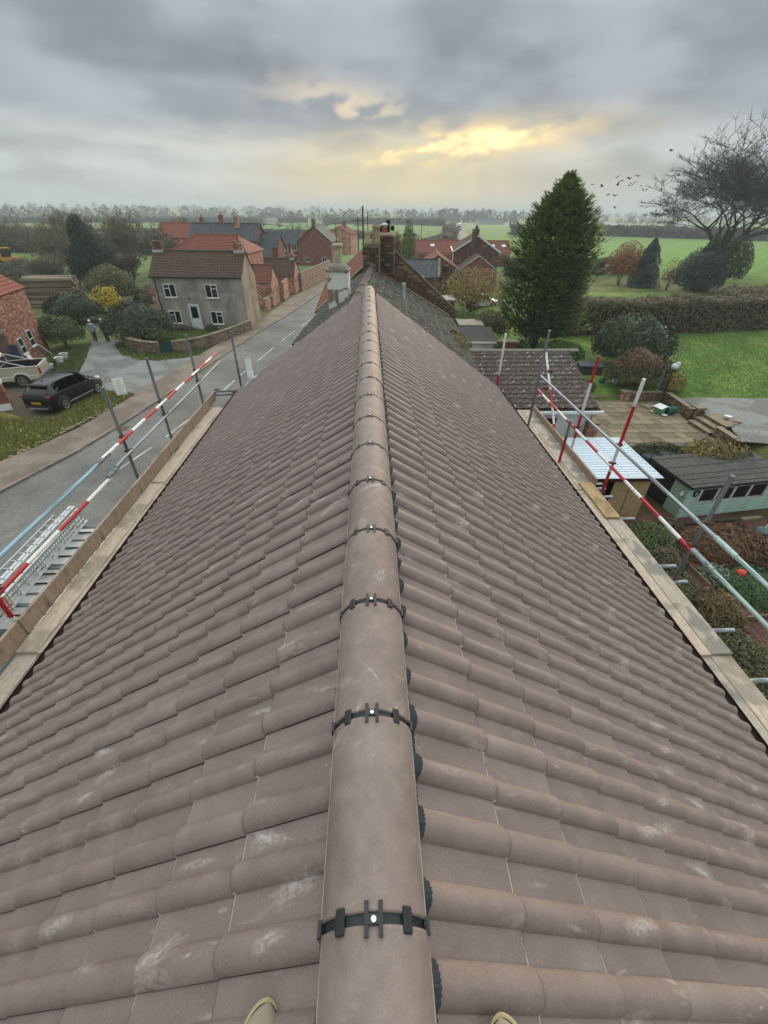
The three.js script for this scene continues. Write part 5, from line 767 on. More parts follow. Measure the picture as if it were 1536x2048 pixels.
{ // lorry and van on the far road
  const t = thing('lorry', 'white lorry coming along the distant road', 'lorry', [57.6, 0, -318], 2.9 + Math.PI);
  part(t, 'cab', rbx(2.4, 2.3, 1.9, 0.15, [0, 1.75, 3.6]), M.whitePaint); part(t, 'wind_deflector', rbx(2.3, 0.8, 1.2, 0.2, [0, 3.2, 3.2]), M.whitePaint); part(t, 'windscreen', bx(2.1, 0.9, 0.05, [0, 2.1, 4.56]), M.glass); part(t, 'box_body', rbx(2.5, 2.7, 7, 0.05, [0, 2.35, -1]), M.leadPale); part(t, 'bumper', bx(2.4, 0.5, 0.2, [0, 0.6, 4.55]), plain(0x3e5a86)); for (const z of [3.3, -1.5, -3.2]) for (const s of [1, -1]) wheel(t, s * 1.05, 0.5, z, 0.5, 0.3, s);
  const v = thing('delivery_van', 'small white box van on the distant road bend', 'van', [34.5, 0, -203], 0.5); part(v, 'box_body', rbx(2.0, 1.7, 3.2, 0.06, [0, 1.5, -0.6]), M.whitePaint); part(v, 'cab', rbx(1.9, 1.1, 1.6, 0.15, [0, 1.0, 1.7]), M.whitePaint); part(v, 'windscreen', bx(1.7, 0.5, 0.9, [0, 1.45, 1.5], [0.4, 0, 0]), M.glass); for (const z of [1.6, -1.3]) for (const s of [1, -1]) wheel(v, s * 0.85, 0.35, z, 0.35, 0.22, s);
  const d = thing('digger', 'yellow wheeled loader digger standing among scrub on the left', 'digger', [-66, 0.1, -91], 0.5), yl = plain(0xc98f1f);
  part(d, 'body', [rbx(3.2, 0.9, 1.7, 0.12, [0, 1.3, 0]), rbx(1.3, 0.5, 1.5, 0.1, [-1.2, 1.9, 0])], yl); part(d, 'cab', [rbx(1.3, 1.3, 1.4, 0.08, [0.2, 2.4, 0])], M.glass); part(d, 'cab_roof', rbx(1.45, 0.12, 1.5, 0.04, [0.2, 3.1, 0]), yl); for (const x of [-1.2, 1.3]) for (const s of [1, -1]) { const q = lathe([[0.3, -0.2], [0.66, -0.2], [0.7, -0.12], [0.7, 0.12], [0.66, 0.2], [0.3, 0.2]], 18); q.rotateX(Math.PI / 2); part(d, 'wheel', xf(q, [x, 0.7, s * 0.9]), M.tyre); }
  part(d, 'boom', [rod([0.9, 1.7, 0.5], [3.2, 0.9, 0.5], 0.12), rod([0.9, 1.7, -0.5], [3.2, 0.9, -0.5], 0.12), rod([-1.8, 1.6, 0], [-2.6, 3.4, 0], 0.14), rod([-2.6, 3.4, 0], [-1.2, 3.9, 0], 0.11)], yl); part(d, 'bucket', [rbx(0.9, 0.8, 2.2, 0.08, [3.7, 0.55, 0])], M.rust);
}
// ---------------------------------------------------------------- people
const capsules = [];
function field(bones, cell = 0.02, k = 0.03) {                                  // smooth union of tapered capsules
  let lo = [1e9, 1e9, 1e9], hi = [-1e9, -1e9, -1e9]; for (const [a, b, r0, r1] of bones) for (const [p, r] of [[a, r0], [b, r1]]) for (let i = 0; i < 3; i++) { lo[i] = Math.min(lo[i], p[i] - r - 0.05); hi[i] = Math.max(hi[i], p[i] + r + 0.05); }
  const size = Math.max(hi[0] - lo[0], hi[1] - lo[1], hi[2] - lo[2]), n = Math.min(96, Math.ceil(size / cell)), c = [0, 1, 2].map(i => (lo[i] + hi[i]) / 2), mc = new MarchingCubes(n, new THREE.MeshBasicMaterial(), false, false, 400000); mc.isolation = 0;
  for (let z = 0; z < n; z++) for (let y = 0; y < n; y++) for (let x = 0; x < n; x++) {
    const p = [x, y, z].map((q, i) => c[i] + ((q - n / 2) / (n / 2)) * size / 2); let d = 1e9;
    for (const [a, b, r0, r1] of bones) { const ab = [b[0] - a[0], b[1] - a[1], b[2] - a[2]], l2 = ab[0] ** 2 + ab[1] ** 2 + ab[2] ** 2 || 1e-9, t = clamp(((p[0] - a[0]) * ab[0] + (p[1] - a[1]) * ab[1] + (p[2] - a[2]) * ab[2]) / l2), q = Math.hypot(p[0] - a[0] - ab[0] * t, p[1] - a[1] - ab[1] * t, p[2] - a[2] - ab[2] * t) - mix(r0, r1, t), h = clamp(0.5 + 0.5 * (d - q) / k); d = mix(d, q, h) - k * h * (1 - h); }
    mc.field[x + y * n + z * n * n] = -d;
  }
  mc.update(); const cnt = mc.count, g = new THREE.BufferGeometry(), P = new Float32Array(cnt * 3); for (let i = 0; i < cnt * 3; i++) P[i] = mc.positionArray[i] * size / 2 + c[i % 3];
  g.setAttribute('position', new THREE.BufferAttribute(P, 3)); g.setAttribute('normal', new THREE.BufferAttribute(mc.normalArray.slice(0, cnt * 3), 3)); g.setAttribute('uv', new THREE.BufferAttribute(new Float32Array(cnt * 2), 2)); return g;
}
function person(label, pos, ry, h, coatC, legC, bent) {                          // seen from behind; faces +z of its own frame
  const t = thing('person', label, 'person', pos, ry, undefined), k = h / 1.7, S = p => p.map(v => v * k), skin = plain(0xc29a80, { roughness: 0.6 });
  const hipL = [0.09, 0.86, 0], hipR = [-0.09, 0.86, 0], kn = s => [s * 0.1, 0.47, s > 0 ? 0.06 : -0.02], an = s => [s * 0.105, 0.09, s > 0 ? 0.05 : -0.06], sh = s => [s * 0.17, 1.36, 0.02], el = s => [s * (bent ? 0.33 : 0.24), 1.07, bent ? -0.03 : -0.02], wr = s => bent ? [s * 0.2, 0.94, 0.14] : [s * 0.24, 0.84, 0.08];
  const B = [[[0, 0.92, 0], [0, 1.1, 0], 0.13, 0.12], [[0, 1.1, 0], [0, 1.32, 0.0], 0.125, 0.13], [[-0.1, 1.35, 0], [0.1, 1.35, 0], 0.085, 0.085], [[0, 1.38, 0.01], [0, 1.5, 0.03], 0.055, 0.05], [[0, 1.56, 0.04], [0, 1.63, 0.035], 0.085, 0.09]];
  for (const s of [1, -1]) { B.push([s > 0 ? hipL : hipR, kn(s), 0.095, 0.062], [kn(s), an(s), 0.06, 0.042], [an(s), [an(s)[0], 0.045, an(s)[2] + 0.15], 0.045, 0.035], [sh(s), el(s), 0.055, 0.042], [el(s), wr(s), 0.042, 0.03]);
    const w = wr(s), d = [w[0] - el(s)[0], w[1] - el(s)[1], w[2] - el(s)[2]].map(v => v * 0.28), e = w.map((v, i) => v + d[i]); B.push([w, e, 0.03, 0.026]); for (let f = 0; f < 4; f++) { const o = [0, 0, (f - 1.5) * 0.018], q = [e[0] + o[0] + d[0] * 0.5, e[1] + d[1] * (0.5 + (f % 3) * 0.12), e[2] + o[2] + d[2] * 0.6]; B.push([[e[0], e[1], e[2] + o[2]], q, 0.009, 0.008], [q, [q[0] - s * 0.015, q[1] - 0.03, q[2] + 0.008], 0.008, 0.007]); } B.push([[w[0], w[1], w[2] + 0.02], [w[0] - s * 0.015, w[1] - 0.03, w[2] + 0.055], 0.011, 0.009]); }
  const sc = a => a.map(([p, q, r0, r1]) => [S(p), S(q), r0 * k, r1 * k]);
  part(t, 'body', field(sc(B), 0.019, 0.025), skin);
  const C = [[[0, 0.84, 0], [0, 1.12, 0], 0.175, 0.15], [[0, 1.12, 0], [0, 1.32, 0], 0.15, 0.15], [[-0.12, 1.37, 0], [0.12, 1.37, 0], 0.1, 0.1], [[0, 1.4, 0.01], [0, 1.45, 0.02], 0.08, 0.072]]; for (const s of [1, -1]) C.push([sh(s), el(s), 0.078, 0.064], [el(s), wr(s), 0.064, 0.05]); part(t, 'coat', field(sc(C), 0.022, 0.05), coatC);
  const T = []; for (const s of [1, -1]) T.push([s > 0 ? hipL : hipR, kn(s), 0.112, 0.08], [kn(s), [an(s)[0], 0.12, an(s)[2]], 0.078, 0.066]); part(t, 'trousers', field(sc(T), 0.02, 0.03), legC);
  const H = []; for (const s of [1, -1]) H.push([[an(s)[0], 0.05, an(s)[2] - 0.03], [an(s)[0], 0.045, an(s)[2] + 0.17], 0.055, 0.045]); part(t, 'shoes', field(sc(H), 0.02, 0.02), M.black);
  part(t, 'hair', sph(0.1 * k, S([0, 1.6, 0.025]), [1, 1.05, 1.02], 14), plain(0x8d8880)); part(t, 'hat', [sph(0.112 * k, S([0, 1.65, 0.03]), [1, 0.85, 1.05], 16), rbx(0.15 * k, 0.012, 0.09 * k, 0.005, S([0, 1.63, 0.15]))], M.white);
  const hd = []; for (const s of [1, -1]) hd.push(sph(0.014, S([s * 0.035, 1.6, 0.118]), [1, 0.7, 0.5], 8)); part(t, 'eyes', hd, M.white); part(t, 'nose', sph(0.018 * k, S([0, 1.575, 0.125]), [0.8, 1.2, 1], 8), skin); part(t, 'mouth', rbx(0.045 * k, 0.01, 0.01, 0.004, S([0, 1.535, 0.116])), plain(0x9a5e55)); part(t, 'ears', [1, -1].map(s => sph(0.025 * k, S([s * 0.092, 1.59, 0.03]), [0.4, 1.2, 0.8], 8)), skin);
}
person('person seen from behind in a white cap, grey jacket and dark red trousers', [-22.95, 0.02, -37.6], Math.PI + 0.25, 1.62, plain(0xa3a6ae), plain(0x5a2d35), true);
person('person seen from behind in a white cap, long dark coat and dark trousers', [-22.0, 0.02, -37.65], Math.PI + 0.1, 1.68, plain(0x3c4246), plain(0x2a2f38), false);

// ---------------------------------------------------------------- left side: barn, walls, signs, odds and ends
{
  const L = 7.3, D = 5.2, eave = 4.45, rg = 6.3, ang = Math.atan2(0.22, 0.975), F = [-24.75, -34.4], c = [F[0] + 0.22 * L / 2 - 0.975 * D / 2, F[1] + 0.975 * L / 2 + 0.22 * D / 2];
  const t = thing('brick_barn', 'mottled orange brick barn with red tile roof at the left edge', 'barn', [c[0], 0, c[1]], Math.PI / 2 + ang);   // local -x end = towards the camera
  shell(t, L, D, eave, rg, M.brickBuff);
  gableRoof(t, L, D, eave, rg, M.panOrange, { over: 0.04, cover: 0.25, amp: 0.02 });
  const r = rng(17), cols = [0xa06a57, 0xaa7662, 0x915c4a, 0xb08872, 0x86564a, 0xc4aa98].map(h => plain(h, { bumpScale: 0.008 })), lists = cols.map(() => []), bg = bx(0.21, 0.063, 0.03), z = D / 2 + 0.012;
  const holes = [[-0.35, 0.6, 1.2, 1.2], [0, 0, 0, 0]], win = [[1.45, 1.5, 0.75, 1.05], [-0.15, 1.35, 0.72, 1.0]], open = [-2.55, 1.25, 1.9, 2.5];
  for (let k = 0; k < 58; k++) { const y = 0.05 + k * 0.0755; for (let x = -L / 2 + 0.1 + (k % 2) * 0.11; x < L / 2 - 0.1; x += 0.2225) { if (win.some(([a, b, w, h]) => Math.abs(x - a) < w / 2 + 0.06 && Math.abs(y - b) < h / 2 + 0.05) || (Math.abs(x - open[0]) < open[2] / 2 + 0.08 && y < open[1] + open[3] / 2)) continue; const q = r(); lists[q < 0.06 ? 5 : Math.floor(r() * 5)].push(xf(bg.clone(), [x, y, z + r() * 0.006], [0, 0, (r() - 0.5) * 0.03])); } }
  lists.forEach((l, i) => stuff(t, 'bricks', l, cols[i]));
  win.forEach(([a, b, w, h]) => windowAt(t, [a, b, z + 0.02], 0, w, h, { cols: 1, cross: -0.05, frame: M.whiteWorn, fw: 0.055 }));
  part(t, 'garage_opening', bx(open[2], open[3], 0.05, [open[0], open[1], z - 0.0]), M.timberDark); part(t, 'lintel', bx(2.1, 0.2, 0.08, [open[0], 2.6, z + 0.01]), M.concrete);
  part(t, 'door', bx(0.08, 1.7, 0.4, [open[0] + 0.9, 0.9, z + 0.2], [0, 0.4, 0]), plain(0x3b4560));
  part(t, 'leaning_plank', rod([2.5, 0.05, z + 0.5], [1.9, 1.0, z + 0.06], 0.05, 5), M.whiteWorn); part(t, 'loose_sheet', rbx(0.5, 0.36, 0.03, 0.01, [-0.15, 0.62, z + 0.14], [-0.3, 0, 0]), M.white);
}
{
  const t = thing('brick_wall', 'red brick wall end with pale render cap at the lower left edge', 'wall', [-20.3, 0, -22.6], 0.5); part(t, 'wall', bx(1.1, 1.35, 0.5, [0, 0.675, 0]), M.brickNew); part(t, 'cap', rbx(1.2, 0.22, 0.6, 0.04, [0, 1.46, 0]), M.whiteWorn); part(t, 'kickboard', rbx(0.9, 0.35, 0.06, 0.01, [0.1, 0.18, 0.3]), M.white);
}
{ // curved garden wall of stones, with its gate
  const P = [[-20.6, -40.5], [-20.6, -38.4], [-19.9, -36.4], [-18.6, -34.9], [-17.4, -34.1], [-16.35, -33.8], [-15.35, -33.95], [-13.6, -35.2], [-12.2, -38.0], [-11.55, -40], [-11.0, -41.9]].map(p => V3(p[0], 0, p[1])), cv = new THREE.CatmullRomCurve3(P), t = thing('garden_wall', 'low curved stone garden wall in front of the rendered house', 'wall', [0, 0, 0]), r = rng(12);
  const cols = [0x8e7f68, 0x9b8b74, 0x7b6a58, 0xa08872, 0x6e6252].map(h => plain(h, { bumpScale: 0.01 })), len = cv.getLength(), core = [], cop = [], lists = cols.map(() => []), gate0 = 0.478, gate1 = 0.515;
  for (let s = 0; s < len; s += 0.24) { const u = s / len; if (u > gate0 - 0.008 && u < gate1 + 0.008) continue; const p = cv.getPointAt(u), d = cv.getTangentAt(u), a = Math.atan2(-d.z, d.x), h = 0.78; core.push(bx(0.26, h, 0.26, [p.x, h / 2, p.z], [0, a, 0])); cop.push(rbx(0.23, 0.09, 0.4, 0.02, [p.x, h + 0.045 + r() * 0.02, p.z], [0, a, 0], 1));
    for (let k = 0; k < 7; k++) for (const q of [1, -1]) { const o = q * 0.135, w = 0.2 + 0.06 * r(); lists[Math.floor(r() * 5)].push(rbx(w, 0.09, 0.07, 0.015, [p.x + d.x * (k % 2) * 0.1 - d.z * o, 0.06 + k * 0.107, p.z + d.z * (k % 2) * 0.1 + d.x * o], [0, a, (r() - 0.5) * 0.1], 1)); } }
  part(t, 'wall_core', core, M.stone); stuff(t, 'coping_stones', cop.map(g => muv(g)), M.stone); lists.forEach((l, i) => stuff(t, 'stones', l.map(g => muv(g)), cols[i]));
  const p = cv.getPointAt((gate0 + gate1) / 2), d = cv.getTangentAt((gate0 + gate1) / 2), g = thing('garden_gate', 'dark teal boarded gate set in the curved stone garden wall', 'gate', [p.x, 0, p.z], Math.atan2(-d.z, d.x)), teal = plain(0x1f4240), W = (gate1 - gate0) * len + 0.16;
  for (let i = 0; i < 8; i++) part(g, 'board', rbx(W / 8 - 0.008, 0.84, 0.03, 0.006, [-W / 2 + (i + 0.5) * W / 8, 0.44, 0]), teal); part(g, 'rail', [bx(W, 0.08, 0.03, [0, 0.2, -0.03]), bx(W, 0.08, 0.03, [0, 0.7, -0.03])], teal);
}
{ // A-board with hand-lettered lines, too small in the picture to read
  const c = document.createElement('canvas'); c.width = 256; c.height = 420; const x = c.getContext('2d'), r = rng(5); x.fillStyle = '#eef0ea'; x.fillRect(0, 0, 256, 420);
  [[30, '#8c2f32', 110, 24], [74, '#7d2529', 140, 30], [118, '#8c2f32', 100, 24], [160, '#5e3032', 170, 28], [206, '#39463c', 200, 24], [248, '#3f7050', 160, 26], [288, '#3f7050', 180, 26], [328, '#4a6a58', 120, 22], [374, '#3a4a52', 190, 22]].forEach(([y, col, w, h]) => { x.fillStyle = col; let a = 128 - w / 2; while (a < 128 + w / 2) { const q = 8 + r() * 10, hh = h * (0.7 + 0.3 * r()); x.fillRect(a, y + h - hh, 4, hh); x.fillRect(a, y + (r() < 0.5 ? 2 : h * 0.45), q, 4); if (r() < 0.6) x.fillRect(a + q - 3, y + h * 0.3, 4, h * 0.65); a += q + 5 + (r() < 0.12 ? 10 : 0); } });
  const tx = new THREE.CanvasTexture(c); tx.colorSpace = THREE.SRGBColorSpace; const t = thing('a_board', 'white A-board sign with red and green lettering on the verge by the drive', 'sign', [-14.75, 0.1, -24.75], 0.5);
  const f = part(t, 'panel', rbx(0.56, 0.92, 0.025, 0.008, [0, 0.47, 0.17], [-0.2, 0, 0]), M.white); part(t, 'panel', rbx(0.56, 0.92, 0.025, 0.008, [0, 0.47, -0.17], [0.2, 0, 0]), M.white); part(f, 'lettering', xf(new THREE.PlaneGeometry(0.5, 0.82), [0, 0.49, 0.188], [-0.2, 0, 0]), std({ map: tx, roughness: 0.6 }));
  const s = thing('notice_board', 'small white notice board on a post before the conifers', 'sign', [-28.2, 0, -43.6], 0.4); part(s, 'post', rod([0, 0, 0], [0, 0.7, 0], 0.03), M.timber); part(s, 'board', rbx(0.62, 0.42, 0.03, 0.01, [0, 0.62, 0.03]), M.white);
  const pot = (label, p, s2, m) => { const o = thing('planter', label, 'planter', p); part(o, 'pot', lathe([[0.16, 0], [0.2, 0.28], [0.23, 0.3], [0.22, 0.33], [0.18, 0.3]].map(q => q.map(v => v * s2)), 14), m); part(o, 'soil', cyl(0.19 * s2, 0.19 * s2, 0.03, 12, [0, 0.27 * s2, 0]), M.soil); };
  pot('pale stone planter nearest the pickup truck on the grass', [-21.9, 0, -29.6], 1.3, M.whiteWorn); pot('white planter left of its neighbour on the grass by the drive', [-22.2, 0, -31.3], 1.3, M.white); pot('white planter furthest from the camera on the grass by the drive', [-22.45, 0, -32.3], 1.3, M.whiteWorn);
  const lp = thing('log_pile', 'large stack of pale cut logs behind the brick barn', 'log pile', [-35.6, 0, -53.5], 0.12), rr = rng(33), lm = [0x9a8a72, 0x7d6d59, 0xb0a288, 0x6b5c4b].map(h => plain(h)); const ends = plain(0xc2ab82);
  for (let k = 0; k < 11; k++) for (let i = 0; i < 5; i++) { const q = 0.15 + rr() * 0.06, g = [rod([-2.6 + rr() * 0.4, 0.2 + k * 0.26, -0.9 + i * 0.4 + (k % 2) * 0.2 - k * 0.06], [2.4 + rr() * 0.5, 0.2 + k * 0.26 + (rr() - 0.5) * 0.1, -0.9 + i * 0.4 + (k % 2) * 0.2 - k * 0.06], q, 9, q * 0.85)]; part(lp, 'log', g, lm[Math.floor(rr() * 4)]); }
  const pole = thing('utility_pole', 'wooden utility pole with crossarm insulators beyond the chimneys', 'pole', [-2.4, 0, -118]); part(pole, 'pole', rod([0, 0, 0], [0, 8.0, 0], 0.16, 8, 0.12), M.timberDark); part(pole, 'crossarm', [bx(2.4, 0.14, 0.12, [0, 7.3, 0]), bx(2.0, 0.14, 0.12, [0, 6.5, 0])], M.timberDark); part(pole, 'insulators', [-1, -0.4, 0.4, 1].map(x => cyl(0.07, 0.05, 0.22, 6, [x, 7.5, 0])), M.black);
  const wires = [[-1, 7.5], [1, 7.5], [0.4, 7.5]].map(([dx, y]) => new THREE.TubeGeometry(new THREE.CatmullRomCurve3([V3(-2.4 + dx, y, -118), V3(-13, y - 1.2, -112 + dx), V3(-24 + dx, y - 0.6, -106)]), 16, 0.02, 4)); part(pole, 'cables', wires.map(g => xf(g, [2.4, 0, 118])), M.black);
  solo('utility_pole', 'tall slim pole standing before the modern red house wall', 'pole', rod([0, 0, 0], [0, 7.0, 0], 0.11, 8, 0.08), M.timberDark, [-6.35, 0, -99]);
  solo('utility_pole', 'distant pole standing in the field hedge left of the garage row', 'pole', rod([0, 0, 0], [0, 6.4, 0], 0.11, 8, 0.08), M.timberDark, [14.6, 0, -138]);
}
// ---------------------------------------------------------------- the boots of whoever stands on the ridge
function boot(label, pos, ry, rz) {
  const outline = q => (q < 0.3 ? Math.sqrt(Math.max(0.0004, 1 - Math.pow((0.3 - q) / 0.3, 2.4))) * 0.82 : q > 0.62 ? Math.sqrt(Math.max(0.0004, 1 - Math.pow((q - 0.62) / 0.38, 2.3))) : mix(0.82, 1, sstep(0.3, 0.62, q)));
  const t = thing('work_boot', label, 'boot', pos, ry); t.rotation.z = rz; t.scale.setScalar(1.06);
  const sole = loft(Array.from({ length: 25 }, (_, i) => ({ z: -0.15 * Math.cos(Math.PI * i / 24) })), s => { const q = (s.z + 0.15) / 0.3, w = 0.0485 * outline(q); return [[w * 0.7, 0], [w, 0.006], [w * 1.02, 0.02], [w * 0.9, 0.026], [0, 0.026]]; }); part(t, 'sole', sole.g, plain(0xb0a27c, { roughness: 0.8 }));
  const up = loft(Array.from({ length: 25 }, (_, i) => ({ z: -0.142 * Math.cos(Math.PI * i / 24) })), s => { const q = (s.z + 0.142) / 0.284, w = 0.047 * outline(q), h = q < 0.4 ? 0.13 : mix(0.13, 0.062, sstep(0.4, 0.78, q)) * (q > 0.8 ? 1 - 0.4 * Math.pow((q - 0.8) / 0.2, 2) : 1); return [[w * 0.9, 0.02], [w, 0.034], [w * 0.94, h * 0.62], [w * 0.62, h * 0.93], [0, h]]; }); part(t, 'upper', up.g, plain(0x968c7c, { roughness: 0.95 }));
  const lc = []; for (let i = 0; i < 5; i++) lc.push(rod([-0.022, 0.075 + i * 0.012, 0.035 - i * 0.022], [0.022, 0.077 + i * 0.012, 0.03 - i * 0.022], 0.003, 6)); part(t, 'laces', lc, M.timberDark); part(t, 'cuff', lathe([[0.036, 0.1], [0.043, 0.14], [0.045, 0.19], [0.04, 0.2], [0.037, 0.16], [0.034, 0.12]], 16).translate(0, 0, -0.07), plain(0x756c5e, { roughness: 0.95 }));
}
boot('tan work boot left of the ridge, only its toe in view', [-0.302, 7.525, 0.02], Math.PI - 0.12, 0.3);
boot('tan work boot right of the ridge, only its toe tip in view', [0.262, 7.55, 0.06], Math.PI + 0.1, -0.3);
const BIRDS = [[32.5, 13.1, -80.7], [37.9, 13.1, -88.4], [37.2, 12.6, -83.1], [41.9, 14.1, -88.6], [43.0, 13.7, -88.8], [35.3, 12.4, -73.9], [35.8, 13.0, -71.9], [47.0, 13.3, -93.9], [39.6, 12.7, -78.2], [39.6, 13.6, -77.3], [50.9, 13.4, -97.2], [44.2, 12.1, -83.0], [51.6, 12.6, -91.5], [39.7, 11.7, -85.5], [42.8, 11.6, -89.4], [33.9, 11.1, -77.4], [40.0, 11.0, -90.6], [46.2, 10.0, -95.4], [48.6, 14.1, -82.3], [51.7, 14.4, -88.0], [52.2, 12.1, -85.4], [39.9, 15.9, -71.2]];
// ---------------------------------------------------------------- right side: outbuilding, sheds, patio
{
  const W = 6.6, D = 8.6, eave = 2.24, rg = 3.52, t = thing('tiled_outbuilding', 'low outbuilding with lichen spotted brown tile roof and white front', 'outbuilding', [6.45, 0, -20.85], 0.012);
  part(t, 'wall', prism([[D / 2 - 0.35, -0.65], [D / 2 - 0.35, eave - 0.1], [0, rg - 0.06], [-D / 2 + 0.35, eave - 0.1], [-D / 2 + 0.35, -0.65]].reverse(), -W / 2 + 0.1, W / 2 - 0.14), M.brickOld);
  const pitch = Math.atan2(rg - eave, D / 2), len = Math.hypot(rg - eave, D / 2), cover = 0.31, gauge = 0.335, r = rng(41), vs = [0, 1, 2, 3, 4, 5].map(i => smoothTiles(cover, gauge + 0.05, cover, gauge + 0.05, 0.03, 0.03, 8, 'roll', i * 0.61)), nz = Math.round(len / gauge), nx = Math.round(W / cover), rest = []; let n = 0;
  for (const s of [1, -1]) for (let k = nz - 1; k >= 0; k--) for (let i = 0; i < nx; i++) { const e = new THREE.Matrix4().makeTranslation(0, rg + 0.05, 0).multiply(new THREE.Matrix4().makeRotationY(s < 0 ? Math.PI : 0)).multiply(new THREE.Matrix4().makeRotationX(pitch)).multiply(new THREE.Matrix4().makeTranslation(-W / 2 + (i + 0.5) * cover, (r() - 0.5) * 0.008, k * gauge - 0.03)).multiply(new THREE.Matrix4().makeRotationY((r() - 0.5) * 0.02)); const v = vs[Math.floor(r() * 6)]; if (s > 0 && n < 300) { part(t, 'roof_tile', v, M.lichenRoof).applyMatrix4(e); n++; } else rest.push(v.clone().applyMatrix4(e)); }
  stuff(t, 'roof_tiles', rest, M.lichenRoof);
  part(t, 'roof_boarding', [1, -1].map(s => { const g = bx(W - 0.06, 0.03, len - 0.02, [0, -0.03, len / 2]); xf(g, [0, 0, 0], [pitch, 0, 0]); if (s < 0) xf(g, [0, 0, 0], [0, Math.PI, 0]); return xf(g, [0, rg, 0]); }), M.timberDark);
  for (let i = 0; i < 16; i++) { const g = new THREE.CylinderGeometry(0.12, 0.12, 0.43, 10, 1, false, -1.4, 2.8); const q = xf(xf(muv(g), [0, 0, 0], [0, 0, Math.PI / 2]), [0, 0, 0], [-Math.PI / 2, 0, 0]); part(t, 'ridge_tile', q, M.concrete).position.set(-W / 2 + 0.22 + i * 0.4375, rg + 0.03, 0); }
  part(t, 'front_boarding', bx(W - 0.5, 2.0, 0.04, [0.0, 1.12, D / 2 - 0.32]), M.white); part(t, 'gutter', bx(W + 0.1, 0.1, 0.12, [0, eave - 0.06, D / 2 + 0.02]), M.white); part(t, 'fascia', bx(W, 0.12, 0.03, [0, eave - 0.14, D / 2 - 0.08]), M.white);
  for (const x of [-1.9, -0.2, 0.95]) windowAt(t, [x, 1.35, D / 2 - 0.29], 0, 1.35, 1.1, { cols: 2, cross: 0.15 }); bar(t, 'downpipe', [2.6, eave - 0.1, D / 2 - 0.24], [2.6, -0.6, D / 2 - 0.24], 0.04, M.black);
  const p = thing('brick_pier', 'red brick pier at the right front corner of the low outbuilding', 'pier', [9.62, -0.6, -16.75]); part(p, 'pier', bx(0.45, 2.3, 0.45, [0, 1.15, 0]), M.brickOld);
}
{ // OSB store with white metal roof
  const t = thing('osb_shed', 'chipboard store with white metal sheet roof and dark red fascia', 'shed', [9.05, -0.62, -14.2], 0.0), osb = std({ map: tex(512, (u, v) => { const a = fbm(u * 40, v * 90, 2, 256, 3), b = fbm(u * 80 + 3, v * 36, 2, 256, 9); return sc3(mix3(hex(0xb7a27a), hex(0x9c855c), sstep(0.4, 0.6, a)), 0.8 + 0.4 * b); }, 1.2), roughness: 0.85 });
  part(t, 'wall', [bx(1.35, 1.86, 0.04, [0.55, 0.93, 1.35]), bx(0.04, 1.86, 2.7, [1.22, 0.93, 0]), bx(0.04, 1.86, 2.7, [-1.15, 0.93, 0]), bx(2.4, 1.86, 0.04, [0, 0.93, -1.35])], osb); part(t, 'panel_joint', bx(0.015, 1.86, 0.012, [0.52, 0.93, 1.375]), M.timberDark);
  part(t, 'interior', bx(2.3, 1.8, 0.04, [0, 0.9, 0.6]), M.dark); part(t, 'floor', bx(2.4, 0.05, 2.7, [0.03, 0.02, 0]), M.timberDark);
  part(t, 'fascia', [bx(2.75, 0.17, 0.04, [0, 1.86, 1.55])], plain(0x4a1d1e));
  const wm = std({ color: 0xc9d3dc, roughness: 0.45, metalness: 0.25, bumpMap: mottle, bumpScale: 0.002 });
  for (let i = 0; i < 6; i++) { const P = [], z0 = -1.62 + i * 0.545, g = [rbx(2.82, 0.022, 0.55, 0.004, [0, 1.985 + i * 0.003 - i * 0.008, z0 + 0.27])]; for (let k = 0; k < 3; k++) g.push(rbx(2.82, 0.022, 0.05, 0.006, [0, 2.002 + i * 0.003 - i * 0.008, z0 + 0.04 + k * 0.2])); part(t, 'roof_sheet', g, wm); }
  const sc = []; for (let i = 0; i < 12; i++) for (const x of [1.3, 0.2, -1.1]) sc.push(cyl(0.014, 0.014, 0.02, 8, [x, 2.01 - i * 0.003, -1.5 + i * 0.27])); stuff(t, 'roof_screws', sc, M.dark);
}
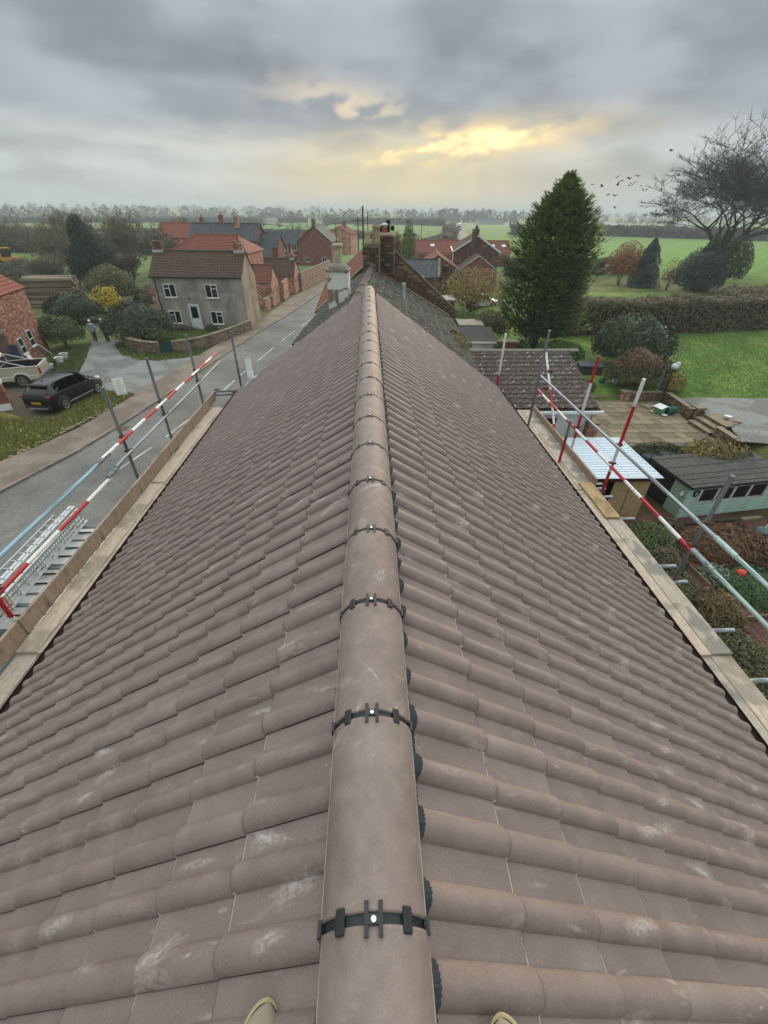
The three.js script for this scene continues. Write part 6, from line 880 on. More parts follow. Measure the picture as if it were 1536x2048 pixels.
{ // mint boarded summerhouse
  const t = thing('summerhouse', 'mint green boarded summerhouse with felt roof and four dark windows', 'shed', [13.85, -0.63, -14.05], 0.145), r = rng(23);
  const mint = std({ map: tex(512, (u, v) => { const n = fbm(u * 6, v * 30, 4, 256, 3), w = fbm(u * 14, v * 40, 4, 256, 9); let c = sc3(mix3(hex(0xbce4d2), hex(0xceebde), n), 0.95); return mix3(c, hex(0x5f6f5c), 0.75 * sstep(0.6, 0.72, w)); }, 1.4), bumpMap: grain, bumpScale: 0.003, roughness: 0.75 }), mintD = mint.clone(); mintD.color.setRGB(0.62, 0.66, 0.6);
  const W = 4.3, D = 1.95, H = 1.48; part(t, 'frame', [bx(W - 0.06, H, 0.02, [0, H / 2, -D / 2 + 0.02]), bx(0.02, H, D - 0.1, [W / 2 - 0.04, H / 2, 0]), bx(W - 0.1, 0.04, D - 0.1, [0, 0.02, 0]), bx(W - 0.1, 0.02, D - 0.1, [0, H - 0.03, 0])], M.timberDark);
  const win = [-1.22, -0.5, 0.22, 0.94], wy = 1.0, wh = 0.56, ww = 0.6;
  for (let k = 0; k < 9; k++) { const y = 0.085 + k * 0.165; const cut = Math.abs(y - wy) < wh / 2 + 0.04; if (!cut) part(t, 'board', rbx(W, 0.16, 0.025, 0.006, [0, y, D / 2]), mint); else { part(t, 'board', rbx(0.55, 0.16, 0.025, 0.006, [-W / 2 + 0.275, y, D / 2]), mint); part(t, 'board', rbx(W - 0.55 - 2.95, 0.16, 0.025, 0.006, [(W / 2 + (-W / 2 + 0.55 + 2.95)) / 2, y, D / 2]), mint); }
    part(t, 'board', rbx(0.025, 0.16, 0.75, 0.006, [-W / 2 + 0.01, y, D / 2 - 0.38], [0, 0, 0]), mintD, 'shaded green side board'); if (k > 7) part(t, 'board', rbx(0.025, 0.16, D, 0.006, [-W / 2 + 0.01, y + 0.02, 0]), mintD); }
  part(t, 'corner_post', rbx(0.06, H, 0.06, 0.01, [-W / 2, H / 2, D / 2 + 0.005]), mint); part(t, 'doorway', bx(0.02, H - 0.2, 1.1, [-W / 2 + 0.03, H / 2, -0.35]), M.dark);
  const fr = part(t, 'window_band', [bx(3.0, 0.05, 0.05, [-0.13, wy + wh / 2 + 0.02, D / 2 + 0.01]), bx(3.0, 0.05, 0.06, [-0.13, wy - wh / 2 - 0.02, D / 2 + 0.01]), ...[-1.62, -0.86, -0.14, 0.58, 1.36].map(x => bx(0.09, wh, 0.05, [x, wy, D / 2 + 0.01]))], M.whiteWorn); for (const x of win) part(fr, 'pane', bx(ww + 0.05, wh, 0.012, [x, wy, D / 2 - 0.005]), M.glassDark);
  { const sh = new THREE.Shape(); sh.moveTo(0, 0.16); sh.quadraticCurveTo(0.06, 0.14, 0.13, 0.13); sh.quadraticCurveTo(0.15, -0.02, 0.08, -0.09); sh.lineTo(0, -0.16); sh.lineTo(-0.08, -0.09); sh.quadraticCurveTo(-0.15, -0.02, -0.13, 0.13); sh.quadraticCurveTo(-0.06, 0.14, 0, 0.16); const g = xf(new THREE.ExtrudeGeometry(sh, { depth: 0.02, bevelSize: 0.006, bevelThickness: 0.006, bevelSegments: 1 }), [-1.83, 1.12, D / 2 + 0.02], [0, 0, 0], [0.95, 0.95, 1]); const p = part(t, 'plaque', g, plain(0x161b28)); part(p, 'plaque_emblem', [sph(0.045, [-1.83, 1.16, D / 2 + 0.045], [1, 1.1, 0.3], 10), rbx(0.09, 0.03, 0.01, 0.004, [-1.83, 1.08, D / 2 + 0.048]), sph(0.02, [-1.87, 1.1, D / 2 + 0.046], [1, 1, 0.4], 8)], plain(0xa9adb8)); }
  part(t, 'lamp', [sph(0.06, [-W / 2 - 0.05, 0.98, D / 2 - 0.2], [1, 1.2, 1], 12), cyl(0.05, 0.05, 0.08, 12, [-W / 2 - 0.04, 1.08, D / 2 - 0.2])], M.white);
  part(t, 'roof', [rbx(W + 0.34, 0.05, D + 0.36, 0.012, [0, H + 0.06, 0], [0.03, 0, 0])], M.felt); for (const z of [-0.9, -0.25, 0.3, 0.62, 0.95]) part(t, 'roof_batten', rbx(W + 0.3, 0.02, 0.04, 0.006, [0, H + 0.095 - z * 0.03, z], [0.03, 0, 0]), M.felt); part(t, 'roof_edge', [rbx(W + 0.36, 0.1, 0.03, 0.008, [0, H - 0.01, D / 2 + 0.18]), rbx(0.03, 0.1, D + 0.36, 0.008, [-W / 2 - 0.17, H + 0.02, 0])], M.black);
  const b = thing('timber_beam', 'old dark timber beam lying along the foot of the green summerhouse', 'timber', [13.0, -0.55, -12.45], 0.12); part(b, 'beam', rbx(2.2, 0.12, 0.16, 0.02), M.timberDark); solo('timber_beam', 'pale short timber beam lying at the right foot of the green summerhouse', 'timber', muv(rbx(0.9, 0.12, 0.16, 0.02)), M.timber, [14.7, -0.55, -12.6], 0.14);
  const barrel = (label, p, m, rx, s) => { const o = thing('water_butt', label, 'water butt', p); o.rotation.z = rx; o.scale.setScalar(s); part(o, 'barrel', lathe([[0, 0], [0.27, 0], [0.3, 0.06], [0.33, 0.4], [0.32, 0.75], [0.27, 0.86], [0, 0.88]], 22), m); part(o, 'lid', [cyl(0.29, 0.29, 0.04, 22, [0, 0.9, 0]), new THREE.TorusGeometry(0.24, 0.02, 6, 22).rotateX(Math.PI / 2).translate(0, 0.925, 0), cyl(0.05, 0.05, 0.06, 10, [0, 0.94, 0])], plain(0x35393c)); part(o, 'hoops', [0.3, 0.5].map(y => new THREE.TorusGeometry(0.33, 0.012, 6, 24).rotateX(Math.PI / 2).translate(0, y, 0)), m); };
  barrel('dark teal water butt standing behind the left end of the summerhouse', [11.95, -0.6, -15.45], plain(0x24393d), 0, 1.35); barrel('grey lidded water butt behind the summerhouse next to the creeper', [12.75, -0.6, -15.5], plain(0x3d4346), 0, 1.4);
}
{ // raised patio of single slabs, with its walls and steps
  const r = rng(61), patio = struct('patio', bx(7.0, 0.5, 6.0, [13.6, -0.285, -20.75]), M.concrete);
  const cols = [0x86775f, 0x7d705a, 0x8f806a, 0x74684f, 0x96856b, 0x847a66].map(h => std({ color: h, map: mottle, bumpMap: grain, bumpScale: 0.008, roughness: 0.9 })), geos = {};
  const X0 = 10.4, Z0 = -23.6, rows = [0.6, 0.45, 0.6, 0.6, 0.45, 0.6, 0.6, 0.45, 0.6, 0.6]; let z = Z0;
  for (const h of rows) { let x = X0 - r() * 0.4; while (x < 16.95) { const w = [0.45, 0.6, 0.6, 0.75][Math.floor(r() * 4)], x1 = Math.min(x + w, 17.05); if (x1 - x > 0.15 && x1 > 10.5) { const k = w + '_' + h; geos[k] ??= muv(new RoundedBoxGeometry(w - 0.014, 0.04, h - 0.014, 1, 0.008)); const m = part(patio, 'paving_slab', geos[k], cols[Math.floor(r() * 6)]); m.position.set(x + w / 2, -0.018 + (r() - 0.5) * 0.012, z + h / 2); m.rotation.x = (r() - 0.5) * 0.01; } x += w; } z += h; }
  const edge = thing('patio_fence', 'low fence of upright boards holding the near edge of the patio', 'fence', [13.4, -0.62, -17.86], 0.02); for (let i = 0; i < 42; i++) part(edge, 'board', rbx(0.14, 0.6, 0.022, 0.004, [-3.1 + i * 0.152, 0.3, (i % 2) * 0.008]), M.timber); part(edge, 'rail', bx(6.4, 0.05, 0.08, [0, 0.12, 0.08]), M.timber);
  solo('drain_pipe_end', 'black pipe end showing in the board fence under the patio edge', 'pipe', [cyl(0.2, 0.2, 0.5, 20, [0, 0, 0], [Math.PI / 2, 0, 0], true), cyl(0.17, 0.17, 0.02, 20, [0, 0, 0.1], [Math.PI / 2, 0, 0])], M.dark, [12.75, -0.36, -17.7]);
  const stoneWall = (label, a, b, h, y0) => { const L = Math.hypot(b[0] - a[0], b[1] - a[1]), o = thing('retaining_wall', label, 'wall', [(a[0] + b[0]) / 2, y0, (a[1] + b[1]) / 2], Math.atan2(-(b[1] - a[1]), b[0] - a[0])); part(o, 'wall', bx(L, h, 0.2, [0, h / 2, 0]), M.stone); for (let k = 0; k < Math.round(h / 0.078); k++) for (let x = -L / 2 + 0.06 + (k % 2) * 0.11; x < L / 2 - 0.05; x += 0.225) for (const s of [1, -1]) { const m = part(o, 'brick', bxR(0.214, 0.066, 0.06), [BRK[4], BRK[2], BRK[0], M.stone][Math.floor(r() * 4)]); m.position.set(x, 0.04 + k * 0.078, s * 0.09 + (r() - 0.5) * 0.01); if (s < 0 && false) break; } for (let x = -L / 2; x < L / 2 - 0.1; x += 0.45) part(o, 'coping_slab', muv(rbx(Math.min(0.44, L / 2 - x), 0.05, 0.32, 0.012)), M.stone).position.set(x + 0.22, h + 0.026, 0); return o; };
  stoneWall('brick retaining wall with stone coping between the patio and the gravel', [17.55, -23.6], [17.4, -21.15], 0.48, 0);
  stoneWall('low brick retaining wall at the back of the patio under the red tipped bush', [15.0, -23.72], [17.5, -23.8], 0.46, 0);
  stoneWall('short brick retaining wall between the steps and the board fence', [17.15, -18.7], [17.1, -17.1], 0.5, 0);
  const pil = (label, p) => { const o = thing('brick_pier', label, 'pier', p, 0.1); part(o, 'pier', bx(0.42, 0.5, 0.42, [0, 0.25, 0]), M.brickOld); part(o, 'cap', rbx(0.56, 0.06, 0.5, 0.012, [0, 0.53, 0]), M.stone); };
  pil('small brick pier with flat stone cap at the top of the gravel steps', [17.85, 0.02, -21.2]); pil('broken brick pier at the back left corner of the patio', [15.1, 0, -23.8]);
  const st = thing('garden_steps', 'stone steps rising from the patio to the gravel on the right', 'steps', [17.4, 0, -19.6], 0.02); for (let i = 0; i < 3; i++) { part(st, 'tread', rbx(0.5, 0.07, 1.62, 0.015, [-0.28 + i * 0.36, 0.14 + i * 0.165, 0]), M.stone); part(st, 'riser', bx(0.08, 0.14, 1.6, [-0.46 + i * 0.36, 0.065 + i * 0.165, 0]), M.brickDark); } part(st, 'landing', [rbx(0.42, 0.06, 0.7, 0.015, [0.85, 0.47, -0.45], [0, 0.1, 0]), rbx(0.4, 0.06, 0.5, 0.015, [0.9, 0.47, 0.35], [0, -0.2, 0])], M.stone);
  const s2 = thing('garden_steps', 'mossy stone steps at the back left of the patio below the storage box', 'steps', [13.9, 0, -24.2], 0.06); for (let i = 0; i < 2; i++) part(s2, 'tread', rbx(1.9, 0.17, 0.7, 0.02, [0, 0.085 + i * 0.17, -i * 0.55]), plain(0x7b7550)); part(s2, 'landing', rbx(1.9, 0.1, 1.1, 0.02, [0, 0.3, -1.35]), plain(0x7b7550));
  const rail = (label, a, b) => { const o = thing('garden_fence', label, 'fence', [0, 0, 0]); const L = Math.hypot(b[0] - a[0], b[2] - a[2]), ang = Math.atan2(-(b[2] - a[2]), b[0] - a[0]); part(o, 'rail', bx(L, 0.09, 0.05, [(a[0] + b[0]) / 2, (a[1] + b[1]) / 2, (a[2] + b[2]) / 2], [0, ang, Math.atan2(b[1] - a[1], L)]), M.whiteWorn); const n = Math.round(L / 0.16); for (let i = 0; i < n; i++) { const t2 = (i + 0.5) / n; part(o, 'board', rbx(0.145, 0.62, 0.02, 0.004, [mix(a[0], b[0], t2), mix(a[1], b[1], t2) - 0.33, mix(a[2], b[2], t2)], [0, ang, 0]), M.timber); } };
  rail('board fence with pale top rail between gravel and summerhouse', [17.0, 0.1, -18.2], [19.4, 0.1, -16.8]); rail('lower board fence with pale rail at the right end of the summerhouse', [16.4, 0.25, -16.9], [17.3, 0.3, -13.6]);
  // things standing about
  const k = thing('dog_kennel', 'green plastic pet kennel with white roof on the patio', 'kennel', [16.2, 0.02, -21.75], 0.25); part(k, 'kennel', [rbx(0.62, 0.34, 0.5, 0.04, [0, 0.17, 0])], plain(0x4f8a72)); part(k, 'doorway', rbx(0.16, 0.2, 0.02, 0.01, [0.02, 0.17, 0.25]), M.dark); part(k, 'roof', [xf(rbx(0.4, 0.03, 0.58, 0.01), [-0.17, 0.38, 0], [0, 0, 0.35]), xf(rbx(0.4, 0.03, 0.58, 0.01), [0.17, 0.38, 0], [0, 0, -0.35])], M.white);
  const bl = thing('plastic_barrel', 'dark green plastic barrel lying on its side by the kennel', 'barrel', [16.62, 0.21, -21.6], 0.2); part(bl, 'barrel', lathe([[0.17, -0.3], [0.2, -0.28], [0.22, 0], [0.2, 0.28], [0.12, 0.31], [0, 0.31]], 20).rotateZ(-Math.PI / 2), plain(0x1f5a48)); part(bl, 'opening', cyl(0.17, 0.17, 0.02, 20, [-0.28, 0, 0], [0, 0, Math.PI / 2]), M.dark);
  const dish = (label, p, m, s) => { const o = thing('dish', label, 'dish', p); o.scale.setScalar(s); part(o, 'dish', lathe([[0, 0.01], [0.12, 0.01], [0.16, 0.06], [0.18, 0.06], [0.14, 0], [0, 0]], 20), m); };
  dish('yellow dish on the patio left of the kennel', [15.78, 0.02, -21.8], plain(0xd6c26a), 0.9); dish('white dish on the patio in front of the kennel', [16.15, 0.02, -21.3], M.white, 0.85);
  solo('paving_stone', 'square grey stone slab lying at the back of the patio', 'slab', muv(rbx(0.75, 0.07, 0.6, 0.012)), M.stone, [16.05, 0.05, -22.7], 0.3);
  const par = thing('garden_parasol', 'closed grey garden parasol leaning at the back of the patio', 'parasol', [16.35, 0, -22.95]); part(par, 'canopy', rod([0, 1.0, 0], [0, 2.45, 0], 0.09, 10, 0.045), plain(0x5a6468)); part(par, 'pole', rod([0, 0.02, 0], [0, 2.5, 0], 0.025), M.galvDark); part(par, 'base', lathe([[0, 0], [0.24, 0], [0.22, 0.06], [0.06, 0.09], [0, 0.09]], 18), M.galvDark);
  const air = thing('rotary_airer', 'folded rotary airer with white cover by the red tipped bush', 'rotary airer', [17.05, 0, -23.25]); part(air, 'pole', rod([0, 0, 0], [0, 2.2, 0], 0.022), M.black); part(air, 'arms', [0, 1, 2, 3, 4].map(i => rod([0.04 * Math.cos(i * 1.26), 0.6, 0.04 * Math.sin(i * 1.26)], [0.13 * Math.cos(i * 1.26), 1.85, 0.13 * Math.sin(i * 1.26)], 0.014, 6)), M.black); part(air, 'cover', [sph(0.2, [0.02, 2.12, 0], [1, 0.85, 1], 14), sph(0.12, [0.12, 2.25, 0.04], [1, 1.2, 1], 10)], plain(0xd5d8da)); part(air, 'line_frame', [rod([-0.2, 2.3, -0.1], [-0.85, 2.5, -0.5], 0.01, 6), rod([-0.85, 2.5, -0.5], [-0.2, 2.65, -0.9], 0.01, 6), rod([-0.2, 2.65, -0.9], [0.3, 2.3, -0.6], 0.01, 6)], M.black);
  const box = thing('storage_box', 'dark grey garden storage box behind the lichen spotted roof', 'storage box', [14.4, 0.2, -27.4], -0.12); part(box, 'box', rbx(1.45, 0.75, 0.8, 0.04, [0, 0.4, 0]), plain(0x3c4148)); part(box, 'lid', [rbx(0.75, 0.07, 0.9, 0.02, [-0.38, 0.84, 0], [0.12, 0, 0]), rbx(0.75, 0.07, 0.9, 0.02, [0.4, 0.84, 0], [0.12, 0, 0])], plain(0x4d535b));
  const ball = thing('toy_ball', 'green ball lying by the white sticks near the storage box', 'ball', [14.5, 0.55, -25.6]); part(ball, 'ball', sph(0.2, [0, 0, 0], [1, 1, 1], 18), plain(0x1d6a4a)); const ch = thing('garden_chair', 'white plastic garden chair tipped over beside the green ball', 'chair', [15.0, 0.42, -25.4], 0.4); part(ch, 'seat', rbx(0.4, 0.04, 0.4, 0.02, [0.25, 0.2, 0], [0, 0, 1.3]), M.white); for (const [a, b] of [[-0.18, 0.05], [0.18, 0.0], [-0.16, 0.34], [0.16, 0.3]]) part(ch, 'leg', rod([0.22, b + 0.05, a], [-0.25, b, a * 1.3], 0.022, 8), M.white); part(ch, 'backrest', rbx(0.05, 0.42, 0.4, 0.02, [0.4, 0.5, -0.1], [0, 0, 0.2]), M.white);
  const um = thing('parasol_base', 'white pole in a weathered grey base on the soil right of the summerhouse', 'parasol base', [14.62, -0.6, -11.85]); part(um, 'base', lathe([[0, 0], [0.24, 0], [0.26, 0.05], [0.2, 0.11], [0.08, 0.15], [0, 0.15]], 20), plain(0x5f7178)); part(um, 'pole', rod([0, 0.12, 0], [0.12, 1.4, 0.05], 0.028, 12), M.white);
  const stones = (label, p) => solo('loose_slab', label, 'slab', [muv(rbx(0.5, 0.06, 0.4, 0.015, [0, 0, 0], [0, 0.3, 0])), muv(rbx(0.4, 0.05, 0.35, 0.015, [0.1, 0.055, 0.02], [0, 0.8, 0]))], M.stone, p); stones('loose pale slabs lying on the gravel at the top of the steps', [18.5, 0.49, -19.4]);
  solo('dish', 'white dish lying on a slab at the top of the gravel steps', 'dish', lathe([[0, 0.01], [0.12, 0.01], [0.16, 0.05], [0.18, 0.05], [0.14, 0], [0, 0]], 18), M.white, [18.35, 0.6, -19.75]);
  solo('cloth', 'pale blue cloth lying at the corner of the patio by the creeper', 'cloth', [sph(0.2, [0, 0.05, 0], [1.3, 0.5, 0.8], 10), sph(0.14, [0.22, 0.06, 0.04], [1.2, 0.6, 1], 9)], plain(0x8d9cc4), [16.4, 0.0, -17.9]);
}
{ // lower garden: timber edged beds
  struct('garden_soil', sheetGeo([[3.4, 2], [17.5, 2], [17.3, -12.3], [12, -13.2], [7.5, -12.3], [3.4, -12.2]], -0.61, 0.1, 3), M.soil);
  const ed = (label, pts) => { const o = thing('bed_edging', label, 'edging', [0, 0, 0]); for (let i = 1; i < pts.length; i++) { const a = pts[i - 1], b = pts[i], L = Math.hypot(b[0] - a[0], b[1] - a[1]); part(o, 'plank', muv(rbx(L, 0.2, 0.045, 0.006, [(a[0] + b[0]) / 2, -0.55, (a[1] + b[1]) / 2], [0, Math.atan2(-(b[1] - a[1]), b[0] - a[0]), 0])), M.timber); } };
  ed('timber edging plank around the green raised bed with the red ball', [[10.52, -10.3], [10.78, -7.75], [13.6, -8.0]]); ed('timber edging plank along the soil path nearest the camera', [[10.24, -7.15], [10.42, -5.4], [10.55, -3.2]]);
  const tb = thing('toy_ball', 'bright red ball among the green leaves of the raised bed', 'ball', [11.75, -0.28, -9.35]); part(tb, 'ball', sph(0.14, [0, 0, 0], [1, 1, 1], 18), std({ color: 0xd8402c, roughness: 0.5 }));
}
// ---------------------------------------------------------------- plants
const lerpC = (cols, t) => { const k = t * (cols.length - 1), i = Math.min(cols.length - 2, Math.floor(k)); return mix3(cols[i], cols[i + 1], k - i); };
function leaves(mb, p, out, size, col, r, elong = 1.6) {                          // one leaf-sized diamond, roughly facing out
  const n = V3(out[0] + (r() - 0.5) * 1.6, out[1] + (r() - 0.3) * 1.6, out[2] + (r() - 0.5) * 1.6).normalize(), a = V3(r() - 0.5, r() - 0.5, r() - 0.5).cross(n).normalize(), b = n.clone().cross(a), s = size * (0.7 + 0.6 * r());
  const q = (u, v) => [p[0] + a.x * u + b.x * v, p[1] + a.y * u + b.y * v, p[2] + a.z * u + b.z * v];
  mb.quad(q(-s * elong, 0), q(0, s * 0.55), q(s * elong, 0), q(0, -s * 0.55), col);
}
function bushGeo(seed, n, R, cols, size, o = {}) {                                // lumpy crown of leaves; R = [rx, ry, rz], base at y = 0
  const r = rng(seed), mb = new MB(), lump = (x, y, z) => 0.72 + 0.5 * fbm(x * 1.7 + seed * 3.1 + 9, y * 1.7 + z * 1.3 + seed + 5, 3, 256, seed & 31);
  for (let i = 0; i < n; i++) {
    const th = r() * 6.2832, cy = o.low ? r() * 1.0 : mix(-0.35, 1, Math.pow(r(), 0.8)), sy = Math.sqrt(Math.max(0, 1 - cy * cy)), d = [Math.cos(th) * sy, cy, Math.sin(th) * sy];
    const k = lump(d[0], d[1], d[2]) * (1 - (o.hollow ?? 0.3) * Math.pow(r(), 1.6)), p = [d[0] * R[0] * k, Math.max(0.02, (o.low ? 0 : R[1] * 0.45) + d[1] * R[1] * (o.low ? 1 : 0.62) * k), d[2] * R[2] * k];
    const t = clamp((o.tips ? sstep(0.55, 1, k) * 0.6 : 0) + r() * 0.7 + (o.topc ?? 0) * sstep(0.1, 0.95, d[1] + (r() - 0.5) * 0.5));
    leaves(mb, p, d, size, sc3(lerpC(cols, t), 0.75 + 0.5 * r()), r, o.elong ?? 1.5);
  }
  return mb.build();
}
function stems(seed, n, h, spread, rad, col) { const r = rng(seed), mb = new MB(); for (let i = 0; i < n; i++) { const a = r() * 6.28, s = spread * r(), q = [[Math.cos(a) * s * 0.15, 0, Math.sin(a) * s * 0.15], [Math.cos(a) * s * 0.5, h * 0.5, Math.sin(a) * s * 0.5], [Math.cos(a) * s, h * (0.8 + 0.2 * r()), Math.sin(a) * s]]; mb.tube(q[0], q[1], rad, rad * 0.7, 5, col); mb.tube(q[1], q[2], rad * 0.7, rad * 0.3, 5, col); } return mb.build(); }
function bush(name, label, pos, R, cols, n, size, o = {}) { const t = thing(name, label, o.cat ?? 'bush', pos, o.ry ?? 0); part(t, 'stems', stems(o.seed ?? n, o.stems ?? 9, R[1] * 0.7, Math.min(R[0], R[2]) * 0.6, 0.03, [0.09, 0.07, 0.05]), M.bark); part(t, 'foliage', bushGeo(o.seed ?? n, n, R, cols, size, o), M.leaf); return t; }
const GR = { laurel: [[0.02, 0.035, 0.012], [0.045, 0.075, 0.022], [0.10, 0.14, 0.05]], dark: [[0.012, 0.024, 0.012], [0.03, 0.05, 0.022], [0.06, 0.085, 0.035]], olive: [[0.05, 0.05, 0.02], [0.10, 0.10, 0.035], [0.16, 0.15, 0.06]], brown: [[0.06, 0.045, 0.03], [0.11, 0.08, 0.05], [0.17, 0.12, 0.07]], gold: [[0.16, 0.10, 0.02], [0.34, 0.22, 0.03], [0.5, 0.36, 0.05]], yel: [[0.3, 0.22, 0.01], [0.62, 0.46, 0.02], [0.8, 0.62, 0.05]], rust: [[0.14, 0.06, 0.02], [0.26, 0.12, 0.035], [0.36, 0.2, 0.06]], spruce: [[0.012, 0.025, 0.022], [0.025, 0.045, 0.04], [0.05, 0.08, 0.065]] };
bush('garden_shrub', 'big dark laurel bush filling the corner of the rendered house garden', [-18.9, 0, -37.3], [2.7, 2.9, 2.2], [[0.035, 0.04, 0.025], [0.06, 0.075, 0.035], [0.13, 0.13, 0.08]], 9000, 0.075, { seed: 3 });
bush('garden_shrub', 'small pale shrub at the door of the rendered house', [-14.6, 0, -41.6], [0.6, 0.6, 0.4], GR.olive, 700, 0.06, { seed: 5, low: true });
bush('garden_shrub', 'low plants along the foot of the rendered house wall', [-17.4, 0, -41.7], [1.6, 0.45, 0.35], GR.brown, 900, 0.05, { seed: 6, low: true });
bush('ivy_bush', 'ivy covered mound of bushes against the brick barn corner', [-24.2, 0, -35.6], [1.5, 2.3, 2.0], [[0.03, 0.04, 0.012], [0.09, 0.11, 0.03], [0.2, 0.2, 0.05]], 6000, 0.07, { seed: 7 });
bush('conifer_bush', 'dark spreading conifers behind the white notice board', [-28.4, 0, -44.9], [2.6, 2.3, 2.0], [[0.02, 0.03, 0.014], [0.05, 0.065, 0.028], [0.12, 0.11, 0.05]], 8000, 0.08, { seed: 8, elong: 2.6 });
bush('conifer_bush', 'olive brown shrub in front of the log pile', [-30.6, 0, -47.5], [2.0, 2.3, 1.6], [[0.05, 0.045, 0.02], [0.10, 0.09, 0.04], [0.18, 0.13, 0.05]], 4500, 0.08, { seed: 9 });
bush('yellow_bush', 'bright yellow leaved shrub beside the grass track', [-26.9, 0, -48.4], [1.6, 2.6, 1.4], GR.yel.map(c => sc3(c, 0.82)), 1700, 0.085, { seed: 10, hollow: 0.8 });
bush('garden_shrub', 'tall olive green shrub behind the bright yellow one', [-30.0, 0, -56.0], [2.9, 3.7, 2.4], [[0.05, 0.06, 0.02], [0.13, 0.14, 0.04], [0.26, 0.22, 0.06]], 6500, 0.09, { seed: 11, hollow: 0.5 });
bush('evergreen_bush', 'broad evergreen bush speckled with pale buds on the lawn', [17.6, LAWN, -28.9], [2.6, 3.0, 2.1], [[0.025, 0.04, 0.016], [0.055, 0.08, 0.032], [0.10, 0.13, 0.06]], 12000, 0.06, { seed: 12, elong: 2.2 });
{ const r = rng(91), mb = new MB(), t = scene.children[scene.children.length - 1]; for (let i = 0; i < 260; i++) { const a = r() * 6.28, cy = 0.35 + 0.65 * r(), sy = Math.sqrt(1 - cy * cy), p = [Math.cos(a) * sy * 2.5, 1.35 + cy * 1.75, Math.sin(a) * sy * 2.0]; for (let k = 0; k < 3; k++) leaves(mb, [p[0] + (r() - 0.5) * 0.05, p[1] + k * 0.03, p[2]], [0, 1, 0], 0.042, [0.62, 0.64, 0.52], r, 1.2); } stuff(t, 'flower_buds', mb.build(), M.leaf); }
bush('photinia_bush', 'rounded bush with red tipped leaves behind the patio wall', [16.25, 0.25, -24.9], [1.95, 2.15, 1.2], [[0.03, 0.04, 0.014], [0.065, 0.08, 0.03], [0.13, 0.10, 0.045], [0.34, 0.10, 0.07]], 9000, 0.05, { seed: 13, topc: 0.34 });
bush('yellow_bush', 'small golden leaved shrub at the right end of the red tipped bush', [17.95, LAWN - 0.1, -24.1], [0.8, 1.2, 0.7], [[0.12, 0.11, 0.02], [0.3, 0.24, 0.04], [0.42, 0.34, 0.07]], 1800, 0.05, { seed: 14 });
bush('garden_shrub', 'low bright green shrub between the tile roof and the tall conifer', [13.9, LAWN, -31.4], [1.9, 1.15, 1.3], [[0.05, 0.09, 0.025], [0.11, 0.19, 0.045], [0.2, 0.3, 0.09]], 3600, 0.055, { seed: 15, low: true });
bush('garden_shrub', 'dark undergrowth at the foot of the tall conifer', [10.9, 0, -32.6], [2.2, 1.5, 1.6], GR.dark, 3000, 0.07, { seed: 16, low: true });
bush('garden_shrub', 'small grey green shrub beside the mossy steps', [13.2, 0.0, -24.7], [0.55, 0.9, 0.6], GR.olive, 900, 0.04, { seed: 17 });
bush('garden_shrub', 'green shrub under the yellow tree by the brick stub', [8.9, 0, -44.6], [1.8, 1.5, 1.3], [[0.05, 0.08, 0.02], [0.12, 0.17, 0.04], [0.22, 0.25, 0.06]], 2200, 0.07, { seed: 18, low: true });
bush('creeper', 'straggling autumn creeper growing over the old mossy roof edge', [2.75, 5.6, -14.0], [0.5, 0.3, 1.2], [[0.08, 0.07, 0.025], [0.17, 0.14, 0.05], [0.27, 0.21, 0.08]], 1700, 0.03, { seed: 19, cat: 'climber', low: true, hollow: 0.7 });
bush('creeper', 'leafy creeper tumbling over the back of the summerhouse roof', [14.6, 0.55, -15.4], [1.6, 0.75, 0.9], [[0.06, 0.06, 0.02], [0.14, 0.13, 0.03], [0.28, 0.18, 0.04], [0.2, 0.07, 0.03]], 2600, 0.055, { seed: 20, cat: 'climber', hollow: 0.6 });
bush('creeper', 'low ivy along the fence behind the water butts', [13.2, -0.05, -17.2], [1.5, 0.55, 0.35], GR.olive, 1400, 0.05, { seed: 21, cat: 'climber', low: true });
bush('bed_plant', 'leafy green plant in the bed below the chipboard store', [9.75, -0.6, -11.2], [0.95, 0.75, 0.8], [[0.04, 0.06, 0.02], [0.09, 0.14, 0.04], [0.17, 0.24, 0.08]], 3200, 0.038, { seed: 22, low: true, cat: 'plant' });
bush('bed_plant', 'fading hydrangea with pinkish dry flower heads beside the boards', [9.85, -0.6, -10.2], [0.7, 0.6, 0.7], [[0.05, 0.06, 0.025], [0.12, 0.10, 0.05], [0.28, 0.15, 0.10]], 2200, 0.035, { seed: 23, low: true, cat: 'plant' });
bush('bed_plant', 'large rust brown fern clump in front of the summerhouse', [12.5, -0.6, -10.9], [1.9, 0.85, 1.1], [[0.07, 0.035, 0.015], [0.15, 0.075, 0.03], [0.25, 0.14, 0.06]], 7000, 0.035, { seed: 24, low: true, elong: 3, cat: 'plant' });
bush('bed_plant', 'greyish leafy plant at the near corner of the raised bed', [11.1, -0.55, -9.5], [0.5, 0.4, 0.5], [[0.08, 0.10, 0.07], [0.16, 0.19, 0.13], [0.28, 0.31, 0.24]], 1100, 0.035, { seed: 25, low: true, cat: 'plant' });
bush('bed_plant', 'spreading dark green ground cover in the timber edged bed', [12.3, -0.58, -8.9], [1.5, 0.4, 1.0], [[0.03, 0.06, 0.02], [0.06, 0.12, 0.04], [0.12, 0.2, 0.07]], 6500, 0.035, { seed: 26, low: true, cat: 'plant' });
bush('bed_plant', 'brown grassy clump with arching straw blades beside the boards', [10.1, -0.6, -8.0], [0.5, 0.75, 0.9], [[0.06, 0.05, 0.015], [0.15, 0.11, 0.035], [0.34, 0.24, 0.09]], 2600, 0.035, { seed: 27, low: true, elong: 4.5, cat: 'plant' });
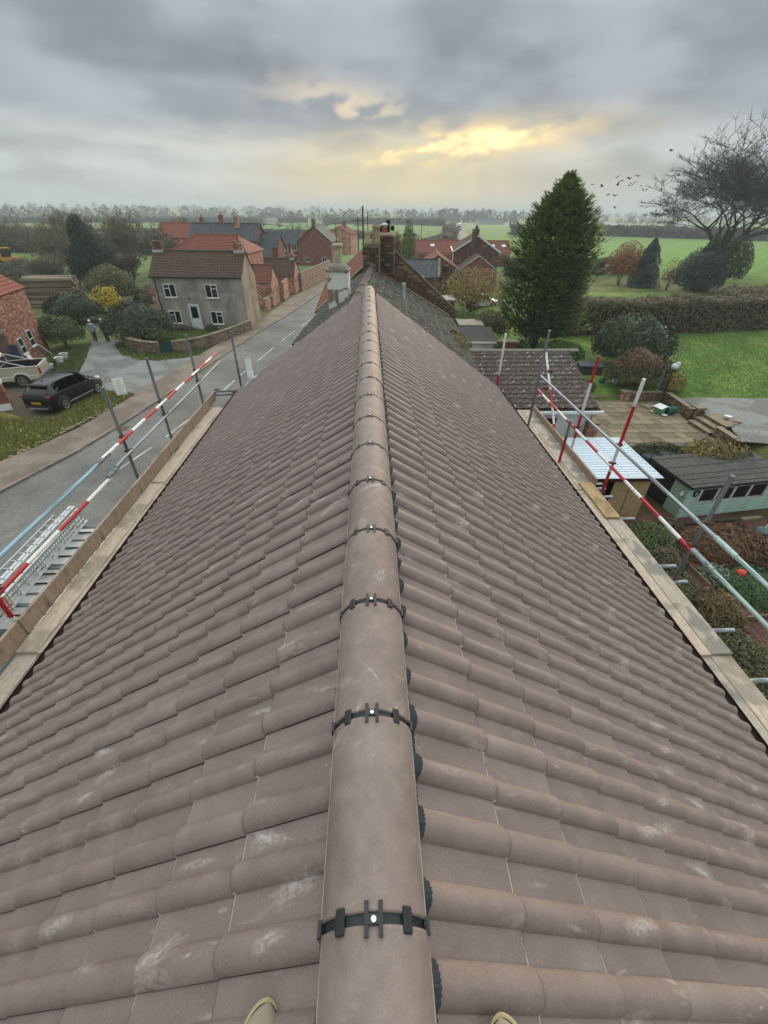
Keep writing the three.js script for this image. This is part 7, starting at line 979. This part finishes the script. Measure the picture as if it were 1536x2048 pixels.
bush('bed_plant', 'dull olive shrubby plants in the bed under the right walkway', [9.6, -0.6, -9.0], [0.5, 0.55, 0.9], GR.olive, 2200, 0.035, { seed: 28, low: true, cat: 'plant' });
bush('bed_plant', 'dark green shrub nearest the camera in the lower garden', [9.7, -0.6, -6.3], [0.8, 0.7, 1.2], GR.olive, 3200, 0.035, { seed: 29, low: true, cat: 'plant' });
bush('bed_plant', 'small brown plant on the red soil beyond the near edging', [11.9, -0.6, -6.7], [0.5, 0.4, 0.5], GR.brown, 1100, 0.03, { seed: 30, low: true, cat: 'plant' });
bush('bed_plant', 'white flowered low plants at the bottom right by the boards', [9.2, -0.6, -4.6], [0.9, 0.6, 1.1], [[0.04, 0.07, 0.02], [0.09, 0.13, 0.04], [0.5, 0.5, 0.42]], 3000, 0.032, { seed: 32, low: true, cat: 'plant' });
bush('bed_plant', 'dry brown weeds at the foot of the summerhouse doorway', [11.3, -0.6, -12.2], [0.5, 0.35, 0.4], GR.brown, 700, 0.035, { seed: 33, low: true, cat: 'plant' });
{ // dense clipped field hedges
  const hedge = (label, pts, w, h, cols, n, size, y0 = LAWN - 0.1, seed = 1) => { const t = thing('hedge', label, 'hedge', [0, 0, 0]), r = rng(seed), mb = new MB(), cv = new THREE.CatmullRomCurve3(pts.map(p => V3(p[0], y0, p[1]))), L = cv.getLength(), core = []; const N = 200, C = cv.getSpacedPoints(N), T = C.map((_, i) => cv.getTangentAt(i / N));
    for (let i = 0; i < n; i++) { const k = Math.floor(r() * (N + 1)), c = C[k], d = T[k], s = r(); let o, y; const top = h * (0.86 + 0.28 * fbm(k * 0.16 * L / 30 + seed, 3.3, 3, 256, 4)); if (s < 0.42) { o = w / 2 * (0.75 + 0.35 * r()); y = top * r(); } else if (s < 0.55) { o = -w / 2 * (0.75 + 0.3 * r()); y = top * r(); } else { o = (r() - 0.5) * w; y = top * (0.86 + 0.18 * r()); }
      const j = (r() - 0.5) * L / N * 1.4, nx = -d.z, nz = d.x, p = [c.x + nx * o + d.x * j, y0 + y, c.z + nz * o + d.z * j], out = s < 0.42 ? [nx, 0.4, nz] : s < 0.55 ? [-nx, 0.4, -nz] : [0, 1, 0]; leaves(mb, p, out, size, sc3(lerpC(cols, clamp(r() * 0.7 + 0.45 * (fbm(p[0] * 0.35 + 9, p[2] * 0.35 + y, 3, 256, 7) - 0.3))), 0.7 + 0.6 * r()), r, 2.4); }
    for (let i = 0; i < 40; i++) { const a = cv.getPointAt(i / 40), b = cv.getPointAt((i + 1) / 40), l = a.distanceTo(b); core.push(bx(l + 0.05, h * 0.8, w * 0.62, [(a.x + b.x) / 2, y0 + h * 0.4, (a.z + b.z) / 2], [0, Math.atan2(-(b.z - a.z), b.x - a.x), 0])); }
    part(t, 'woody_core', core, plain(0x2a241b)); part(t, 'foliage', mb.build(), M.leaf); };
  const hb = [[0.07, 0.058, 0.035], [0.13, 0.105, 0.055], [0.19, 0.16, 0.075], [0.24, 0.17, 0.09]];
  // the curve runs right to left so that its +normal side faces the house
  hedge('long brown and olive hedge along the far side of the lawn', [[14.8, -38.4], [20, -38.9], [27, -39.6], [36, -41.0], [48, -43.5], [60, -46]].reverse(), 2.6, 2.75, hb, 75000, 0.055, LAWN - 0.1, 3);
  hedge('second brown hedge bending back towards the field on the right', [[36, -47], [44, -50], [56, -53], [70, -56]].reverse(), 2.4, 2.7, hb, 24000, 0.07, 0, 4);
  hedge('brown roadside hedge running along the left of the distant road', [[6, -101], [17, -139], [31, -186], [37, -216], [41, -240], [44, -285], [52, -322], [62, -366]].reverse(), 3.2, 3.0, GR.brown.map(c => sc3(c, 1.1)), 16000, 0.32, -0.1, 5);
  hedge('dark field hedge between the green fields beyond the chimneys', [[-40, -455], [0, -460], [45, -448], [62, -420]].reverse(), 5, 4.5, GR.brown, 5000, 0.6, -0.1, 6);
  hedge('thick dark hedge across the green field right of the tall conifer', [[75, -262], [121, -255], [170, -222], [240, -190], [330, -150]].reverse(), 6, 4.4, GR.brown.map(c => sc3(c, 0.85)), 12000, 0.5, -0.1, 7);
  hedge('brown hedge and rough growth left of the orange tree', [[24, -82], [40, -86], [52, -88]].reverse(), 2.2, 2.4, GR.brown, 5000, 0.17, 0.1, 8);
  hedge('grey brown hedge below the far tree belt on the left', [[-330, -330], [-240, -420], [-150, -470], [-60, -500]].reverse(), 6, 4, GR.brown, 5000, 0.7, -0.2, 9);
  hedge('scrubby hedge behind the digger on the left', [[-120, -118], [-90, -128], [-62, -126], [-40, -118]].reverse(), 5, 4.2, [[0.06, 0.055, 0.04], [0.11, 0.095, 0.065], [0.15, 0.13, 0.08]], 9000, 0.22, -0.1, 10);
  hedge('brown hedge between two green strips behind the slate roofed house', [[-150, -205], [-80, -212], [-24, -214], [8, -206]].reverse(), 4, 2.6, GR.brown, 6000, 0.35, -0.1, 11);
}
{ // tall conifer
  const t = thing('conifer_tree', 'tall dense green conifer rising above everything right of centre', 'conifer', [12.75, 0.4, -33.6]), r = rng(71), mb = new MB(), H = 10.3, tb = new MB(), P = [[0, 0.2], [0.09, 0.9], [0.14, 2.1], [0.25, 2.75], [0.42, 3.05], [0.58, 3.0], [0.7, 2.75], [0.8, 2.1], [0.88, 1.4], [0.94, 0.75], [0.98, 0.3], [1, 0.05]], rad = h => { for (let i = 1; i < P.length; i++) if (h <= P[i][0]) return mix(P[i - 1][1], P[i][1], (h - P[i - 1][0]) / (P[i][0] - P[i - 1][0])); return 0.05; };
  tb.tube([0, -0.3, 0], [0.05, 2, 0], 0.26, 0.22, 10, [0.11, 0.085, 0.06]); tb.tube([0.05, 2, 0], [0.1, H * 0.9, 0], 0.22, 0.04, 8, [0.10, 0.08, 0.06]); tb.tube([0.02, 0.4, 0], [-0.35, 1.9, 0.3], 0.12, 0.06, 7, [0.12, 0.09, 0.065]); part(t, 'trunk', tb.build(), M.bark);
  for (let b = 0; b < 620; b++) {                                                     // boughs, each a clump of sprays that sweep up at the tip
    const h = 0.1 + 0.9 * Math.pow((b + r()) / 620, 0.95), th = b * 2.39996 + r() * 0.5, lump = 0.62 + 0.72 * fbm(Math.cos(th) * 2.6 + 10, Math.sin(th) * 2.6 + h * 11 + 4, 3, 256, 6), R = rad(h) * lump * 0.95 * (b % 9 === 0 ? 1.22 : 1), rise = 0.25 + 0.9 * h + (r() - 0.5) * 0.3, tone = 0.65 + 0.7 * r(), long = h > 0.9 ? 0.35 : 0.62;
    const B = q => { const x = R * q; return [Math.cos(th) * x + h * 0.1, h * H + (q - 1) * R * rise * 0.7 + (q * q) * 0.35 * rise, Math.sin(th) * x]; };
    for (let k = 0; k < 34; k++) {
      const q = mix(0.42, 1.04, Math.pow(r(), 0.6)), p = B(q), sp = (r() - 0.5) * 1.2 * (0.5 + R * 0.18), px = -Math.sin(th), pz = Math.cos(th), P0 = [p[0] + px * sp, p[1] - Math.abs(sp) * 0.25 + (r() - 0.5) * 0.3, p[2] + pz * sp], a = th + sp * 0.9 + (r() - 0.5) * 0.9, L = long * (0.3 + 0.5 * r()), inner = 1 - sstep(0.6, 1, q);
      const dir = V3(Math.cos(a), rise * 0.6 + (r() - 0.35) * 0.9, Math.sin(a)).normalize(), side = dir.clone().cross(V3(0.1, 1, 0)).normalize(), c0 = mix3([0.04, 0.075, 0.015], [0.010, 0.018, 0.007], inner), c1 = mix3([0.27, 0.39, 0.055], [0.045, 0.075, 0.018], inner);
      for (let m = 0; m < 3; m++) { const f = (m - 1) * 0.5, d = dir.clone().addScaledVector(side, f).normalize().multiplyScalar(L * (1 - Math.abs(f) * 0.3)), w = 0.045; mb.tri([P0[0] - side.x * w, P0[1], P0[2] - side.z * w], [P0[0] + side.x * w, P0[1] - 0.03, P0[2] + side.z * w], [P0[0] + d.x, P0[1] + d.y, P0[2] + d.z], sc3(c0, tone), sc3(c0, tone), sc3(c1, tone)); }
    }
  }
  for (let i = 0; i < 60; i++) { const a = r() * 6.28, y = H * (0.93 + 0.06 * r()), L = 0.4 + 0.7 * r(); mb.tri([0.1, y, 0.03], [0.1, y, -0.03], [0.1 + Math.cos(a) * L * 0.35, y + L * 0.8, Math.sin(a) * L * 0.35], [0.05, 0.08, 0.02], [0.05, 0.08, 0.02], [0.16, 0.22, 0.05]); }
  part(t, 'foliage', mb.build(), M.leaf);
}
function bareTree(name, label, pos, o) {                                             // branching trunk; fine twigs joined in the crown
  const t = thing(name, label, o.cat ?? 'bare tree', pos), r = rng(o.seed), tr = new MB(), cr = new MB(), col = o.col ?? [0.085, 0.075, 0.06]; let count = 0;
  const grow = (p, d, len, rad, lv) => {
    const seg = lv < 2 ? 3 : 2; let q = p, v = d.clone(), rr = rad;
    for (let i = 0; i < seg; i++) { const n = V3(q.x, q.y, q.z).addScaledVector(v, len / seg), r2 = rr * (1 - 0.28 / seg * (lv ? 1.3 : 0.6)); (lv < 3 ? tr : cr).tube(q.toArray(), n.toArray(), Math.max(rr, o.min ?? 0), Math.max(r2, o.min ?? 0), lv < 2 ? 8 : lv < 4 ? 5 : 3, sc3(col, 0.8 + 0.4 * r())); q = n; rr = r2; v = v.clone().add(V3((r() - 0.5) * o.wob, (r() - 0.5) * o.wob * 0.6 + o.up * 0.1, (r() - 0.5) * o.wob)).normalize(); 
      if (lv >= 2 && i < seg - 1 && r() < (o.side ?? 0.7) && lv < o.levels) grow(q, v.clone().add(V3((r() - 0.5) * 1.7, (r() - 0.3) * 1.1, (r() - 0.5) * 1.7)).normalize(), len * 0.62, rr * 0.55, lv + 1); }
    if (lv >= o.levels) { for (let k = 0; k < (o.twigs ?? 4); k++) { const e = v.clone().add(V3((r() - 0.5) * 1.8, (r() - 0.25) * 1.3, (r() - 0.5) * 1.8)).normalize().multiplyScalar(len * (0.6 + 0.8 * r())), w = o.tw ?? 0.02, s = [q.x, q.y, q.z]; const g = V3(r() - 0.5, r() - 0.5, r() - 0.5).normalize().multiplyScalar(w); cr.tri([s[0] + g.x, s[1] + g.y, s[2] + g.z], [s[0] - g.x, s[1] - g.y, s[2] - g.z], [s[0] + e.x, s[1] + e.y, s[2] + e.z], sc3(o.twig ?? col, 0.75 + 0.5 * r())); } return; }
    const nb = lv === 0 ? o.forks : r() < 0.55 ? 2 : 3, a0 = r() * 6.28;
    for (let k = 0; k < nb; k++) { const a = a0 + k / nb * 6.2832 + (r() - 0.5) * 0.7, sp = o.spread * (lv ? 0.7 + 0.6 * r() : 0.25 + 1.05 * r()); let x = V3(Math.cos(a), 0, Math.sin(a)); const nd = v.clone().multiplyScalar(1).addScaledVector(x, sp).add(V3(0, o.up * 0.25, 0)).normalize(); grow(q, nd, len * (lv === 0 ? o.first : 0.76) * (0.82 + 0.36 * r()), rr * (nb === 2 ? 0.72 : 0.62), lv + 1); }
  };
  grow(V3(0, -0.2, 0), V3(...(o.lean ?? [0, 1, 0])).normalize(), o.trunk, o.rad, 0);
  part(t, 'trunk', tr.build(), M.bark); part(t, 'twigs', cr.build(), M.leaf); return t;
}
bareTree('bare_tree', 'huge bare winter tree with broad domed crown at the right edge', [60.8, 0.3, -84], { seed: 5, trunk: 3.4, rad: 0.66, forks: 10, first: 1.55, spread: 0.95, up: 0.08, wob: 0.4, levels: 7, twigs: 8, tw: 0.022, min: 0.03, side: 0.5, col: [0.05, 0.045, 0.04], lean: [0.02, 1, 0] }).scale.set(1.0, 0.88, 1.0);
function scrub(label, pos, h, R, n, cols, seed) {                                    // bare scrub tree, many forks low down
  const k = h / 10; return bareTree('scrub_tree', label, pos, { cat: 'tree', seed, trunk: 0.9 * k, rad: 0.2 * k + 0.06, forks: 9, first: 2.4, spread: 0.42 * R / (h * 0.4), up: 0.42, wob: 0.34, levels: 5, twigs: 9, tw: 0.022 + 0.0002 * Math.abs(pos[2]), side: 0.75, col: sc3(cols[1], 0.75), twig: cols[2] });
}
const SC = [[0.08, 0.07, 0.055], [0.14, 0.12, 0.09], [0.2, 0.17, 0.12]];
scrub('tallest bare scrub tree on the skyline left of the houses', [-44.5, 0, -76], 10.2, 4.2, 7500, SC, 3, 0.03);
scrub('bare scrub tree leaning right of the tallest one', [-38.2, 0, -79], 9.0, 3.6, 6000, SC, 4, 0.03);
scrub('brown scrub tree behind the hipped roof house at the track', [-31.4, 0, -77], 7.2, 3.2, 5000, SC, 5, 0.03);
scrub('grey scrub tree nearest the left edge above the digger', [-70, 0, -97], 8.8, 4.6, 5500, SC, 6, 0.035);
scrub('second grey scrub tree behind the digger', [-61, 0, -99], 7.8, 4.4, 5500, SC, 7, 0.035);
scrub('low brown scrub between the digger and the ivy tree', [-50.5, 0, -80], 6.4, 4.2, 5500, [[0.06, 0.06, 0.04], [0.11, 0.10, 0.06], [0.15, 0.14, 0.07]], 8, 0.03);
scrub('thorny scrub right of the ivy tree along the grass track', [-33.6, 0, -68.5], 5.0, 2.6, 4200, [[0.05, 0.055, 0.035], [0.09, 0.085, 0.055], [0.13, 0.11, 0.07]], 9, 0.028);
scrub('bare scrub between the ivy tree and the tallest scrub tree', [-42, 0, -70], 6.6, 3.4, 0, SC, 21);
scrub('bare scrub just left of the ivy tree behind the logs', [-41.5, 0, -63], 5.2, 3.2, 0, SC, 22);
scrub('far scrub tree behind the digger towards the field hedge', [-78, 0, -116], 8.2, 4.4, 0, SC, 23);
scrub('scrub tree between the digger and the tallest skyline tree', [-55, 0, -88], 8.0, 4.2, 0, SC, 24);
scrub('bushy scrub at the end of the grass track', [-33, 0, -84], 6.0, 3.6, 0, SC, 25);
for (const [l, p, R, sd] of [['bramble mound in front of the ivy tree', [-40.5, 0, -61.5], [3.6, 1.9, 2.2], 71], ['bramble mound left of the log pile by the barn roof', [-43, 0, -56.5], [3.4, 1.7, 2.4], 72], ['wide bramble bank below the tallest scrub tree', [-49, 0, -73], [5.5, 2.4, 3], 73], ['bramble bank right of the digger', [-57.5, 0, -82], [4.6, 2.2, 3], 74], ['dark bramble bank behind the tall yellow shrub at the track', [-32.8, 0, -62], [2.6, 2.0, 2.2], 75], ['bramble growth along the right side of the grass track', [-26.5, 0, -58], [2.2, 1.8, 3.4], 76]]) bush('bramble_bush', l, p, R, [[0.04, 0.045, 0.022], [0.085, 0.08, 0.045], [0.14, 0.12, 0.07]], 3200, 0.1, { seed: sd, low: true, elong: 2.2 });
scrub('bare tree standing behind the red pantile house', [-41, 0, -108], 8.4, 2.6, 3200, SC, 10, 0.035);
scrub('bare orchard tree in the green field behind the dark slate roof', [-17.5, 0, -122], 6.5, 3.2, 2600, SC, 11, 0.04);
scrub('thicket of bare trees left of the distant road and garages', [10.5, 0, -116], 6.2, 5.5, 5000, [[0.08, 0.07, 0.05], [0.12, 0.10, 0.07], [0.15, 0.12, 0.07]], 12, 0.04);
scrub('small rusty tree right behind the brick chimneys', [4.9, 0, -92], 6.6, 2.0, 2200, [[0.12, 0.08, 0.04], [0.18, 0.12, 0.05], [0.2, 0.14, 0.06]], 13, 0.04);
bush('evergreen_bush', 'bright green conifer tip behind the brick chimney stack', [5.3, 0, -66], [1.1, 7.6, 1.1], [[0.05, 0.08, 0.015], [0.13, 0.17, 0.03], [0.22, 0.26, 0.05]], 1800, 0.12, { seed: 41 });
{ const t = thing('ivy_tree', 'dark ivy clad tree in front of the bare scrub on the left', 'tree', [-37.4, 0, -67.5]); part(t, 'trunk', stems(5, 8, 6.2, 1.6, 0.16, [0.06, 0.055, 0.045]), M.bark); part(t, 'ivy', [[0, 0, 0, 2.3, 7.2, 2.0], [-1.7, 0, 0.4, 1.7, 5.0, 1.6], [1.8, 0, 0.3, 1.6, 4.3, 1.5], [0.5, 2.2, 1.0, 1.6, 4.6, 1.2], [-0.8, 3.4, 0.2, 1.3, 4.6, 1.2]].map(([x, y, z, a, b, c], i) => xf(bushGeo(51 + i, 3600, [a, b, c], [[0.012, 0.022, 0.012], [0.03, 0.046, 0.024], [0.075, 0.09, 0.05]], 0.13, { hollow: 0.5 }), [x, y, z])), M.leaf); }
{ const t = thing('yellow_tree', 'small spreading tree with thin yellow brown leaves and dark forked trunk', 'tree', [10.7, -0.25, -48.6]), tb = new MB(), c = [0.035, 0.03, 0.025]; for (const [a, b, q, w] of [[[0, 0, 0], [0.1, 1.2, 0], 0.24, 0.18], [[0.1, 1.2, 0], [0.9, 2.0, 0.1], 0.16, 0.1], [[0.9, 2.0, 0.1], [2.2, 2.1, 0.2], 0.1, 0.06], [[0.1, 1.2, 0], [0.0, 2.4, 0.2], 0.14, 0.08], [[0.0, 2.4, 0.2], [-0.9, 3.3, 0.1], 0.08, 0.04], [[0.9, 2.0, 0.1], [1.3, 3.4, 0], 0.09, 0.04], [[-0.3, 0.2, 0], [-0.4, 1.5, 0.1], 0.14, 0.09]]) tb.tube(a, b, q, w, 7, c); part(t, 'trunk', tb.build(), M.bark); part(t, 'foliage', bushGeo(57, 7500, [3.9, 4.6, 2.8], [[0.16, 0.11, 0.03], [0.3, 0.21, 0.055], [0.42, 0.32, 0.09]], 0.07, { hollow: 0.75 }), M.leaf); const f = stems(9, 26, 4.2, 3.4, 0.03, [0.08, 0.06, 0.035]); part(t, 'branches', f, M.bark); }
bush('hedge_bush', 'brown leaved shrub in shade right of the yellow tree trunk', [10.2, 0, -37.2], [1.7, 2.4, 1.5], [[0.06, 0.055, 0.02], [0.12, 0.10, 0.03], [0.2, 0.15, 0.05]], 3600, 0.07, { seed: 58, hollow: 0.5 });
bush('autumn_tree', 'orange leaved autumn tree between the hedge and the field', [37.6, 0.3, -70], [2.7, 5.2, 2.4], GR.rust.map(c => sc3(c, 1.15)), 5200, 0.1, { seed: 61, hollow: 0.55, cat: 'tree' });
{ const cone = (label, pos, h, R, cols, n, seed, size) => { const t = thing('spruce_tree', label, 'conifer', pos), r = rng(seed), mb = new MB(), tb = new MB(); tb.tube([0, -0.2, 0], [0, h * 0.9, 0], 0.2, 0.03, 7, [0.07, 0.055, 0.04]); part(t, 'trunk', tb.build(), M.bark); for (let i = 0; i < n; i++) { const y = Math.pow(r(), 1.15), a = r() * 6.28, s = R * Math.pow(1 - y, 0.62) * (0.72 + 0.4 * vnoise(a * 1.6 + seed, y * 9, 256, 256, 4)) * Math.pow(r(), 0.4) + 0.05; leaves(mb, [Math.cos(a) * s, h * (0.04 + 0.96 * y), Math.sin(a) * s], [Math.cos(a), 0.5, Math.sin(a)], size, sc3(lerpC(cols, r()), 0.7 + 0.6 * r()), r, 2.4); } part(t, 'foliage', mb.build(), M.leaf); };
  cone('blue green spruce standing right of the orange tree', [39.9, 0.3, -68], 6.0, 2.4, GR.spruce, 5200, 62, 0.1); cone('dark conifer leaning behind the blue green spruce and yews', [46.0, 0.3, -64.5], 6.8, 2.5, GR.dark, 5200, 63, 0.1);
  bush('yew_bush', 'dark yew mass under the left side of the huge bare tree', [43.0, 0.3, -60.5], [3.3, 5.0, 2.6], GR.spruce, 8000, 0.1, { seed: 64 }); bush('yew_bush', 'darker green yew at the foot of the huge bare tree trunk', [48.6, 0.3, -64], [2.8, 6.2, 2.4], GR.dark, 7000, 0.1, { seed: 65 });
  bush('autumn_tree', 'thin orange leaved sapling in front of the dark spruce', [41.4, 0.3, -64.2], [1.5, 3.8, 1.0], GR.rust, 650, 0.09, { seed: 66, hollow: 0.8, cat: 'tree' }); }
{ // far tree belts, each a wood that reads as one mass
  const belt = (name, pts, n, h0, h1, wide, seed, size) => { const r = rng(seed), mb = new MB(), cv = new THREE.CatmullRomCurve3(pts.map(p => V3(p[0], 0, p[1]))); for (let i = 0; i < n; i++) { const c = cv.getPointAt(r()), x = c.x + (r() - 0.5) * wide, z = c.z + (r() - 0.5) * wide, h = mix(h0 * 0.5, h1, Math.pow(r(), 2.4)), w = h * (0.3 + 0.5 * r()), y0 = groundY(x, z), col = mix3([0.05, 0.055, 0.045], [0.11, 0.10, 0.075], r()); mb.tube([x, y0, z], [x, y0 + h * 0.5, z], 0.35, 0.2, 4, [0.06, 0.05, 0.04]); for (let k = 0; k < 40; k++) { const a = r() * 6.28, v = r(), s = w * Math.sin(Math.PI * clamp(0.12 + 0.85 * v)) * Math.sqrt(r()); leaves(mb, [x + Math.cos(a) * s, y0 + h * (0.18 + 0.8 * v), z + Math.sin(a) * s], [0, 0.6, 1], size * h / 12, sc3(col, 0.7 + 0.6 * r()), r, 1.3); } } const o = stuff(scene, name, mb.build(), M.leaf); o.userData.label = 'far belt of bare trees'; return o; };
  const lab = (o, l) => { o.userData.label = l; o.userData.category = 'woodland'; };
  lab(belt('woodland', [[-120, -560], [-40, -610], [60, -640], [150, -620], [240, -600]], 260, 5, 12, 50, 3, 1.2), 'far belt of bare trees on the skyline behind the chimneys');
  lab(belt('woodland', [[60, -560], [110, -600], [170, -610]], 95, 7, 14, 40, 13, 1.3), 'taller dark wood on the skyline right of the chimneys');
  lab(belt('woodland', [[-520, -520], [-380, -640], [-240, -720], [-120, -760]], 300, 6, 14, 70, 4, 1.4), 'far wood along the horizon above the rendered house');
  lab(belt('woodland', [[-760, -420], [-620, -620], [-480, -760]], 230, 6, 13, 90, 5, 1.5), 'far wood along the horizon at the left edge');
  lab(belt('woodland', [[280, -640], [420, -620], [560, -560], [700, -460]], 320, 4, 10, 80, 6, 1.4), 'far tree belt along the horizon behind the flying birds');
  lab(belt('woodland', [[-1300, -1100], [-800, -1500], [-200, -1700], [400, -1700], [1000, -1450], [1500, -1000]], 800, 8, 17, 300, 7, 2.4), 'faintest hazy tree line right along the horizon');
  lab(belt('woodland', [[-300, -330], [-220, -350], [-150, -345]], 30, 6, 11, 30, 8, 1.1), 'row of hedgerow trees across the green fields on the left');
  lab(belt('woodland', [[-115, -320], [-60, -350], [-10, -380]], 22, 5, 9, 24, 9, 1.0), 'scattered hedgerow trees behind the modern red house');
  const fb = (label, pos, ry, w, d, e, rg, wm, rm) => { const t = thing('farm_building', label, 'farm building', pos, ry); shell(t, w, d, e, rg, wm); part(t, 'roof_slope', [1, -1].map(s => { const pit = Math.atan2(rg - e, d / 2), g = bx(w + 0.4, 0.1, Math.hypot(rg - e, d / 2) + 0.3, [0, 0, Math.hypot(rg - e, d / 2) / 2]); xf(g, [0, 0, 0], [pit, 0, 0]); if (s < 0) xf(g, [0, 0, 0], [0, Math.PI, 0]); return xf(g, [0, rg + 0.06, 0]); }), rm); };
  fb('long pale farm building far off right of the tall conifer', [178, 0, -455], 0.3, 44, 12, 3.4, 5.6, M.leadPale, M.lead); fb('white farm roof in the distance behind the thick dark hedge', [152, 0, -318], 0.45, 12, 9, 3, 5.4, M.whiteWorn, M.leadPale); fb('white low barn in the distance nearest the bare tree', [214, 0, -345], 0.5, 16, 9, 3.2, 5.2, M.whiteWorn, M.leadPale); fb('grey far barn just below the horizon between conifer and birds', [120, 0, -500], 0.2, 26, 10, 3, 5, M.leadPale, M.slate); fb('pale house far away above the dark slate roof', [-92, 0, -480], 0.2, 14, 8, 4.5, 7, M.whiteWorn, M.slate); fb('pale cottage far away in the trees behind the modern red house', [-34, 0, -520], -0.2, 12, 8, 4, 6.6, M.whiteWorn, M.slate); fb('white house far away at the right edge beyond the bare tree', [330, 0, -330], 0.7, 16, 9, 4, 6.5, M.whiteWorn, M.lead);
}
{ // birds
  const mk = (w) => { const mb = new MB(), c = [0.03, 0.03, 0.032]; for (const s of [1, -1]) { mb.tri([0, 0.02, 0.12], [0, 0.02, -0.12], [s * 0.28, 0.02 + w, -0.02], c); mb.tri([s * 0.28, 0.02 + w, -0.02], [0, 0.02, -0.12], [s * 0.5, 0.0 + w * 0.7, -0.16], c); mb.tri([0, -0.01, 0.12], [s * 0.28, w, 0.0], [s * 0.28, w + 0.02, 0.06], c); } return mb.build(); };
  const bodyG = sph(0.075, [0, 0, 0], [0.8, 0.8, 2.6], 10), head = sph(0.05, [0, 0.03, 0.2], [1, 1, 1.2], 8), bm = plain(0x26272a), ws = [mk(0.16), mk(-0.06), mk(0.28)], r = rng(8);
  const mkBird = i => { const t = thing('bird', 'small dark bird flying in the loose flock by the bare tree', 'bird', [0, 0, 0], 0, 'birds flying in a loose flock'); part(t, 'body', [bodyG.clone(), head.clone()], bm); part(t, 'wings', ws[i % 3], M.leaf); part(t, 'tail', bx(0.07, 0.01, 0.16, [0, 0, -0.26]), bm); return t; };
  BIRDS.forEach((p, i) => { const b = mkBird(i); b.position.set(...p); b.rotation.set((r() - 0.5) * 0.6, r() * 6.28, (r() - 0.5) * 0.8); });
}
{ // rough grass, joined tufts: verge, wall foot and drive edges
  const tuft = (name, n, seed, place, h, cols, w = 0.012) => { const r = rng(seed), mb = new MB(); for (let i = 0; i < n; i++) { const p = place(r); if (!p) continue; const y0 = Math.max(0, groundY(p[0], p[1])) - 0.02 + (p[2] ?? 0), k = 3 + Math.floor(r() * 3), c = lerpC(cols, r()); for (let j = 0; j < k; j++) { const a = r() * 6.28, L = h * (0.5 + r()), s = 0.25 + 0.6 * r(); mb.tri([p[0] - w * Math.sin(a), y0, p[1] + w * Math.cos(a)], [p[0] + w * Math.sin(a), y0, p[1] - w * Math.cos(a)], [p[0] + Math.cos(a) * L * s, y0 + L, p[1] + Math.sin(a) * L * s], sc3(c, 0.8 + 0.4 * r())); } } return stuff(scene, name, mb.build(), M.leaf); };
  const gc = [[0.09, 0.12, 0.025], [0.17, 0.19, 0.035], [0.27, 0.24, 0.06], [0.14, 0.16, 0.035]];
  const inPoly = (x, z, P) => { let c = false; for (let i = 0, j = P.length - 1; i < P.length; j = i++) if ((P[i][1] > z) !== (P[j][1] > z) && x < (P[j][0] - P[i][0]) * (z - P[i][1]) / (P[j][1] - P[i][1]) + P[i][0]) c = !c; return c; };
  const verge = [[-17, -15.5], [-15.2, -18.5], [-14.5, -22], [-14.1, -25], [-15.8, -25.4], [-17.2, -24.6], [-16.6, -21.4], [-19, -21.2], [-22, -22.6], [-26, -22], [-26, -17], [-22, -13]], vg = [[-19.5, -28.6], [-21, -32.4], [-22.8, -36.5], [-23.6, -33], [-23, -29.4], [-21, -28]], wf = [[-20.7, -36], [-19, -33.6], [-17, -32.3], [-15, -31.9], [-13.2, -33.2], [-11.3, -40], [-11.0, -42.2], [-12.2, -38.2], [-13.5, -35.5], [-15.3, -34.2], [-17.3, -34.3], [-18.8, -35], [-20, -37]];
  const pick = (P, x0, x1, z0, z1) => r => { const x = mix(x0, x1, r()), z = mix(z0, z1, r()); return inPoly(x, z, P) ? [x, z] : null; };
  const A = tuft('verge_grass', 30000, 3, pick(verge, -26, -14, -25.5, -13), 0.16, gc); A.userData.label = 'rough mossy verge grass'; 
  tuft('verge_grass', 9000, 4, pick(vg, -24, -19, -37, -28), 0.16, [[0.05, 0.09, 0.02], [0.1, 0.14, 0.03], [0.15, 0.17, 0.05]]); tuft('verge_grass', 9000, 5, pick(wf, -21, -10.8, -42.5, -31.5), 0.17, [[0.05, 0.10, 0.02], [0.1, 0.16, 0.03], [0.16, 0.18, 0.05]]);
  tuft('garden_grass', 6000, 6, pick([[-20, -38], [-17.5, -35], [-15.5, -34.8], [-13.8, -36], [-12, -40], [-13, -42], [-18, -42]], -20, -11, -42.5, -34), 0.12, [[0.06, 0.11, 0.02], [0.11, 0.17, 0.03], [0.17, 0.2, 0.05]]);
  tuft('wild_flowers', 900, 7, pick(verge, -26, -14, -25.5, -13), 0.14, [[0.5, 0.42, 0.03], [0.6, 0.52, 0.08], [0.55, 0.55, 0.45]], 0.03);
  tuft('lawn_grass', 42000, 8, r => { const x = mix(17.8, 46, r()), z = mix(-23, -38, r()); return [x, z, 0]; }, 0.07, [[0.08, 0.18, 0.025], [0.13, 0.25, 0.035], [0.2, 0.3, 0.06]], 0.014);
  const pebbles = []; const r = rng(19); for (let i = 0; i < 90; i++) { const t2 = r(), x = mix(-15.9, -14.3, t2) + (r() - 0.5) * 0.25, z = mix(-17, -22.5, t2) + (r() - 0.5) * 0.2; pebbles.push(sph(0.03 + 0.05 * r(), [x, 0.1, z], [1.2, 0.6, 1], 6)); } stuff(scene, 'verge_pebbles', pebbles, M.stone);
}
renderer.render(scene, camera);
